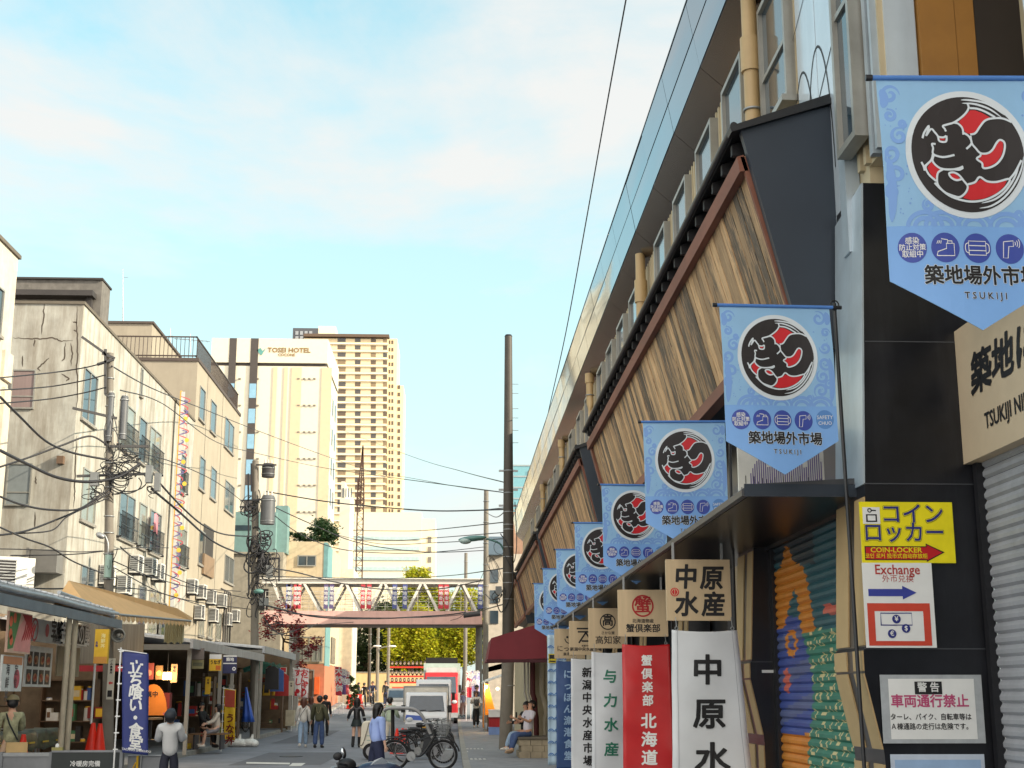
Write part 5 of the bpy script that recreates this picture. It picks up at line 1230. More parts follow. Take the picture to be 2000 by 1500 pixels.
# roofs of the farther stalls
def far_roof(label, y0, y1, ex, ze, zb, posts, mt=None):
    o = thing('stall_roof', label, 'roof', (ex - 1, (y0 + y1) / 2, ze)); m = MB(); m.prism([(-12.4, zb), (-12.4, zb + .06), (ex, ze + .06), (ex, ze)], 'y', y0, y1)
    y = y0 + .1
    while y < y1: m.prism([(-12.3, zb + .06), (-12.3, zb + .1), (ex, ze + .1), (ex, ze + .06)], 'y', y, y + .06); y += .42
    m.build('sheet', mt or roof_m, o); m = MB(); m.box(ex, y0 - .02, ze - .16, ex + .08, y1 + .02, ze + .1); m.build('fascia', lead_m, o)
    m = MB(); m.box(-12.3, y0, ze - .2, ex, y0 + .06, ze - .05); m.build('end_beam', C('grey beam', 120, 118, 112), o)
    for yy in posts: m = MB(); m.box(ex - .14, yy, .12 + g(yy), ex - .04, yy + .1, ze); m.build('post', C('cream grey post', 160, 156, 146, rough=.5, dirt=.3), o)
far_roof('pale stall roof with white ribbed sheet beside the second transformer pole', 38.8, 53.4, -7.2, 3.12, 3.75, (39.2, 44.5, 46.9, 52.8))
far_roof('far stall roof with pale fascia above the green cloth, near the footbridge', 53.8, 64.5, -7.25, 3.45, 3.9, (54.2, 64.1))
# dim shop fronts under the roofs
dk = thing('shop_row', 'dim open shop row behind the left stalls', 'building', (-12, 46, 0))
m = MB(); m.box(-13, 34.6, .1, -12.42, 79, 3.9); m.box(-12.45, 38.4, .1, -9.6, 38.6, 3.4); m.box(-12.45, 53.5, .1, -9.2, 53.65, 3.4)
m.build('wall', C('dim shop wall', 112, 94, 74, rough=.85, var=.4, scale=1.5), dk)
m = MB(); m.box(-10.2, 36.6, 2.5, -8.0, 36.7, 3.5); m.build('upper_panel', C('grey ribbed panel', 112, 108, 98, rough=.6, var=.3, scale=6, stretch=(6, 1, .1)), dk)
m = MB(); m.box(-10.1, 36.5, 2.3, -8.0, 36.58, 2.45); m.build('red_strip', C('dull red strip', 150, 36, 44), dk)
def mini(name, label, cat, boxes, mts):
    o = thing(name, label, cat, (sum(b_[0] + b_[3] for b_ in boxes) / 2 / len(boxes), boxes[0][1], boxes[0][2])); parts = {}
    for (x0, y0, z0, x1, y1, z1), (nm, mt) in zip(boxes, mts): m = MB(); m.box(x0, y0, z0, x1, y1, z1); m.build(nm, mt, o)
    return o
def boxpx(px0, py0, px1, py1, Y, d=.3): a = P(px0, py1, Y); c_ = P(px1, py0, Y); return (a.x, Y, a.z, c_.x, Y + d, c_.z)
def hanging(px0, py0, px1, py1, Y, name, label, base, marks, cat='sign', d=.04):
    a = P(px0, py1, Y); c_ = P(px1, py0, Y); o = thing(name, label, cat, ((a.x + c_.x) / 2, Y, a.z)); pl = front((a.x, Y, a.z)); W_, H_ = c_.x - a.x, c_.z - a.z
    m = MB(); slab(m, pl, 0, 0, W_, H_, d); m.build('board', base, o)
    for i, (fn, mt, nm) in enumerate(marks): m = MB(); fn(m, pl, W_, H_); m.build(nm, mt, o)
    return o
mk_t = lambda body, k=.5, v=.5, h=.003, sx=1: (lambda m, pl, W_, H_: text(m, pl, body, W_ / 2, H_ * v, H_ * k, h, .03, sx=sx))
mk_r = lambda u0, v0, u1, v1, h=.003: (lambda m, pl, W_, H_: rect(m, pl, W_ * u0, H_ * v0, W_ * u1, H_ * v1, h))
mk_v = lambda body, k=.2, u=.5, v=.8: (lambda m, pl, W_, H_: vtext(m, pl, body, W_ * u, H_ * v, W_ * k, h=.004, bold=.03))
ylw = C('lantern yellow', 224, 178, 44); org = C('orange print', 206, 110, 40)
hanging(182, 1229, 213, 1296, 27.5, 'lantern_sign', 'yellow hanging sign with pale characters at the end of the left stall roof', ylw, [(mk_r(.02, .0, .98, .2), C('amber', 200, 140, 60), 'lower_band'), (mk_v('海鮮丼', .34, .62), C('pale gold', 244, 226, 150), 'lettering'), (mk_v('名物', .2, .17, .6), navy_ink, 'side_lettering')], d=.12)
o = thing('loudspeaker', 'round grey loudspeaker at the corner of the left stall roof', 'loudspeaker', tuple(P(231, 1241, 30.4))); p = P(231, 1241, 30.4); m = MB(); m.cyl(p + Vector((0, .25, 0)), p, .05, .14, 20, False); m.torus(p, .135, .018, 'y'); m.build('horn', C('speaker grey', 130, 128, 120), o); m = MB(); m.ell(p + Vector((0, .05, 0)), .05, .05, .05); m.build('driver', C('speaker grey', 0, 0, 0), o)
hanging(281, 1295, 301, 1327, 36.4, 'picture_sign', 'dull red picture panel left of the yellow green one in the shop front', C('panel dull red', 120, 50, 40), [(lambda m, pl, W_, H_: disc(m, pl, W_ / 2, H_ * .4, W_ * .32, .003, 16), C('panel salmon', 188, 116, 88), 'dish')])
hanging(303, 1300, 318, 1327, 36.4, 'picture_sign', 'yellow green picture panel in the shop front', C('panel brown', 110, 78, 40), [(lambda m, pl, W_, H_: disc(m, pl, W_ / 2, H_ * .45, W_ * .35, .003, 16), C('panel lime', 190, 190, 84), 'dish')])
hanging(333, 1297, 347, 1333, 36.4, 'picture_sign', 'brown picture panel right of the lit lamp in the shop front', C('panel tan', 150, 112, 78), [(mk_v('寿司', .5), ink, 'lettering')])
p = P(326, 1321, 36.3); o = thing('shop_lamp', 'glowing warm lamp in the dim shop front', 'lamp', tuple(p)); m = MB(); m.box(p.x - .1, 36.3, p.z - .08, p.x + .1, 36.42, p.z + .1); m.build('lamp_shade', M('lit lamp shade', (1, .62, .25), emit=6), o); lamp_light((p.x, 36.0, p.z), 16, o); m = MB(); m.cyl((p.x, 36.36, p.z + .1), (p.x, 36.36, 2.75), .01, n=6); m.build('cord', ink, o)
o = thing('round_board', 'orange rounded board leaning in the shop front behind the navy flag', 'board', tuple(P(296, 1402, 36.8))); a = P(296, 1405, 36.8); m = MB(); m.add([], [])
q = [(a.x + .38 * math.cos(t * math.pi / 16), a.z + .1 + .78 * math.sin(t * math.pi / 16)) for t in range(17)] ; m.prism(q, 'y', 36.8, 36.86); m.build('panel', C('board orange', 190, 110, 30), o); m = MB(); pl = front((a.x, 36.79, a.z)); text(m, pl, '営業中', -.1, .62, .16, .003, .02); m.build('lettering', ink, o)
mini('crate_stack', 'tall stack of dark red crates inside the dim shop front', 'crates', [boxpx(312, 1353, 332, 1398, 37.2)], [('crates', C('dark red crate', 120, 28, 28))])
mini('shop_stool', 'pink topped stool inside the dim shop front', 'stool', [boxpx(318, 1392, 335, 1396, 36.6, .4), boxpx(320, 1396, 322, 1420, 36.65, .05), boxpx(331, 1396, 333, 1420, 36.65, .05)], [('seat', C('stool pink', 170, 90, 96)), ('leg', steel), ('leg', steel)])
mini('small_table', 'small dark table behind the navy flag', 'table', [boxpx(284, 1402, 306, 1406, 33, .7), boxpx(290, 1406, 296, 1445, 33.3, .1), boxpx(284, 1445, 302, 1448, 33.1, .5)], [('tabletop', C('table wood', 140, 104, 66)), ('leg', ink), ('base', ink)])
mini('wine_crate', 'red crate with yellow label behind the left pole', 'crate', [boxpx(170, 1381, 203, 1403, 38, .5), boxpx(186, 1384, 200, 1400, 37.98, .02)], [('body', C('crate maroon', 124, 36, 34)), ('label_patch', ylw)])
# pole notices, cones and street bits
p = P(219, 1300, 33.2)
hanging(207, 1286, 225, 1366, 33.2, 'pole_notice', 'narrow white notice strapped to the left pole', C('notice cream', 196, 192, 176), [(mk_v('ごみ集積所', .4, .5, .93), ink, 'lettering'), (mk_r(.15, .06, .85, .22), ink, 'black_mark'), (lambda m, pl, W_, H_: poly(m, pl, [(W_ * .2, H_ * .4), (W_ * .5, H_ * .45), (W_ * .5, H_ * .42), (W_ * .85, H_ * .42), (W_ * .85, H_ * .38), (W_ * .5, H_ * .38), (W_ * .5, H_ * .35)], .003), red_m, 'arrow')])
cone_m = C('cone orange red', 232, 48, 26, rough=.45)
def make_cone():
    o = thing('traffic_cone', 'x', 'traffic cone'); m = MB(); m.cyl((0, 0, .03), (0, 0, .7), .15, .03, 16); m.build('body', cone_m, o); m = MB(); m.box(-.19, -.19, 0, .19, .19, .03); m.build('base', cone_m, o)
    m = MB(); m.cyl((0, 0, .2), (0, 0, .28), .132, .117, 16, False); m.build('stripe', C('cone white', 230, 200, 196), o); return o
cn0 = make_cone()
CON = [(183, 31.2, -1, .0, 'orange cone with the white pole behind it, left of the pair in the stall'), (197, 31.2, -1, 0, 'orange cone right of the pair in the stall'), (49, 26.5, 0, .45, 'orange cone behind the man in the patterned jacket'),
       (776, 43, 0, 0, 'orange cone left of the pair behind the delivery scooter'), (787, 43.4, 0, 0, 'orange cone right of the pair behind the delivery scooter'), (793, 44, 0, 0, 'orange cone mostly hidden behind the scooter pair'),
       (681, 93, 0, 0, 'far orange cone left of the red barrier'), (705, 93, 0, 0, 'far orange cone right of the red barrier')]
for i, (px, Y, k, dz, lb) in enumerate(CON):
    o = cn0 if i == 0 else copy_tree(cn0); x_ = P(px, 1400, Y).x; put(o, (x_, Y, g(Y) + (.125 if x_ < LX or 0 else .004) + (.0)), 0, (1.42, 1.4, 1.25, 1.05, 1.05, 1, 1.1, 1.1)[i]); tag(o, lb, 'traffic cone', 'orange traffic cones')
p = P(186, 1290, 31.2); o = thing('pole_stand', 'slim white pole rising from the left orange cone', 'pole', (p.x, 31.2, 1.1)); m = MB(); m.cyl((p.x, 31.2, 1.1), (p.x, 31.2, p.z), .025, n=10); m.build('shaft', white_paint, o)
redb = C('barrier red', 214, 44, 34)
o = thing('road_barrier', 'bright red and white barrier across the far end of the street', 'barrier', (P(692, 1360, 94).x, 94, g(94))); a = P(678, 1372, 94); c_ = P(707, 1356, 94); m = MB(); m.box(a.x, 94, g(94) + .15, c_.x, 94.1, c_.z); m.build('board', redb, o)
m = MB()
for i in range(3): x_ = a.x + .2 + i * .33; m.add([(x_, 93.99, g(94) + .2), (x_ + .12, 93.99, g(94) + .2), (x_ + .25, 93.99, c_.z - .05), (x_ + .13, 93.99, c_.z - .05)], [(0, 1, 2, 3)])
m.build('stripe', white_paint, o); m = MB()
for x_ in (a.x + .1, c_.x - .15): m.box(x_, 93.98, g(94), x_ + .05, 94.15, g(94) + .2)
m.build('leg', redb, o)
# white bags at the kerb
for i, (px, w_) in enumerate(((464, .42), (488, .3))):
    p = groundpx(px, 1459); o = thing('white_bag', ('larger white bag at the kerb beside the yellow flag', 'smaller white tied bag at the kerb, right of the larger one')[i], 'bag', (p.x, p.y, 0), 'white bags at the kerb'); m = MB(); m.ell((p.x, p.y, .13), w_, .22, .15, 16, 8); m.ell((p.x + w_ * .5, p.y - .05, .1), w_ * .5, .2, .12, 12, 6); m.build('sack', C('white plastic bag', 222, 222, 216, rough=.4, bump=.5, scale=9), o); m = MB(); m.cyl((p.x + .05, p.y, .24), (p.x + .08, p.y, .42), .07, .03, 8); m.build('knot', C('white plastic bag', 0, 0, 0), o)
# blue tarp, awnings, goods along the stalls
p = P(472, 1410, 52); q = P(485, 1342, 52); o = thing('blue_tarp', 'bright blue plastic tarp hanging at a stall post', 'tarp', tuple(p)); m = MB(); m.add([(q.x - .1 - .02 * j + .0, 52 + .08 * (-1) ** i, q.z - (q.z - p.z) * j / 5) if i == 0 else (q.x - .12 + (.04 + .05 * j) * i / 3 * 1.0, 52 + .09 * (-1) ** i, q.z - (q.z - p.z) * j / 5) for j in range(6) for i in range(5)], [(j * 5 + i, j * 5 + i + 1, j * 5 + i + 6, j * 5 + i + 5) for j in range(5) for i in range(4)], True); m.build('sheet', C('tarp blue', 58, 104, 206, rough=.35, var=.2), o).modifiers.new('thick', 'SOLIDIFY').thickness = .01
p = P(521, 1290, 56); q = P(568, 1300, 62); o = thing('green_cloth', 'green cloth bunched under the far stall roof', 'cloth', tuple(p)); m = MB(); m.add([(-7.4 - .25 * j + .06 * math.sin(i * 2 + j), 55 + i * .75, 3.1 - .12 * j - .15 * abs(math.sin(i * 1.3))) for j in range(4) for i in range(11)], [(j * 11 + i, j * 11 + i + 1, j * 11 + i + 12, j * 11 + i + 11) for j in range(3) for i in range(10)], True); m.build('fabric', C('cloth green', 44, 140, 116), o).modifiers.new('thick', 'SOLIDIFY').thickness = .01
hanging(374, 1266, 399, 1288, 40, 'grey_cloth_sign', 'plain grey brown cloth hanging under the second stall roof', C('grey brown cloth', 124, 114, 108), [], 'cloth')
hanging(374, 1289, 398, 1306, 40.4, 'faded_sign', 'faded pale sign under the grey brown cloth', C('faded sign', 160, 152, 110), [(mk_r(.1, .3, .9, .7), C('faded mark', 116, 116, 92), 'print')])
hanging(408, 1278, 433, 1310, 41, 'menu_sign', 'yellow and white food sign under the second stall roof', ylw, [(mk_r(0, .72, 1, 1), white_paint, 'top_band'), (mk_t('うなぎ', .28, .5, sx=.8), ink, 'lettering'), (mk_r(.55, .05, .95, .32), org, 'picture')])
hanging(435, 1280, 463, 1315, 41.5, 'menu_sign', 'navy shop sign with white marks under the second stall roof', C('sign navy', 48, 50, 88), [(mk_r(0, .92, 1, 1), white_paint, 'top_band'), (mk_r(0, .52, 1, .58), white_paint, 'mid_band'), (mk_t('築地', .22, .76), white_paint, 'lettering'), (lambda m, pl, W_, H_: ring(m, pl, W_ * .82, H_ * .25, W_ * .1, .03), white_paint, 'round_mark')])
hanging(400, 1322, 412, 1356, 43, 'menu_strip', 'narrow yellow menu strip deep in the second stall', ylw, [(mk_v('天丼', .5), ink, 'lettering')])
hanging(520, 1300, 530, 1320, 58, 'red_sign', 'small red sign inside the far stall', red_m, [(mk_t('茶', .6), white_paint, 'lettering')])
hanging(546, 1303, 560, 1325, 60, 'poster', 'red and white poster inside the far stall', C('poster white', 206, 196, 180), [(mk_r(.1, .55, .9, .95), red_m, 'picture')])
hanging(563, 1330, 574, 1358, 61, 'poster', 'cream paper poster on the far stall post', C('poster cream2', 210, 200, 178), [(mk_v('市場', .4), ink, 'lettering')])
mini('stone_block', 'cream stone block standing at the kerb by the far stalls', 'block', [boxpx(557, 1387, 575, 1418, 64, .5)], [('body', C('cream stone', 190, 182, 158, rough=.9, var=.25, bump=.3))])
mini('cardboard_box', 'brown cardboard box beside the man in the grey jacket', 'box', [boxpx(362, 1434, 384, 1467, 44, .6)], [('carton', C('cardboard', 150, 120, 84))])
o = mini('yellow_can', 'yellow can with black print by the cardboard box', 'can', [boxpx(358, 1452, 370, 1469, 43.6, .3)], [('body', C('can yellow', 220, 180, 24))])
goods_m = [C('goods red', 170, 44, 40), C('goods cream', 206, 190, 156), C('goods blue', 60, 90, 150), C('goods yellow', 214, 170, 50), C('goods green', 70, 120, 84), C('goods brown', 120, 84, 56), C('goods white', 210, 206, 198), C('goods black', 40, 38, 38)]
def goods(label, x0, x1, Y, z0, z1, n, seed, d=.5):
    rn = random.Random(seed); o = thing('goods_shelf', label, 'shelf', ((x0 + x1) / 2, Y, z0)); m = MB(); k = max(2, int((z1 - z0) / .5))
    for j in range(k + 1): z = z0 + (z1 - z0) * j / k; m.box(x0, Y, z - .015, x1, Y + d, z + .015)
    for x_ in (x0, x1): m.box(x_ - .02, Y, .13, x_ + .02, Y + d, z1 + .02)
    m.build('rack', C('rack wood', 96, 74, 54), o)
    for i in range(n):
        j = i % k; z = z0 + (z1 - z0) * j / k + .016; w_ = rn.uniform(.1, .32); h_ = rn.uniform(.12, .9) * (z1 - z0) / k * .95; x_ = rn.uniform(x0 + .03, x1 - w_ - .03); yy = Y + .02 + (i // k) * .004; m = MB()
        if rn.random() < .5: m.box(x_, yy, z, x_ + w_, yy + d * .5, z + h_); m.mat(1); m.box(x_ + w_ * .15, yy - .004, z + h_ * .25, x_ + w_ * .85, yy, z + h_ * .7)
        else: m.cyl((x_ + w_ / 2, yy + w_ / 2, z), (x_ + w_ / 2, yy + w_ / 2, z + h_ * .8), w_ * .4, w_ * .36, 10); m.mat(1); m.cyl((x_ + w_ / 2, yy + w_ / 2, z + h_ * .8), (x_ + w_ / 2, yy + w_ / 2, z + h_ * .9), w_ * .3, w_ * .28, 10)
        m.build('goods', [rn.choice(goods_m), rn.choice(goods_m)], o)
goods('shelf of mixed boxes deep in the shop front behind the navy flag', -10.9, -9.5, 38.0, .5, 2.1, 16, 1)
goods('shelf of jars and boxes behind the seated pair', -9.4, -7.9, 47.0, .4, 2.3, 20, 2)
goods('shelf of mixed wares behind the yellow flag', -8.9, -7.6, 50.5, .3, 2.5, 20, 3)
goods('shelf of clothes and boxes in the far stall beside the parked bicycles', -9.6, -7.6, 63.4, .5, 2.9, 26, 4)
goods('counter shelf of small goods in the shade behind the left posts', -10.6, -9.6, 31.4, .4, 2.0, 12, 5)
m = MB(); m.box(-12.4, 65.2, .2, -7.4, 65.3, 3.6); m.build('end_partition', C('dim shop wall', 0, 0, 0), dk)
for i, (px, py, Y_, mt, lb) in enumerate(((531, 1322, 57, goods_m[7], 'dark jacket hanging in the far stall, left one'), (541, 1326, 58, goods_m[2], 'blue jacket hanging in the far stall, middle one'), (551, 1335, 59, goods_m[0], 'red jacket hanging in the far stall, right one'))):
    p = P(px, py, Y_); o = thing('hanging_jacket', lb, 'jacket', tuple(p), 'jackets hanging in the far stall'); m = MB(); m.prism([(p.x - .28, p.z - .5), (p.x + .28, p.z - .5), (p.x + .26, p.z + .3), (p.x + .08, p.z + .42), (p.x - .08, p.z + .42), (p.x - .26, p.z + .3)], 'y', Y_, Y_ + .12); m.build('cloth', mt, o); m = MB(); m.torus((p.x, Y_ + .06, p.z + .5), .05, .008, 'y', 12, 5); m.build('hook', steel, o)
# potted red maple over the far stalls and greenery
LEAFQ = [(-1, 0, 0), (0, -.5, .15), (1, 0, 0), (0, .5, .15)]
def foliage(name, label, cat, trunk, blobs, n, size, mt, trunk_r=.12, seed=0, group=None, limbs=7, tm=None):
    rn = random.Random(seed); base = Vector(trunk[0]); top = Vector(trunk[1])
    o = thing(name, label, cat, tuple(base), group); m = MB(); m.cyl(base, top, trunk_r, trunk_r * .6, 10)
    for i in range(limbs):
        c_, r_ = blobs[i % len(blobs)]; e = Vector(c_) + Vector((rn.uniform(-.6, .6) * r_[0], rn.uniform(-.6, .6) * r_[1], rn.uniform(-.5, .5) * r_[2])); s_ = base.lerp(top, rn.uniform(.55, 1)); mid = s_.lerp(e, .5) + Vector((0, 0, .1 * (e - s_).length))
        m.tube([s_, mid, e], .05, 6, [trunk_r * .5, trunk_r * .3, trunk_r * .1])
    m.build('trunk', tm or C('bark', 74, 60, 46, rough=.9, var=.3), o)
    m = MB(); vs_, fs_ = [], []
    tot = sum(r_[0] * r_[1] * r_[2] for _, r_ in blobs)
    for c_, r_ in blobs:
        k = int(n * r_[0] * r_[1] * r_[2] / tot)
        # clumps give light and dark masses with gaps between
        cl = []
        for _ in range(max(5, k // 55)):
            d = Vector((rn.gauss(0, 1), rn.gauss(0, 1), rn.gauss(0, 1))).normalized() * rn.uniform(.45, 1) ** .6
            cl.append((Vector(c_) + Vector((d.x * r_[0], d.y * r_[1], d.z * r_[2])), rn.uniform(.16, .34) * min(r_)))
        for _ in range(k):
            cc, cr = rn.choice(cl); p = cc + Vector((rn.gauss(0, 1), rn.gauss(0, 1), rn.gauss(0, .8))) * cr
            e = Matrix.Rotation(rn.uniform(0, 6.28), 3, 'Z') @ Matrix.Rotation(rn.uniform(-1.1, 1.1), 3, 'X') @ Matrix.Rotation(rn.uniform(-.8, .8), 3, 'Y'); s_ = size * rn.uniform(.6, 1.3); b_ = len(vs_)
            vs_ += [p + e @ (Vector(q) * s_) for q in LEAFQ]; fs_.append((b_, b_ + 1, b_ + 2, b_ + 3))
    m.add(vs_, fs_); m.build('crown', mt, o); return o
redleaf = C('red maple leaf', 120, 34, 32, rough=.6, island=.4, trans=.3)
a = P(552, 1290, 67)
foliage('maple_shrub', 'dark red maple above the far stall roof', 'shrub', ((a.x, 67, 3.6), (a.x, 67, 4.4)), [((a.x, 67, 5.0), (1.0, .8, .9)), ((a.x + .9, 67, 4.2), (.9, .7, .6)), ((a.x + 1.1, 67.2, 3.4), (.6, .5, .7))], 1500, .085, redleaf, .06, 3)
# ------------------------------------------------------------------ far buildings
hotel = thing('hotel', 'white hotel slab with two dark vertical window strips and golden roof lettering', 'building', (-15, 130, 0))
Y = 125.; S_ = lambda px, py: P(px, py, Y)
a, c_ = S_(380, 1360), S_(640, 663); hx0, hx1, hz = a.x, c_.x, c_.z
white_clad = C('white hotel cladding', 214, 204, 180, rough=.6, var=.04)
cream_clad = C('cream hotel cladding', 202, 182, 148, rough=.6, var=.04)
m = MB(); m.box(hx0, Y, 0, hx1, 137, hz - 2.6); m.box(hx0, Y - .1, hz - 2.3, hx1 + .05, 137.1, hz); m.build('wall', white_clad, hotel)
m = MB(); m.box(hx0, Y + .1, hz - 2.6, hx1 - .1, 137, hz - 2.3); m.build('shadow_gap', C('dark bronze band', 62, 54, 48), hotel)
m = MB()
for q in ((523, 531), (545, 552), (560, 580), (620, 640)): m.box(S_(q[0], 1000).x, Y - .08, 0, S_(q[1], 1000).x, Y, hz - 2.7)
m.build('cream_strip', cream_clad, hotel)
bron = C('dark bronze panel', 64, 56, 50, rough=.5); sky_glass = C('sky reflecting glass', 130, 168, 186, rough=.05, var=.1, metal=.4)
for q in ((443, 457), (485, 500)):
    x0, x1 = S_(q[0], 800).x, S_(q[1], 800).x; m = MB(); m.box(x0, Y - .14, 0, x1, Y - .09, hz); st_ = m.build('window_strip', bron, hotel)
    for k in range(10): z = hz - 4.3 - k * 2.36; m = MB(); m.box(x0 + .04, Y - .17, z - 1.35, x1 - .04, Y - .142, z); m.build('pane', sky_glass, st_)
m = MB()
for k in range(8):
    for q in (583, 594, 604, 614, 503, 457, 468): p = S_(q, 740 + k * 52); m.box(p.x - .1, Y - .13, p.z - .06, p.x + .12, Y, p.z + .06)
m.build('vent', C('grey vent', 120, 112, 100), hotel)
gold = C('gilt letters', 134, 106, 62, rough=.4, metal=.3)
m = MB(); p = S_(565, 685); pl = front((p.x, Y - .12, p.z)); text(m, pl, 'TOSEI HOTEL', 0, 0, .62, .02, .03, sx=1.05); p2 = S_(560, 694); text(m, pl, 'COCONE', p2.x - p.x, p2.z - p.z, .36, .02, .03); m.build('lettering', gold, hotel)
m = MB(); p = S_(511, 687); pl = front((p.x, Y - .12, p.z)); poly(m, pl, [(-.45, .1), (-.1, .35), (.1, .05), (.4, .3), (.0, -.4)], .02); m.build('leaf_mark', C('teal mark', 84, 140, 132), hotel)
m = MB(); x = hx1 + .02
for k in range(9):
    for j in range(4): y = 126.3 + j * 2.7; m.box(x - .02, y, 5 + k * 2.9, x + .03, y + 1.1, 6.6 + k * 2.9)
m.build('side_window', glass, hotel)
annex = thing('white_annex', 'narrow bright white building strip between the hotel and the crane', 'building', (-7.4, 103, 1.5))
a, c_ = P(655, 1300, 101), P(682, 1030, 101); m = MB(); m.box(a.x, 101, 1, c_.x, 105.5, P(680, 975, 101).z); m.box(a.x, 101.8, 1, P(672, 935, 101).x, 112, P(687, 937, 101).z); m.build('wall', C('bright white wall', 204, 196, 176, rough=.7, var=.04), annex)
m = MB()
for i in range(4): m.box(a.x + .12 + i * .2, 101.75, P(680, 945, 101).z - .9, a.x + .2 + i * .2, 101.8, P(680, 945, 101).z - .2)
m.box(a.x + .35, 100.95, P(670, 1300, 101).z, a.x + .6, 101, P(670, 1240, 101).z); m.build('window', glass, annex)

tower = thing('apartment_tower', 'tall golden apartment tower with rows of balconies behind the hotel', 'building', (-35, 560, 0))
Y = 560.; S_ = lambda px, py: P(px, py, Y)
tw = C('tower cream tile', 222, 200, 158, rough=.7, var=.04); tslab = C('tower pale slab', 226, 214, 186, rough=.7, var=.03); tdk = C('tower dark opening', 92, 76, 58, rough=.4)
x0, x1, x2 = S_(646, 800).x, S_(756, 800).x, S_(773, 800).x; zt = S_(700, 657).z; x3 = S_(785, 900).x
m = MB(); m.box(x0 - 12, Y, 0, x1, Y + 30, zt - 1); m.box(x1, Y + 1.5, 0, x2, Y + 30, zt - .5); m.box(x2, Y + 3, 0, x3, Y + 28, S_(780, 750).z); m.build('wall', tw, tower)
m = MB(); m.box(x0 - 12, Y - 1.6, zt - .6, x1 + .3, Y + 30, zt + .6); m.build('roof_edge', C('tower brown roof', 92, 72, 54), tower)
a, c_ = S_(569, 664), S_(620, 628); m = MB(); m.box(a.x, Y + 4, a.z, S_(618, 700).x, Y + 30, S_(600, 636).z); m.build('plant_house', C('tower slate', 74, 76, 80), tower)
m = MB(); m.box(S_(618, 700).x, Y + 4.2, a.z, S_(652, 700).x, Y + 26, S_(640, 632).z); m.build('plant_house', tslab, tower)
m = MB()
for i in range(4):
    for j in range(2): p = S_(575 + i * 9, 642 + j * 10); m.box(p.x, Y + 3.8, p.z - 1.6, p.x + 1.3, Y + 3.99, p.z)
m.build('plant_house_frame', steel, tower)
kf = 0
slabm, wm, rm = MB(), MB(), MB()
for k in range(40):
    py = 672 + 14.4 * k
    if py > 1330: break
    z = S_(700, py).z
    slabm.box(x0 - 12, Y - .7, z - .25, x1, Y, z + .25); rm.box(x0 - 12, Y - .7, z + .25, x1, Y - .64, z + .6)
    if k < 24:
        for (q0, q1) in ((659, 675), (693, 704), (724, 734), (748, 756)):
            w_ = MB(); w_.box(S_(q0, py).x, Y - .06, z + .3, S_(q1, py).x, Y + .02, z + 2.6); w_.build('window', random.choice((tdk, tdk, C('tower blind', 132, 112, 84), C('tower dim glass', 74, 70, 66, rough=.2))), tower)
        for (q0, q1, dy) in ((758.5, 762, 1.44), (764, 768, 1.44), (775.5, 781, 2.94)):
            if q0 > 770 and k < 6: continue
            wm.box(S_(q0, py).x, Y + dy, z + .5, S_(q1, py).x, Y + dy + .1, z + 2.1)
slabm.build('balcony_slab', tslab, tower); wm.build('small_windows', tdk, tower)['kind'] = 'stuff'
rm.build('balcony_rail', C('tower balcony rail', 214, 194, 154, rough=.5), tower)

off = thing('office_block', 'low sunlit office block with blue glass bands behind the footbridge', 'building', (-8, 200, 0))
Y = 200.; S_ = lambda px, py: P(px, py, Y)
a, c_ = S_(690, 1130), S_(824, 1001); m = MB(); m.box(a.x, Y, 0, c_.x, Y + 16, c_.z); m.box(c_.x, Y + 1, 0, S_(850, 1050).x, Y + 18, S_(840, 1012).z); m.build('wall', C('office cream', 224, 212, 180, rough=.6, var=.04), off)
for k in range(5): q = 1047 + k * 20; m = MB(); m.box(a.x, Y - .15, S_(700, q + 7).z, S_(820, q).x, Y, S_(700, q).z); m.build('window', C('pale band glass', 170, 190, 186, rough=.2), off)
m = MB()
for k in range(4): p = S_(838, 1052 + k * 20); m.box(p.x - .2, Y + .9, p.z - .4, p.x + .3, Y + 1, p.z + .4)
m.build('vent', C('grey vent', 0, 0, 0), off)
# crane
cr = thing('tower_crane', 'dark lattice crane mast in front of the golden tower', 'crane', (-12, 190, 0)); Y = 190.
a, b_ = P(702, 1130, Y), P(705, 935, Y); m = MB(); wd = .42
n = 22
for sx in (-1, 1):
    for sy in (-1, 1): m.beam((a.x + sx * wd, Y + sy * wd, 0), (b_.x + sx * wd, Y + sy * wd, b_.z), .12, .12)
for i in range(n * 2):
    z0, z1 = b_.z * i / (n * 2), b_.z * (i + 1) / (n * 2); s_ = 1 if i % 2 else -1; xx = a.x + (b_.x - a.x) * i / (n * 2)
    m.beam((xx - s_ * wd, Y - wd, z0), (xx + s_ * wd, Y - wd, z1), .07, .07); m.beam((xx - wd, Y - wd, z0), (xx + wd, Y - wd, z0), .07, .07)
rustm = C('crane brown', 74, 48, 34, rough=.7); m.build('mast', rustm, cr)
m = MB(); t_ = P(709, 870, Y); l_, r_ = P(696, 985, Y), P(711, 985, Y)
for e in (l_, r_, P(704, 985, Y + .0)): m.beam(e, t_, .16, .16)
for i in range(12):
    f0, f1 = i / 12, (i + 1) / 12; p0, p1 = l_.lerp(t_, f0), r_.lerp(t_, f1); m.beam(p0, p1, .08, .08); m.beam(r_.lerp(t_, f0), l_.lerp(t_, f1), .08, .08); m.beam(l_.lerp(t_, f0), r_.lerp(t_, f0), .07, .07)
m.build('jib', rustm, cr)

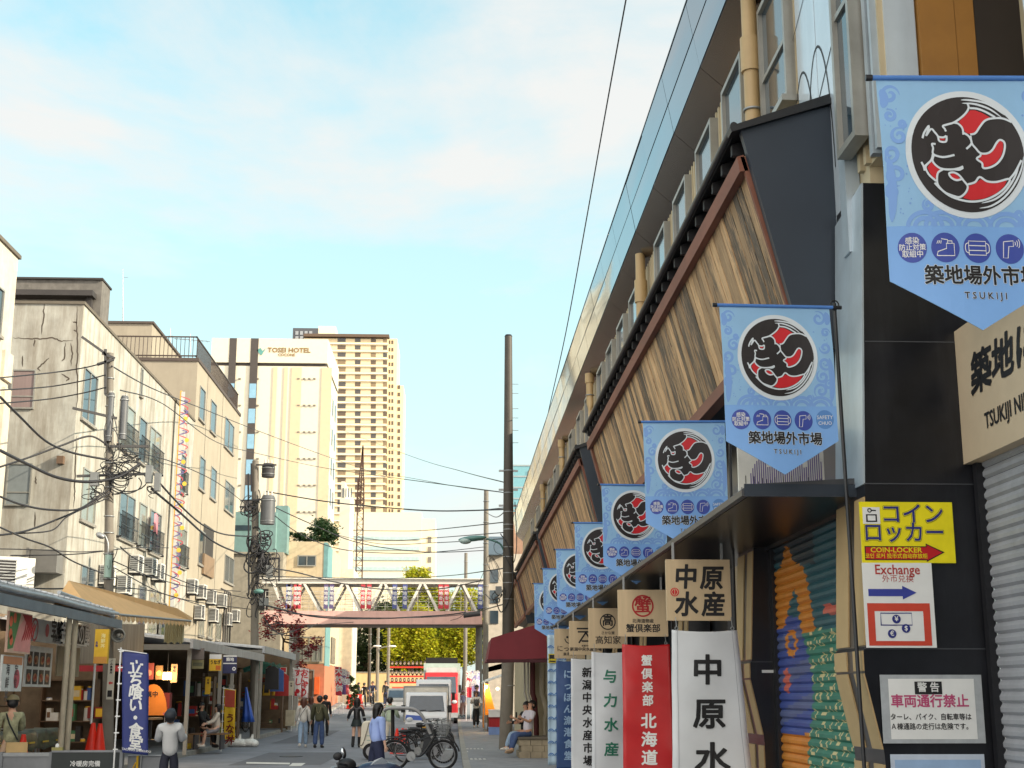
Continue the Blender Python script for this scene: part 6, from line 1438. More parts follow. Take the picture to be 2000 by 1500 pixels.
# corner house beyond the footbridge
ch = thing('corner_house', 'cream corner house with roof garden, teal edge and terracotta ground floor beyond the footbridge', 'building', (-9, 88, .7)); Y = 88.; S_ = lambda px, py: P(px, py, Y)
a, c_ = S_(545, 1360), S_(640, 1058); xa, xb = S_(557, 1100).x, c_.x
m = MB(); m.box(S_(470, 1100).x, Y + .5, 0, xa, 99, S_(500, 1085).z); m.box(xa, Y, S_(600, 1296).z, xb, 99, c_.z); m.build('wall', C('cream house wall', 196, 178, 146, rough=.8, dirt=.25), ch)
m = MB(); m.box(S_(470, 1100).x, Y + .02, .3, xb + .03, 98.9, S_(600, 1297).z); m.build('ground_floor', C('terracotta tile', 176, 112, 82, rough=.7, var=.1), ch)
teal = C('teal metal sheet', 104, 146, 146, rough=.5, dirt=.2)
m = MB(); m.box(S_(632, 1100).x, Y - .03, S_(600, 1128).z, xb + .02, Y - .005, c_.z - .05); m.box(xb + .005, Y, S_(640, 1300).z, xb + .04, 91.5, S_(640, 1062).z); m.build('teal_panel', teal, ch)
def hw(px0, py0, px1, py1, mt, nm='window'):
    p, q = S_(px0, py1), S_(px1, py0); m = MB(); m.box(p.x, Y - .06, p.z, q.x, Y + .02, q.z); w_ = m.build(nm, mt, ch); m = MB()
    for b4 in ((p.x - .07, p.z - .07, q.x + .07, p.z), (p.x - .07, q.z, q.x + .07, q.z + .07), (p.x - .07, p.z, p.x, q.z), (q.x, p.z, q.x + .07, q.z), ((p.x + q.x) / 2 - .03, p.z, (p.x + q.x) / 2 + .03, q.z)): m.box(b4[0], Y - .09, b4[1], b4[2], Y - .061, b4[3])
    m.build('frame', alu, w_)
hw(583, 1087, 616, 1104, glass); hw(526, 1085, 558, 1101, glass); hw(582, 1264, 604, 1290, glass2); hw(611, 1263, 628, 1290, glass2)
sh_ = C('cream roller shutter', 190, 170, 132, rough=.5)
hw(580, 1246, 628, 1260, sh_, 'shutter'); hw(578, 1310, 612, 1366, C('brown doorway', 110, 84, 66), 'doorway')
m = MB(); p, q = S_(614, 1356), S_(625, 1322); m.box(p.x, Y - .3, p.z, q.x, Y - .02, q.z); m.build('orange_panel', C('orange panel', 222, 96, 40), ch)
m = MB(); m.box(xb + .04, 92.4, S_(655, 1292).z, xb + .06, 95.4, S_(655, 1238).z); m.build('side_window', glass, ch); m = MB(); m.box(xb + .0, 99.02, 1, xb + .9, 104, 10.5); m.build('rear_wall', C('pale wall', 206, 196, 174, rough=.8), ch)
th = thing('teal_house', 'teal sheet metal house behind the second transformer pole', 'building', (-12, 86, 3)); Y = 86.2; S_ = lambda px, py: P(px, py, Y)
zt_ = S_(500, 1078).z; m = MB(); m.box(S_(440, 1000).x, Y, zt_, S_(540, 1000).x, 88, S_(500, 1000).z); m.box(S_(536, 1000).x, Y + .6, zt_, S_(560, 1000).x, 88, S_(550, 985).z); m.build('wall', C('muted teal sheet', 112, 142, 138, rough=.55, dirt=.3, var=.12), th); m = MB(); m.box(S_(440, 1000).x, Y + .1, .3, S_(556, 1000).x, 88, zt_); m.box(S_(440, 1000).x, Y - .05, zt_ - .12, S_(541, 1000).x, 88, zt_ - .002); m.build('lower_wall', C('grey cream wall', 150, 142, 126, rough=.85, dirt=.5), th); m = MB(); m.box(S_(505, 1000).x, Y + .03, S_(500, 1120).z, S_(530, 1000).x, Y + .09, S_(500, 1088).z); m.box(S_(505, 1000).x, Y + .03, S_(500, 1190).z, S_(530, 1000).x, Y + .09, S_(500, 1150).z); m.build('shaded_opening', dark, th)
m = MB(); m.box(S_(440, 1000).x, Y - .03, S_(500, 1036).z, S_(492, 1000).x, Y, S_(500, 1026).z); m.build('window', glass, th)
greenl = C('dark green leaf', 44, 70, 34, rough=.6, island=.45, trans=.25)
p = P(628, 1055, 89); foliage('roof_bush', 'round dark green bush in the corner house\'s roof garden', 'bush', ((p.x, 89, p.z), (p.x, 89, p.z + .5)), [((p.x, 89, p.z + .55), (.95, .8, .7)), ((p.x + .1, 88.5, p.z + .15), (1.0, .5, .4)), ((p.x - .5, 89, p.z + 1.0), (.5, .5, .35)), ((p.x + .45, 88.2, p.z - .1), (.45, .3, .6))], 3200, .1, greenl, .06, 11)
p = P(590, 1056, 89); foliage('roof_hedge', 'low sparse hedge along the corner house\'s roof edge', 'hedge', ((p.x, 89, p.z), (p.x, 89, p.z + .15)), [((p.x - 1, 89, p.z + .2), (1.3, .4, .36)), ((p.x + .8, 88.5, p.z + .12), (1.1, .4, .3))], 1900, .08, greenl, .03, 12)

# footbridge
fb = thing('footbridge', 'covered footbridge with white truss and pale pink girder across the street', 'bridge', (-4, 80, 0)); Y = 80.
pink = C('pale pink painted steel', 222, 180, 170, rough=.6, var=.06, dirt=.25); wsteel = C('white truss steel', 226, 222, 212, rough=.5, var=.05, dirt=.15)
S_ = lambda px, py: P(px, py, Y); xl, xr = S_(516, 1200).x, S_(942, 1200).x; zg0, zg1 = S_(700, 1219).z, S_(700, 1193).z; ztop0, ztop1 = S_(700, 1140).z, S_(700, 1131).z
m = MB(); x = xl
for yy in (Y, Y + 2.5):
    m = MB(); x = xl
    while x < xr - .1: x1 = min(x + 1.86, xr); m.box(x + .01, yy, zg0, x1 - .01, yy + .1, zg1); m.box(x1 - .02, yy + .01, zg0, min(x1 + .02, xr), yy + .09, zg1); x += 1.86
    m.build('girder', pink, fb)
m = MB(); m.box(xl - .1, Y + .02, zg0 - .08, xr + .1, Y + 2.58, zg0 - .002); m.box(xl, Y + .1, zg1 - .3, xr, Y + 2.5, zg1 - .2); m.build('deck', C('dark bridge underside', 66, 58, 54), fb)
m = MB()
for yy in (Y + .03, Y + 2.53):
    m.box(xl - .2, yy, ztop0, xr + .3, yy + .14, ztop1)
    pts = []
    tops = [590, 672, 748, 825, 900, 975]
    for i, t in enumerate(tops[:-1]):
        bx_ = S_((t + tops[i + 1]) / 2, 1193).x; w_ = S_(1, 0).x
        m.beam((S_(t - 3, 1140).x, yy + .07, ztop0), (S_((t + tops[max(i - 1, 0)]) / 2 + 9 if i else 556, 1192).x, yy + .07, zg1), .14, .14, (0, 1, 0))
        m.beam((S_(t + 4, 1140).x, yy + .07, ztop0), (S_((t + tops[i + 1]) / 2 - 7, 1192).x, yy + .07, zg1), .14, .14, (0, 1, 0))
    m.beam((S_(534, 1145).x, yy + .07, ztop0), (S_(553, 1192).x, yy + .07, zg1), .14, .14, (0, 1, 0))
    for q in range(4): z = zg1 + .25 + q * .28; m.box(xl, yy + .15, z, xr, yy + .17, z + .02)
    x = xl
    while x < xr: m.box(x, yy + .15, zg1, x + .02, yy + .17, zg1 + 1.1); x += .62
m.box(xl - .3, Y - .1, ztop1, xr + .3, Y + 2.8, ztop1 + .05)
m.build('truss', wsteel, fb)
for px in (573, 936):
    p = S_(px, 1300); m = MB(); m.cyl((p.x, Y + 1.2, g(Y)), (p.x, Y + 1.2, zg0 - .08), .2, n=14); m.build('column', C('bridge column grey', 120, 116, 110, rough=.7), fb)
p = S_(562, 1240); m = MB(); m.cyl((p.x, Y + 2.2, 3), (p.x, Y + 2.2, zg0 - .1), .17, n=14); m.build('column', white_paint, fb)
kn = [(563, 0), (578, 1), (584, 1), (637, 2), (648, 2), (709, 1), (721, 1), (771, 0), (791, 0), (861, 1), (872, 1), (938, 0), (566, 2)]
km = [C('lantern indigo', 84, 92, 150), C('lantern red', 196, 60, 72), C('lantern violet', 96, 84, 126)]
for i, (px, k) in enumerate(kn):
    a, c_ = S_(px - 5, 1189), S_(px + 5, 1142); o = thing('bridge_flag', '%s hanging flag with white marks under the footbridge truss%s' % (('indigo', 'red', 'violet')[k], ''), 'flag', ((a.x + c_.x) / 2, Y - .1, a.z), 'hanging flags along the footbridge')
    m = MB(); m.box(a.x, Y - .12, a.z, c_.x, Y - .09, c_.z); m.build('cloth', km[k], o); m = MB(); pl = front((a.x, Y - .121, a.z))
    for j in range(4): text(m, pl, '築地市場'[j], (c_.x - a.x) / 2, (c_.z - a.z) * (.82 - .2 * j), .24, .004, .02)
    m.build('lettering', white_paint, o)
BF = ['faint indigo flag by the left end of the footbridge', 'red flag at the first truss diagonal of the footbridge, left one', 'red flag at the first truss diagonal of the footbridge, right one', 'violet flag of the second footbridge group, left one', 'violet flag of the second footbridge group, right one',
      'red flag under the third truss apex of the footbridge, left of its pair', 'red flag under the third truss apex of the footbridge, right of its pair', 'indigo flag over the middle of the street, left of its pair', 'indigo flag over the middle of the street, right of its pair', 'red flag near the right end of the footbridge, left of its pair', 'red flag near the right end of the footbridge, right of its pair', 'indigo flag at the right end of the footbridge behind the concrete pole', 'violet flag at the left end of the footbridge beside the indigo one']
for o, lb in zip([o for o in bpy.data.objects if o.name.startswith('bridge_flag')], BF): o['label'] = lb

# end of the street: wall, lantern racks, trees
gy = g(108)
ew = thing('end_wall', 'pale plaster wall closing the far end of the street', 'wall', (-4, 108, gy)); m = MB(); a, c_ = P(684, 1340, 108), P(852, 1314, 108); m.box(a.x, 108, gy, c_.x, 108.25, c_.z); m.build('face', C('pale end wall', 204, 178, 130, rough=.8, var=.08, dirt=.15), ew); m = MB(); m.box(a.x - .05, 107.95, c_.z, c_.x + .05, 108.3, c_.z + .07); m.build('coping', concrete, ew)
lr = thing('lantern_rack', 'red rack holding rows of dark white-lettered lanterns in front of the trees', 'lanterns', (-3, 104, gy)); Y = 104.
m = MB()
for q in (1303, 1321, 1333): p, r_ = P(760, q, Y), P(834, q, Y); m.box(p.x, Y, p.z - .06, r_.x, Y + .1, p.z + .06)
for q in (760, 834): p = P(q, 1288, Y); m.box(p.x - .05, Y, gy, p.x + .05, Y + .1, p.z)
m.build('frame', C('rack red', 190, 50, 34), lr)
lm = C('lantern dark', 52, 36, 32); lw = C('lantern pale', 210, 190, 160)
for j, q in enumerate((1296, 1314, 1328)):
    for i in range(9):
        p = P(766 + i * 8, q, Y); m = MB(); m.ell((p.x, Y + .05, p.z), .11, .1, .2 if j < 2 else .16, 10, 6); l_ = m.build('lantern', lm, lr); m = MB(); pl = front((p.x, Y - .06, p.z)); ring(m, pl, 0, 0, .05, .03, 0, n=10); m.build('mark', lw, l_)
bt = thing('festival_booth', 'low sunlit booth counter below the lantern rack', 'booth', (-3, 102, gy)); a, c_ = P(768, 1362, 102), P(838, 1338, 102); m = MB(); m.box(a.x, 102, gy, c_.x, 103, c_.z - .3); m.build('counter', C('booth cream', 220, 190, 120), bt); m = MB(); m.box(a.x - .1, 101.9, c_.z - .3, c_.x + .1, 103.1, c_.z - .12); m.build('top', C('booth red', 196, 84, 60), bt)
yel = C('yellow green ginkgo leaf', 178, 178, 40, rough=.55, island=.5, trans=.5); mid = C('mid green leaf', 96, 112, 34, rough=.55, island=.45, trans=.4); drk = C('deep green leaf', 44, 60, 28, rough=.6, island=.45, trans=.25)
def T3(px, py, Y): p = P(px, py, Y); return (p.x, p.y, p.z)
def tree(label, px, Y, blobs, n, size, mt, seed):
    b_ = P(px, 1360, Y); foliage('tree', label, 'tree', ((b_.x, Y, g(Y)), (b_.x + .1, Y, g(Y) + 3.2)), [(T3(q[0], q[1], Y + q[4]), (q[2], q[2] * .8, q[3])) for q in blobs], int(n * 1.9), size * .7, mt, .22, seed, 'trees behind the footbridge', 9)
tree('dark leafy tree at the left, behind the far utility poles', 712, 113, [(712, 1250, 1.5, 1.5, 0), (700, 1290, 1.1, 1.2, 0), (730, 1295, 1.2, 1.0, 0), (735, 1215, 1.1, 1.2, .4), (715, 1325, 1.0, .7, 0)], 5200, .2, drk, 21)
tree('bright yellow green tree drooping over the lantern rack', 800, 111, [(800, 1240, 1.7, 1.2, 0), (775, 1270, 1.0, 1.3, -.3), (825, 1262, 1.3, 1.6, 0), (845, 1300, .8, 1.1, 0), (796, 1305, .5, 1.0, -.5), (812, 1210, 1.4, 1.0, 0)], 7000, .2, yel, 22)
tree('mid green tree showing between the yellow ones', 770, 116, [(765, 1240, 1.8, 1.9, 0), (790, 1190, 1.2, 1.2, 0), (850, 1230, 2.2, 2.2, .5), (840, 1290, 1.6, 1.2, 0), (800, 1290, 1.6, 1.4, .3)], 7500, .22, mid, 23)
tree('tall yellow tree rising above the footbridge truss', 820, 118, [(815, 1140, 1.1, 1.3, 0), (840, 1160, 1.0, 1.0, 0), (800, 1175, 1.1, 1.0, 0), (860, 1170, .9, .8, 0)], 4200, .2, yel, 24)
tree('yellow green tree by the right end of the footbridge', 905, 112, [(900, 1245, 1.6, 1.4, 0), (930, 1235, 1.0, 1.2, 0), (880, 1275, 1.3, 1.0, 0), (925, 1275, .9, .9, 0), (915, 1170, 1.2, .9, .3), (890, 1290, .9, .7, 0)], 7000, .2, yel, 25)
tree('deep green tree half hidden by the tallest utility pole', 975, 82, [(965, 1215, .7, 1.5, 0), (985, 1150, .7, 1.2, 0), (1006, 1170, .6, 1.2, 0), (970, 1250, .6, .7, 0)], 3600, .16, drk, 26)
tree('dark green tree far right behind the truss', 870, 121, [(870, 1225, 2.2, 1.6, 0), (930, 1200, 1.6, 1.4, 0), (760, 1205, 1.4, 1.3, 0)], 4000, .24, drk, 27)
p = P(688, 1370, 93); foliage('potted_shrub', 'narrow green shrub beside the far street flags', 'shrub', ((p.x, 93, g(93)), (p.x, 93, g(93) + .5)), [((p.x, 93, g(93) + 1.2), (.3, .3, .9)), ((p.x, 93, g(93) + .5), (.35, .3, .5))], 900, .1, greenl, .04, 31)
# buildings on the right behind the poles
gt = thing('glass_tower', 'teal glass apartment tower far behind the tallest utility pole', 'building', (20, 320, 0)); Y = 320.; S_ = lambda px, py: P(px, py, Y); a, c_ = S_(1003, 1300), S_(1050, 908)
m = MB(); m.box(a.x, Y, 0, c_.x + 8, Y + 14, c_.z); m.build('wall', C('teal glazing', 110, 158, 164, rough=.15, var=.12, metal=.3), gt); m = MB()
for k in range(40): z = c_.z - k * 2.6; m.box(a.x - .1, Y - .15, z - .35, c_.x + 8, Y, z); 
m.build('floor_band', C('tower grey band', 140, 150, 150), gt); m = MB()
for k in range(14): z = c_.z - 1.5 - k * 2.6; m.box(S_(1028, 0).x, Y - .2, z - 1.4, S_(1046, 0).x, Y - .05, z)
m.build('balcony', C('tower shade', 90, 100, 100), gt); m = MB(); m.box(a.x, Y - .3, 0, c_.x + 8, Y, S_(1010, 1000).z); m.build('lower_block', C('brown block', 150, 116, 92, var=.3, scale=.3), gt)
rb = thing('white_house', 'pale house with grey blue awning shade behind the lamp arm', 'building', (4, 76, 0)); Y = 76.; S_ = lambda px, py: P(px, py, Y); a, c_ = S_(952, 1340), S_(1010, 1082)
m = MB(); m.box(a.x, Y, 0, c_.x + 6, 78.4, c_.z); m.build('wall', C('pale house wall', 190, 180, 164, rough=.8, dirt=.3), rb); m = MB(); p, q = S_(952, 1085), S_(985, 1050); m.box(p.x, Y - .5, p.z, q.x, Y + 2, q.z); m.build('roof_box', C('blue grey box', 92, 110, 124), rb); m = MB()
for k in range(3):
    p = S_(957, 1120 + 40 * k); m.box(p.x, Y - .05, p.z - .5, p.x + .45, Y, p.z + .2)
m.build('window', glass, rb); m = MB(); m.add([S_(943, 1306), S_(1000, 1290), S_(1000, 1302), S_(943, 1315), *(Vector((v.x, 79, v.z)) for v in (S_(943, 1306), S_(1000, 1290), S_(1000, 1302), S_(943, 1315)))], [(0, 1, 2, 3), (0, 4, 5, 1), (3, 2, 6, 7), (0, 3, 7, 4)]); m.build('shop_awning', C('black awning', 34, 34, 36), rb)
# ------------------------------------------------------------------ people
from mathutils import noise
def creased(vf, s, amp=.011, fr=11):
    return [tuple(Vector(v) + noise.noise_vector(Vector((v[0] * fr, v[1] * fr, v[2] * fr * .6)) / s) * amp * s) for v in vf[0]], vf[1]
def skinmesh(verts, edges, radii, sub=1):
    me = bpy.data.meshes.new('tmp'); me.from_pydata(verts, edges, []); o = bpy.data.objects.new('tmp', me); COL.objects.link(o)
    sk = o.modifiers.new('s', 'SKIN'); sk.branch_smoothing = .6; sk.use_smooth_shade = True
    L = me.skin_vertices[0].data
    for i, r in enumerate(radii): L[i].radius = r if isinstance(r, tuple) else (r, r); L[i].use_root = (i == 0)
    ss = o.modifiers.new('b', 'SUBSURF'); ss.levels = sub; ss.render_levels = sub
    dg = bpy.context.evaluated_depsgraph_get(); out = bpy.data.meshes.new_from_object(o.evaluated_get(dg))
    vs_ = [tuple(v.co) for v in out.vertices]; fs = [tuple(p.vertices) for p in out.polygons]
    bpy.data.objects.remove(o); bpy.data.meshes.remove(me); bpy.data.meshes.remove(out)
    return vs_, fs
skin_m = C('skin', 196, 148, 120, rough=.55, var=.06); skin_pale = C('pale skin', 214, 172, 148, rough=.55, var=.05)
hair_b = C('black hair', 24, 20, 20, rough=.45); hair_br = C('brown hair', 84, 48, 34, rough=.5)
def person(label, loc, rz, h, top, bottom, shoes=None, hair=hair_b, hairlen=0, skin=skin_m, legs=((6, 4), (-8, 12)), arms=((6, 8, 10), (-6, 8, 10)), lean=0, sit=False, headtilt=0, toplen=.0, fat=1., sleeve=1., bottomlen=1., wide=1., skirt=None, cap=None, boots=None, detail=None, nofeet=False, thighs=None):
    """faces -Y before turning by rz; legs: (hip swing forward, knee bend) per side in degrees; arms: (swing, spread, elbow bend)"""
    o = thing('person', label, 'person'); s = h
    shoes = shoes or C('dark shoes', 36, 33, 32)
    def V(x, y, z): return Vector((x * s, y * s, z * s))
    hip0 = V(0, 0, .525)
    def rotx(v, a): return Matrix.Rotation(R(a), 3, 'X') @ v
    spine = lambda z, y=0: hip0 + rotx(V(0, y, z - .525), lean)
    neck = spine(.835); headc = neck + rotx(V(0, -.012, .085), lean + headtilt)
    J = {}
    for sgn, k in ((-1, 0), (1, 1)):
        J['hip', k] = hip0 + V(sgn * .05, 0, -.02)
        a, kb = legs[k]; th = .235; sh = .235
        d = Vector((0, -math.sin(R(a)), -math.cos(R(a)))); J['knee', k] = J['hip', k] + d * th * s + V(sgn * .006, 0, 0)
        d2 = Vector((0, -math.sin(R(a - kb)), -math.cos(R(a - kb)))); J['ank', k] = J['knee', k] + d2 * sh * s
        J['toe', k] = J['ank', k] + V(sgn * .012, -.085, -.022)
        J['sho', k] = spine(.805) + V(sgn * .098, 0, 0)
        aa, sp, eb = arms[k]; D = Vector((sgn * math.sin(R(sp)), -math.sin(R(aa)) * math.cos(R(sp)), -math.cos(R(aa)) * math.cos(R(sp)))); D = rotx(D, lean * .3)
        J['elb', k] = J['sho', k] + D * .165 * s
        D2 = Matrix.Rotation(R(-eb), 3, 'X') @ D; D2 = (D2 + Vector((-sgn * .10 * (eb > 40), 0, 0))).normalized(); J['wri', k] = J['elb', k] + D2 * .145 * s; J['dir', k] = D2
    zmin = min(J['ank', k].z for k in (0, 1)) - .04 * s
    if not sit: 
        dz = -zmin
    else: dz = 0
    # body: one continuous surface
    v, e, r = [], [], []
    def N(p, rad, par=None):
        v.append(tuple(p)); r.append(tuple(q * s for q in rad) if isinstance(rad, tuple) else rad * s)
        if par is not None: e.append((par, len(v) - 1))
        return len(v) - 1
    pel = N(hip0, .06); w_ = N(spine(.62), .058, pel); chs = N(spine(.74), .066, w_); up = N(spine(.81), .045, chs); nk = N(spine(.85), .03, up)
    jaw = N(headc + rotx(V(0, -.012, -.035), lean + headtilt), .04, nk); hd = N(headc + rotx(V(0, .004, .012), lean + headtilt), .056, jaw); cr_ = N(headc + rotx(V(0, .006, .05), lean + headtilt), .036, hd)
    N(headc + rotx(V(0, -.062, -.008), lean + headtilt), .009, hd)
    for k in (0, 1):
        sg = -1 if k == 0 else 1
        hp = N(J['hip', k], .05, pel); kn_ = N(J['knee', k], .034, hp); cf = N(J['knee', k].lerp(J['ank', k], .35), .032, kn_); an = N(J['ank', k], .02, cf); N(J['toe', k], .018, an)
        so = N(J['sho', k], .036, up); el = N(J['elb', k], .024, so); wr = N(J['wri', k], .015, el)
        D2 = J['dir', k]; pm = N(J['wri', k] + D2 * .035 * s, .018, wr)
        side = Vector((0, -1, 0)) if abs(D2.y) < .8 else Vector((0, 0, 1)); bend = Vector((-sg, 0, 0))
        for i in range(4):
            b0 = J['wri', k] + D2 * .052 * s + side * (i - 1.5) * .011 * s; f1 = N(b0, .0062, pm); l_ = (.03, .036, .034, .026)[i]; N(b0 + (D2 + bend * .35).normalized() * l_ * s, .005, f1)
        t1 = N(J['wri', k] + D2 * .03 * s + side * .024 * s, .0065, pm); N(J['wri', k] + D2 * .052 * s + side * .036 * s, .005, t1)
    vs_, fs = skinmesh(v, e, r)
    def done(nm, vs_, fs, mt, par=o):
        m = MB(); m.add([(a, b, c_ + dz) for a, b, c_ in vs_], fs, True); return m.build(nm, mt, par)
    body = done('body', vs_, fs, skin)
    # face
    m = MB(); Rm = Matrix.Rotation(R(lean + headtilt), 3, 'X')
    for sg in (-1, 1): m.ell(headc + Rm @ V(sg * .022, -.05, .008) + Vector((0, 0, dz)), .007 * s, .006 * s, .005 * s, 8, 5)
    m.build('eye', ink, o); m = MB()
    m.ell(headc + Rm @ V(0, -.05, -.034) + Vector((0, 0, dz)), .016 * s, .006 * s, .004 * s, 8, 4); m.build('mouth', C('lips', 150, 82, 76), o); m = MB()
    for sg in (-1, 1): m.ell(headc + Rm @ V(sg * .058, .006, -.004) + Vector((0, 0, dz)), .006 * s, .013 * s, .02 * s, 8, 5)
    m.build('ear', skin, o)
    # hair
    m = MB(); hc = headc + Rm @ V(0, .012, .018) + Vector((0, 0, dz)); m.ell(hc, .063 * s, .067 * s, .064 * s, 18, 9, Rm, 0, .52)
    m.ell(hc + Rm @ V(0, .02, -.02), .055 * s, .044 * s, .052 * s, 14, 8, Rm)
    if hairlen:
        n = 8
        for j in range(n):
            t = j / (n - 1); m.ell(hc + Rm @ V(0, .034 - .0 * t, -.02 - hairlen * t), (.06 - .012 * t) * s, (.034 - .010 * t) * s, (.04) * s, 12, 6)
        for sg in (-1, 1): m.tube([hc + Rm @ V(sg * .055, -.01, .0), hc + Rm @ V(sg * .06, .0, -hairlen * .5), hc + Rm @ V(sg * .05, .01, -hairlen)], .018 * s, 6)
    m.build('hair', hair, o)
    if cap:
        m = MB(); m.ell(hc + V(0, 0, .008), .066 * s, .07 * s, .06 * s, 18, 8, Rm, 0, .5); m.ell(hc + Rm @ V(0, -.075, .012), .05 * s, .05 * s, .006 * s, 12, 5, Rm); m.build('cap', cap, o)
    # top
    v, e, r = [], [], []; f = fat
    pel = N(spine(.50 - toplen), .074 * f); w_ = N(spine(.60), .07 * f, pel); chs = N(spine(.735), .078 * f, w_); up = N(spine(.80), .055 * f, chs); N(spine(.838), .036, up)
    for k in (0, 1):
        so = N(J['sho', k], .047 * f, up); el = N(J['elb', k], .037 * f, so) if sleeve > .4 else N(J['sho', k].lerp(J['elb', k], .8), .036 * f, so)
        if sleeve > .6: N(J['elb', k].lerp(J['wri', k], min(1, sleeve) * .95), .029 * f, el)
    t_ = done('top', *creased(skinmesh(v, e, r, 2), s), top)
    # trousers / skirt
    v, e, r = [], [], []
    if skirt:
        m = MB(); z0, z1, w0, w1 = .58, skirt, .078, .125; n = 20; vv = []
        for j in range(5):
            t = j / 4
            for i in range(n): a = 2 * math.pi * i / n; rr = (w0 + (w1 - w0) * t) * (1 + .05 * math.sin(a * 5) * t); vv.append(hip0 + Vector((0, 0, dz)) + V(rr * math.cos(a), rr * .8 * math.sin(a), (z0 + (z1 - z0) * t) - .525))
        m.add(vv, [(j * n + i, j * n + n + i, j * n + n + (i + 1) % n, j * n + (i + 1) % n) for j in range(4) for i in range(n)], True); m.build('skirt', bottom, o)
    else:
        pel = N(hip0 + V(0, 0, .08), .064); hpc = N(hip0 + V(0, 0, -.01), .066, pel)
        for k in (0, 1):
            hp = N(J['hip', k] + V(0, 0, -.03), .056 * wide, hpc); kn_ = N(J['knee', k], .046 * wide, hp)
            if bottomlen > .5: N(J['knee', k].lerp(J['ank', k], bottomlen * .96), .037 * wide ** 1.6, kn_)
        done('trousers', *creased(skinmesh(v, e, r, 2), s, .009), bottom)
    for k in (0, 1):
        m = MB(); a, t = J['ank', k] + Vector((0, 0, dz)), J['toe', k] + Vector((0, 0, dz)); T = Matrix.Rotation(0, 3, 'Z')
        m.ell(a.lerp(t, .42) + V(0, 0, -.012), .03 * s, .078 * s, .024 * s, 12, 7); m.ell(a + V(0, .008, -.006), .027 * s, .034 * s, .03 * s, 10, 6)
        if boots: m.tube([J['ank', k] + Vector((0, 0, dz)), J['ank', k].lerp(J['knee', k], boots) + Vector((0, 0, dz))], .034 * s, 10)
        m.build('shoe', shoes, o)
    if detail: detail(o, s, V, spine, J, dz)
    put(o, loc, rz); return o
def L(px, Y, z=None):
    return (P(px, 1360, Y).x, Y, g(Y) if z is None else z)
denim = C('blue denim', 62, 82, 122, rough=.8, var=.18, scale=8); light_denim = C('light denim', 142, 164, 188, rough=.8, var=.15, scale=8); navy = C('navy cloth', 32, 38, 66, rough=.8); blk = C('black cloth', 28, 28, 30, rough=.8); leather = C('black leather', 34, 34, 38, rough=.35, var=.3)
offw = C('off white cloth', 206, 202, 194, rough=.8, var=.08); wsh = C('white shoes', 206, 200, 190)
def totes(o, s, V, spine, J, dz):
    m = MB(); m.tube([spine(.82) + V(.06, .05, dz / s), spine(.72) + V(.03, .085, dz / s), spine(.56) + V(-.06, .09, dz / s)], .014, 6); m.build('strap', blk, o)
    q = spine(.47) + V(-.05, .1, dz / s); m = MB(); m.box(q.x - .17, q.y, q.z - .16, q.x + .17, q.y + .09, q.z + .12); m.build('tote_bag', C('tan tote', 196, 164, 112), o)
person('man in a pale camouflage jacket and khaki cap at the bottom left', L(26, 24.5), R(205), 1.7, C('pale camouflage', 150, 148, 116, rough=.8, var=.5, scale=9), C('beige trousers', 190, 160, 134, rough=.8), cap=C('khaki cap', 122, 110, 78), toplen=.02, fat=1.05, headtilt=6, arms=((30, 6, 70), (10, 8, 20)), detail=totes)
def white_top(o, s, V, spine, J, dz): pass
person('older man in a grey white jacket and dark cap seen from behind', L(337, 23.6), R(186), 1.5, C('grey white jacket', 196, 196, 194, rough=.6, var=.12, bump=.2, scale=4), C('dark navy trousers', 34, 36, 50, rough=.8), cap=C('dark cap', 34, 38, 46), lean=-14, headtilt=-22, fat=1.28, toplen=.03, arms=((30, 10, 66), (30, 10, 66)))
person('woman in a light blue shirt and wide navy trousers beside the delivery scooter', L(738, 27), R(128), 1.56, C('light blue shirt', 152, 172, 222, rough=.8, var=.1), navy, hair=hair_b, hairlen=.085, skin=skin_pale, fat=1.05, wide=1.35, sleeve=.72, headtilt=6, arms=((2, 6, 8), (2, 8, 12)), legs=((3, 3), (-3, 4)))
person('man in a pale green shirt and cream trousers behind the woman in blue', L(762, 46), R(170), 1.66, C('pale green shirt', 176, 190, 166, rough=.8), C('cream trousers', 206, 198, 180), fat=1.15, arms=((25, 10, 50), (5, 12, 20)))
person('woman in black leather jacket, short skirt and knee boots walking away', L(698, 48.2), R(176), 1.63, leather, C('dark green black skirt', 22, 36, 36), shoes=blk, hair=hair_b, hairlen=.1, skin=skin_pale, skirt=.42, boots=.75, fat=1.08, arms=((4, 14, 14), (-4, 22, 60)), legs=((7, 5), (-8, 12)))
def crossbag(o, s, V, spine, J, dz):
    m = MB(); m.tube([spine(.82) + V(-.06, .06, dz / s), spine(.7) + V(.02, .085, dz / s), spine(.58) + V(.085, .06, dz / s)], .008, 6); m.build('strap', blk, o)
person('woman in a white top and pale jeans with long brown hair walking away', L(594, 48.4), R(184), 1.64, offw, light_denim, shoes=wsh, hair=hair_br, hairlen=.12, skin=skin_pale, fat=1.18, toplen=.03, legs=((10, 4), (-12, 14)), detail=crossbag, arms=((-6, 8, 12), (8, 10, 20)))
def print_back(o, s, V, spine, J, dz):
    m = MB(); q = smooth([tuple(spine(.78) + V(-.045, .079, dz / s)), tuple(spine(.70) + V(-.03, .088, dz / s)), tuple(spine(.66) + V(0, .088, dz / s)), tuple(spine(.70) + V(.03, .088, dz / s)), tuple(spine(.78) + V(.045, .079, dz / s))], 5); m.tube(q, .008, 5); m.build('back_print', C('faded print', 140, 130, 96), o)
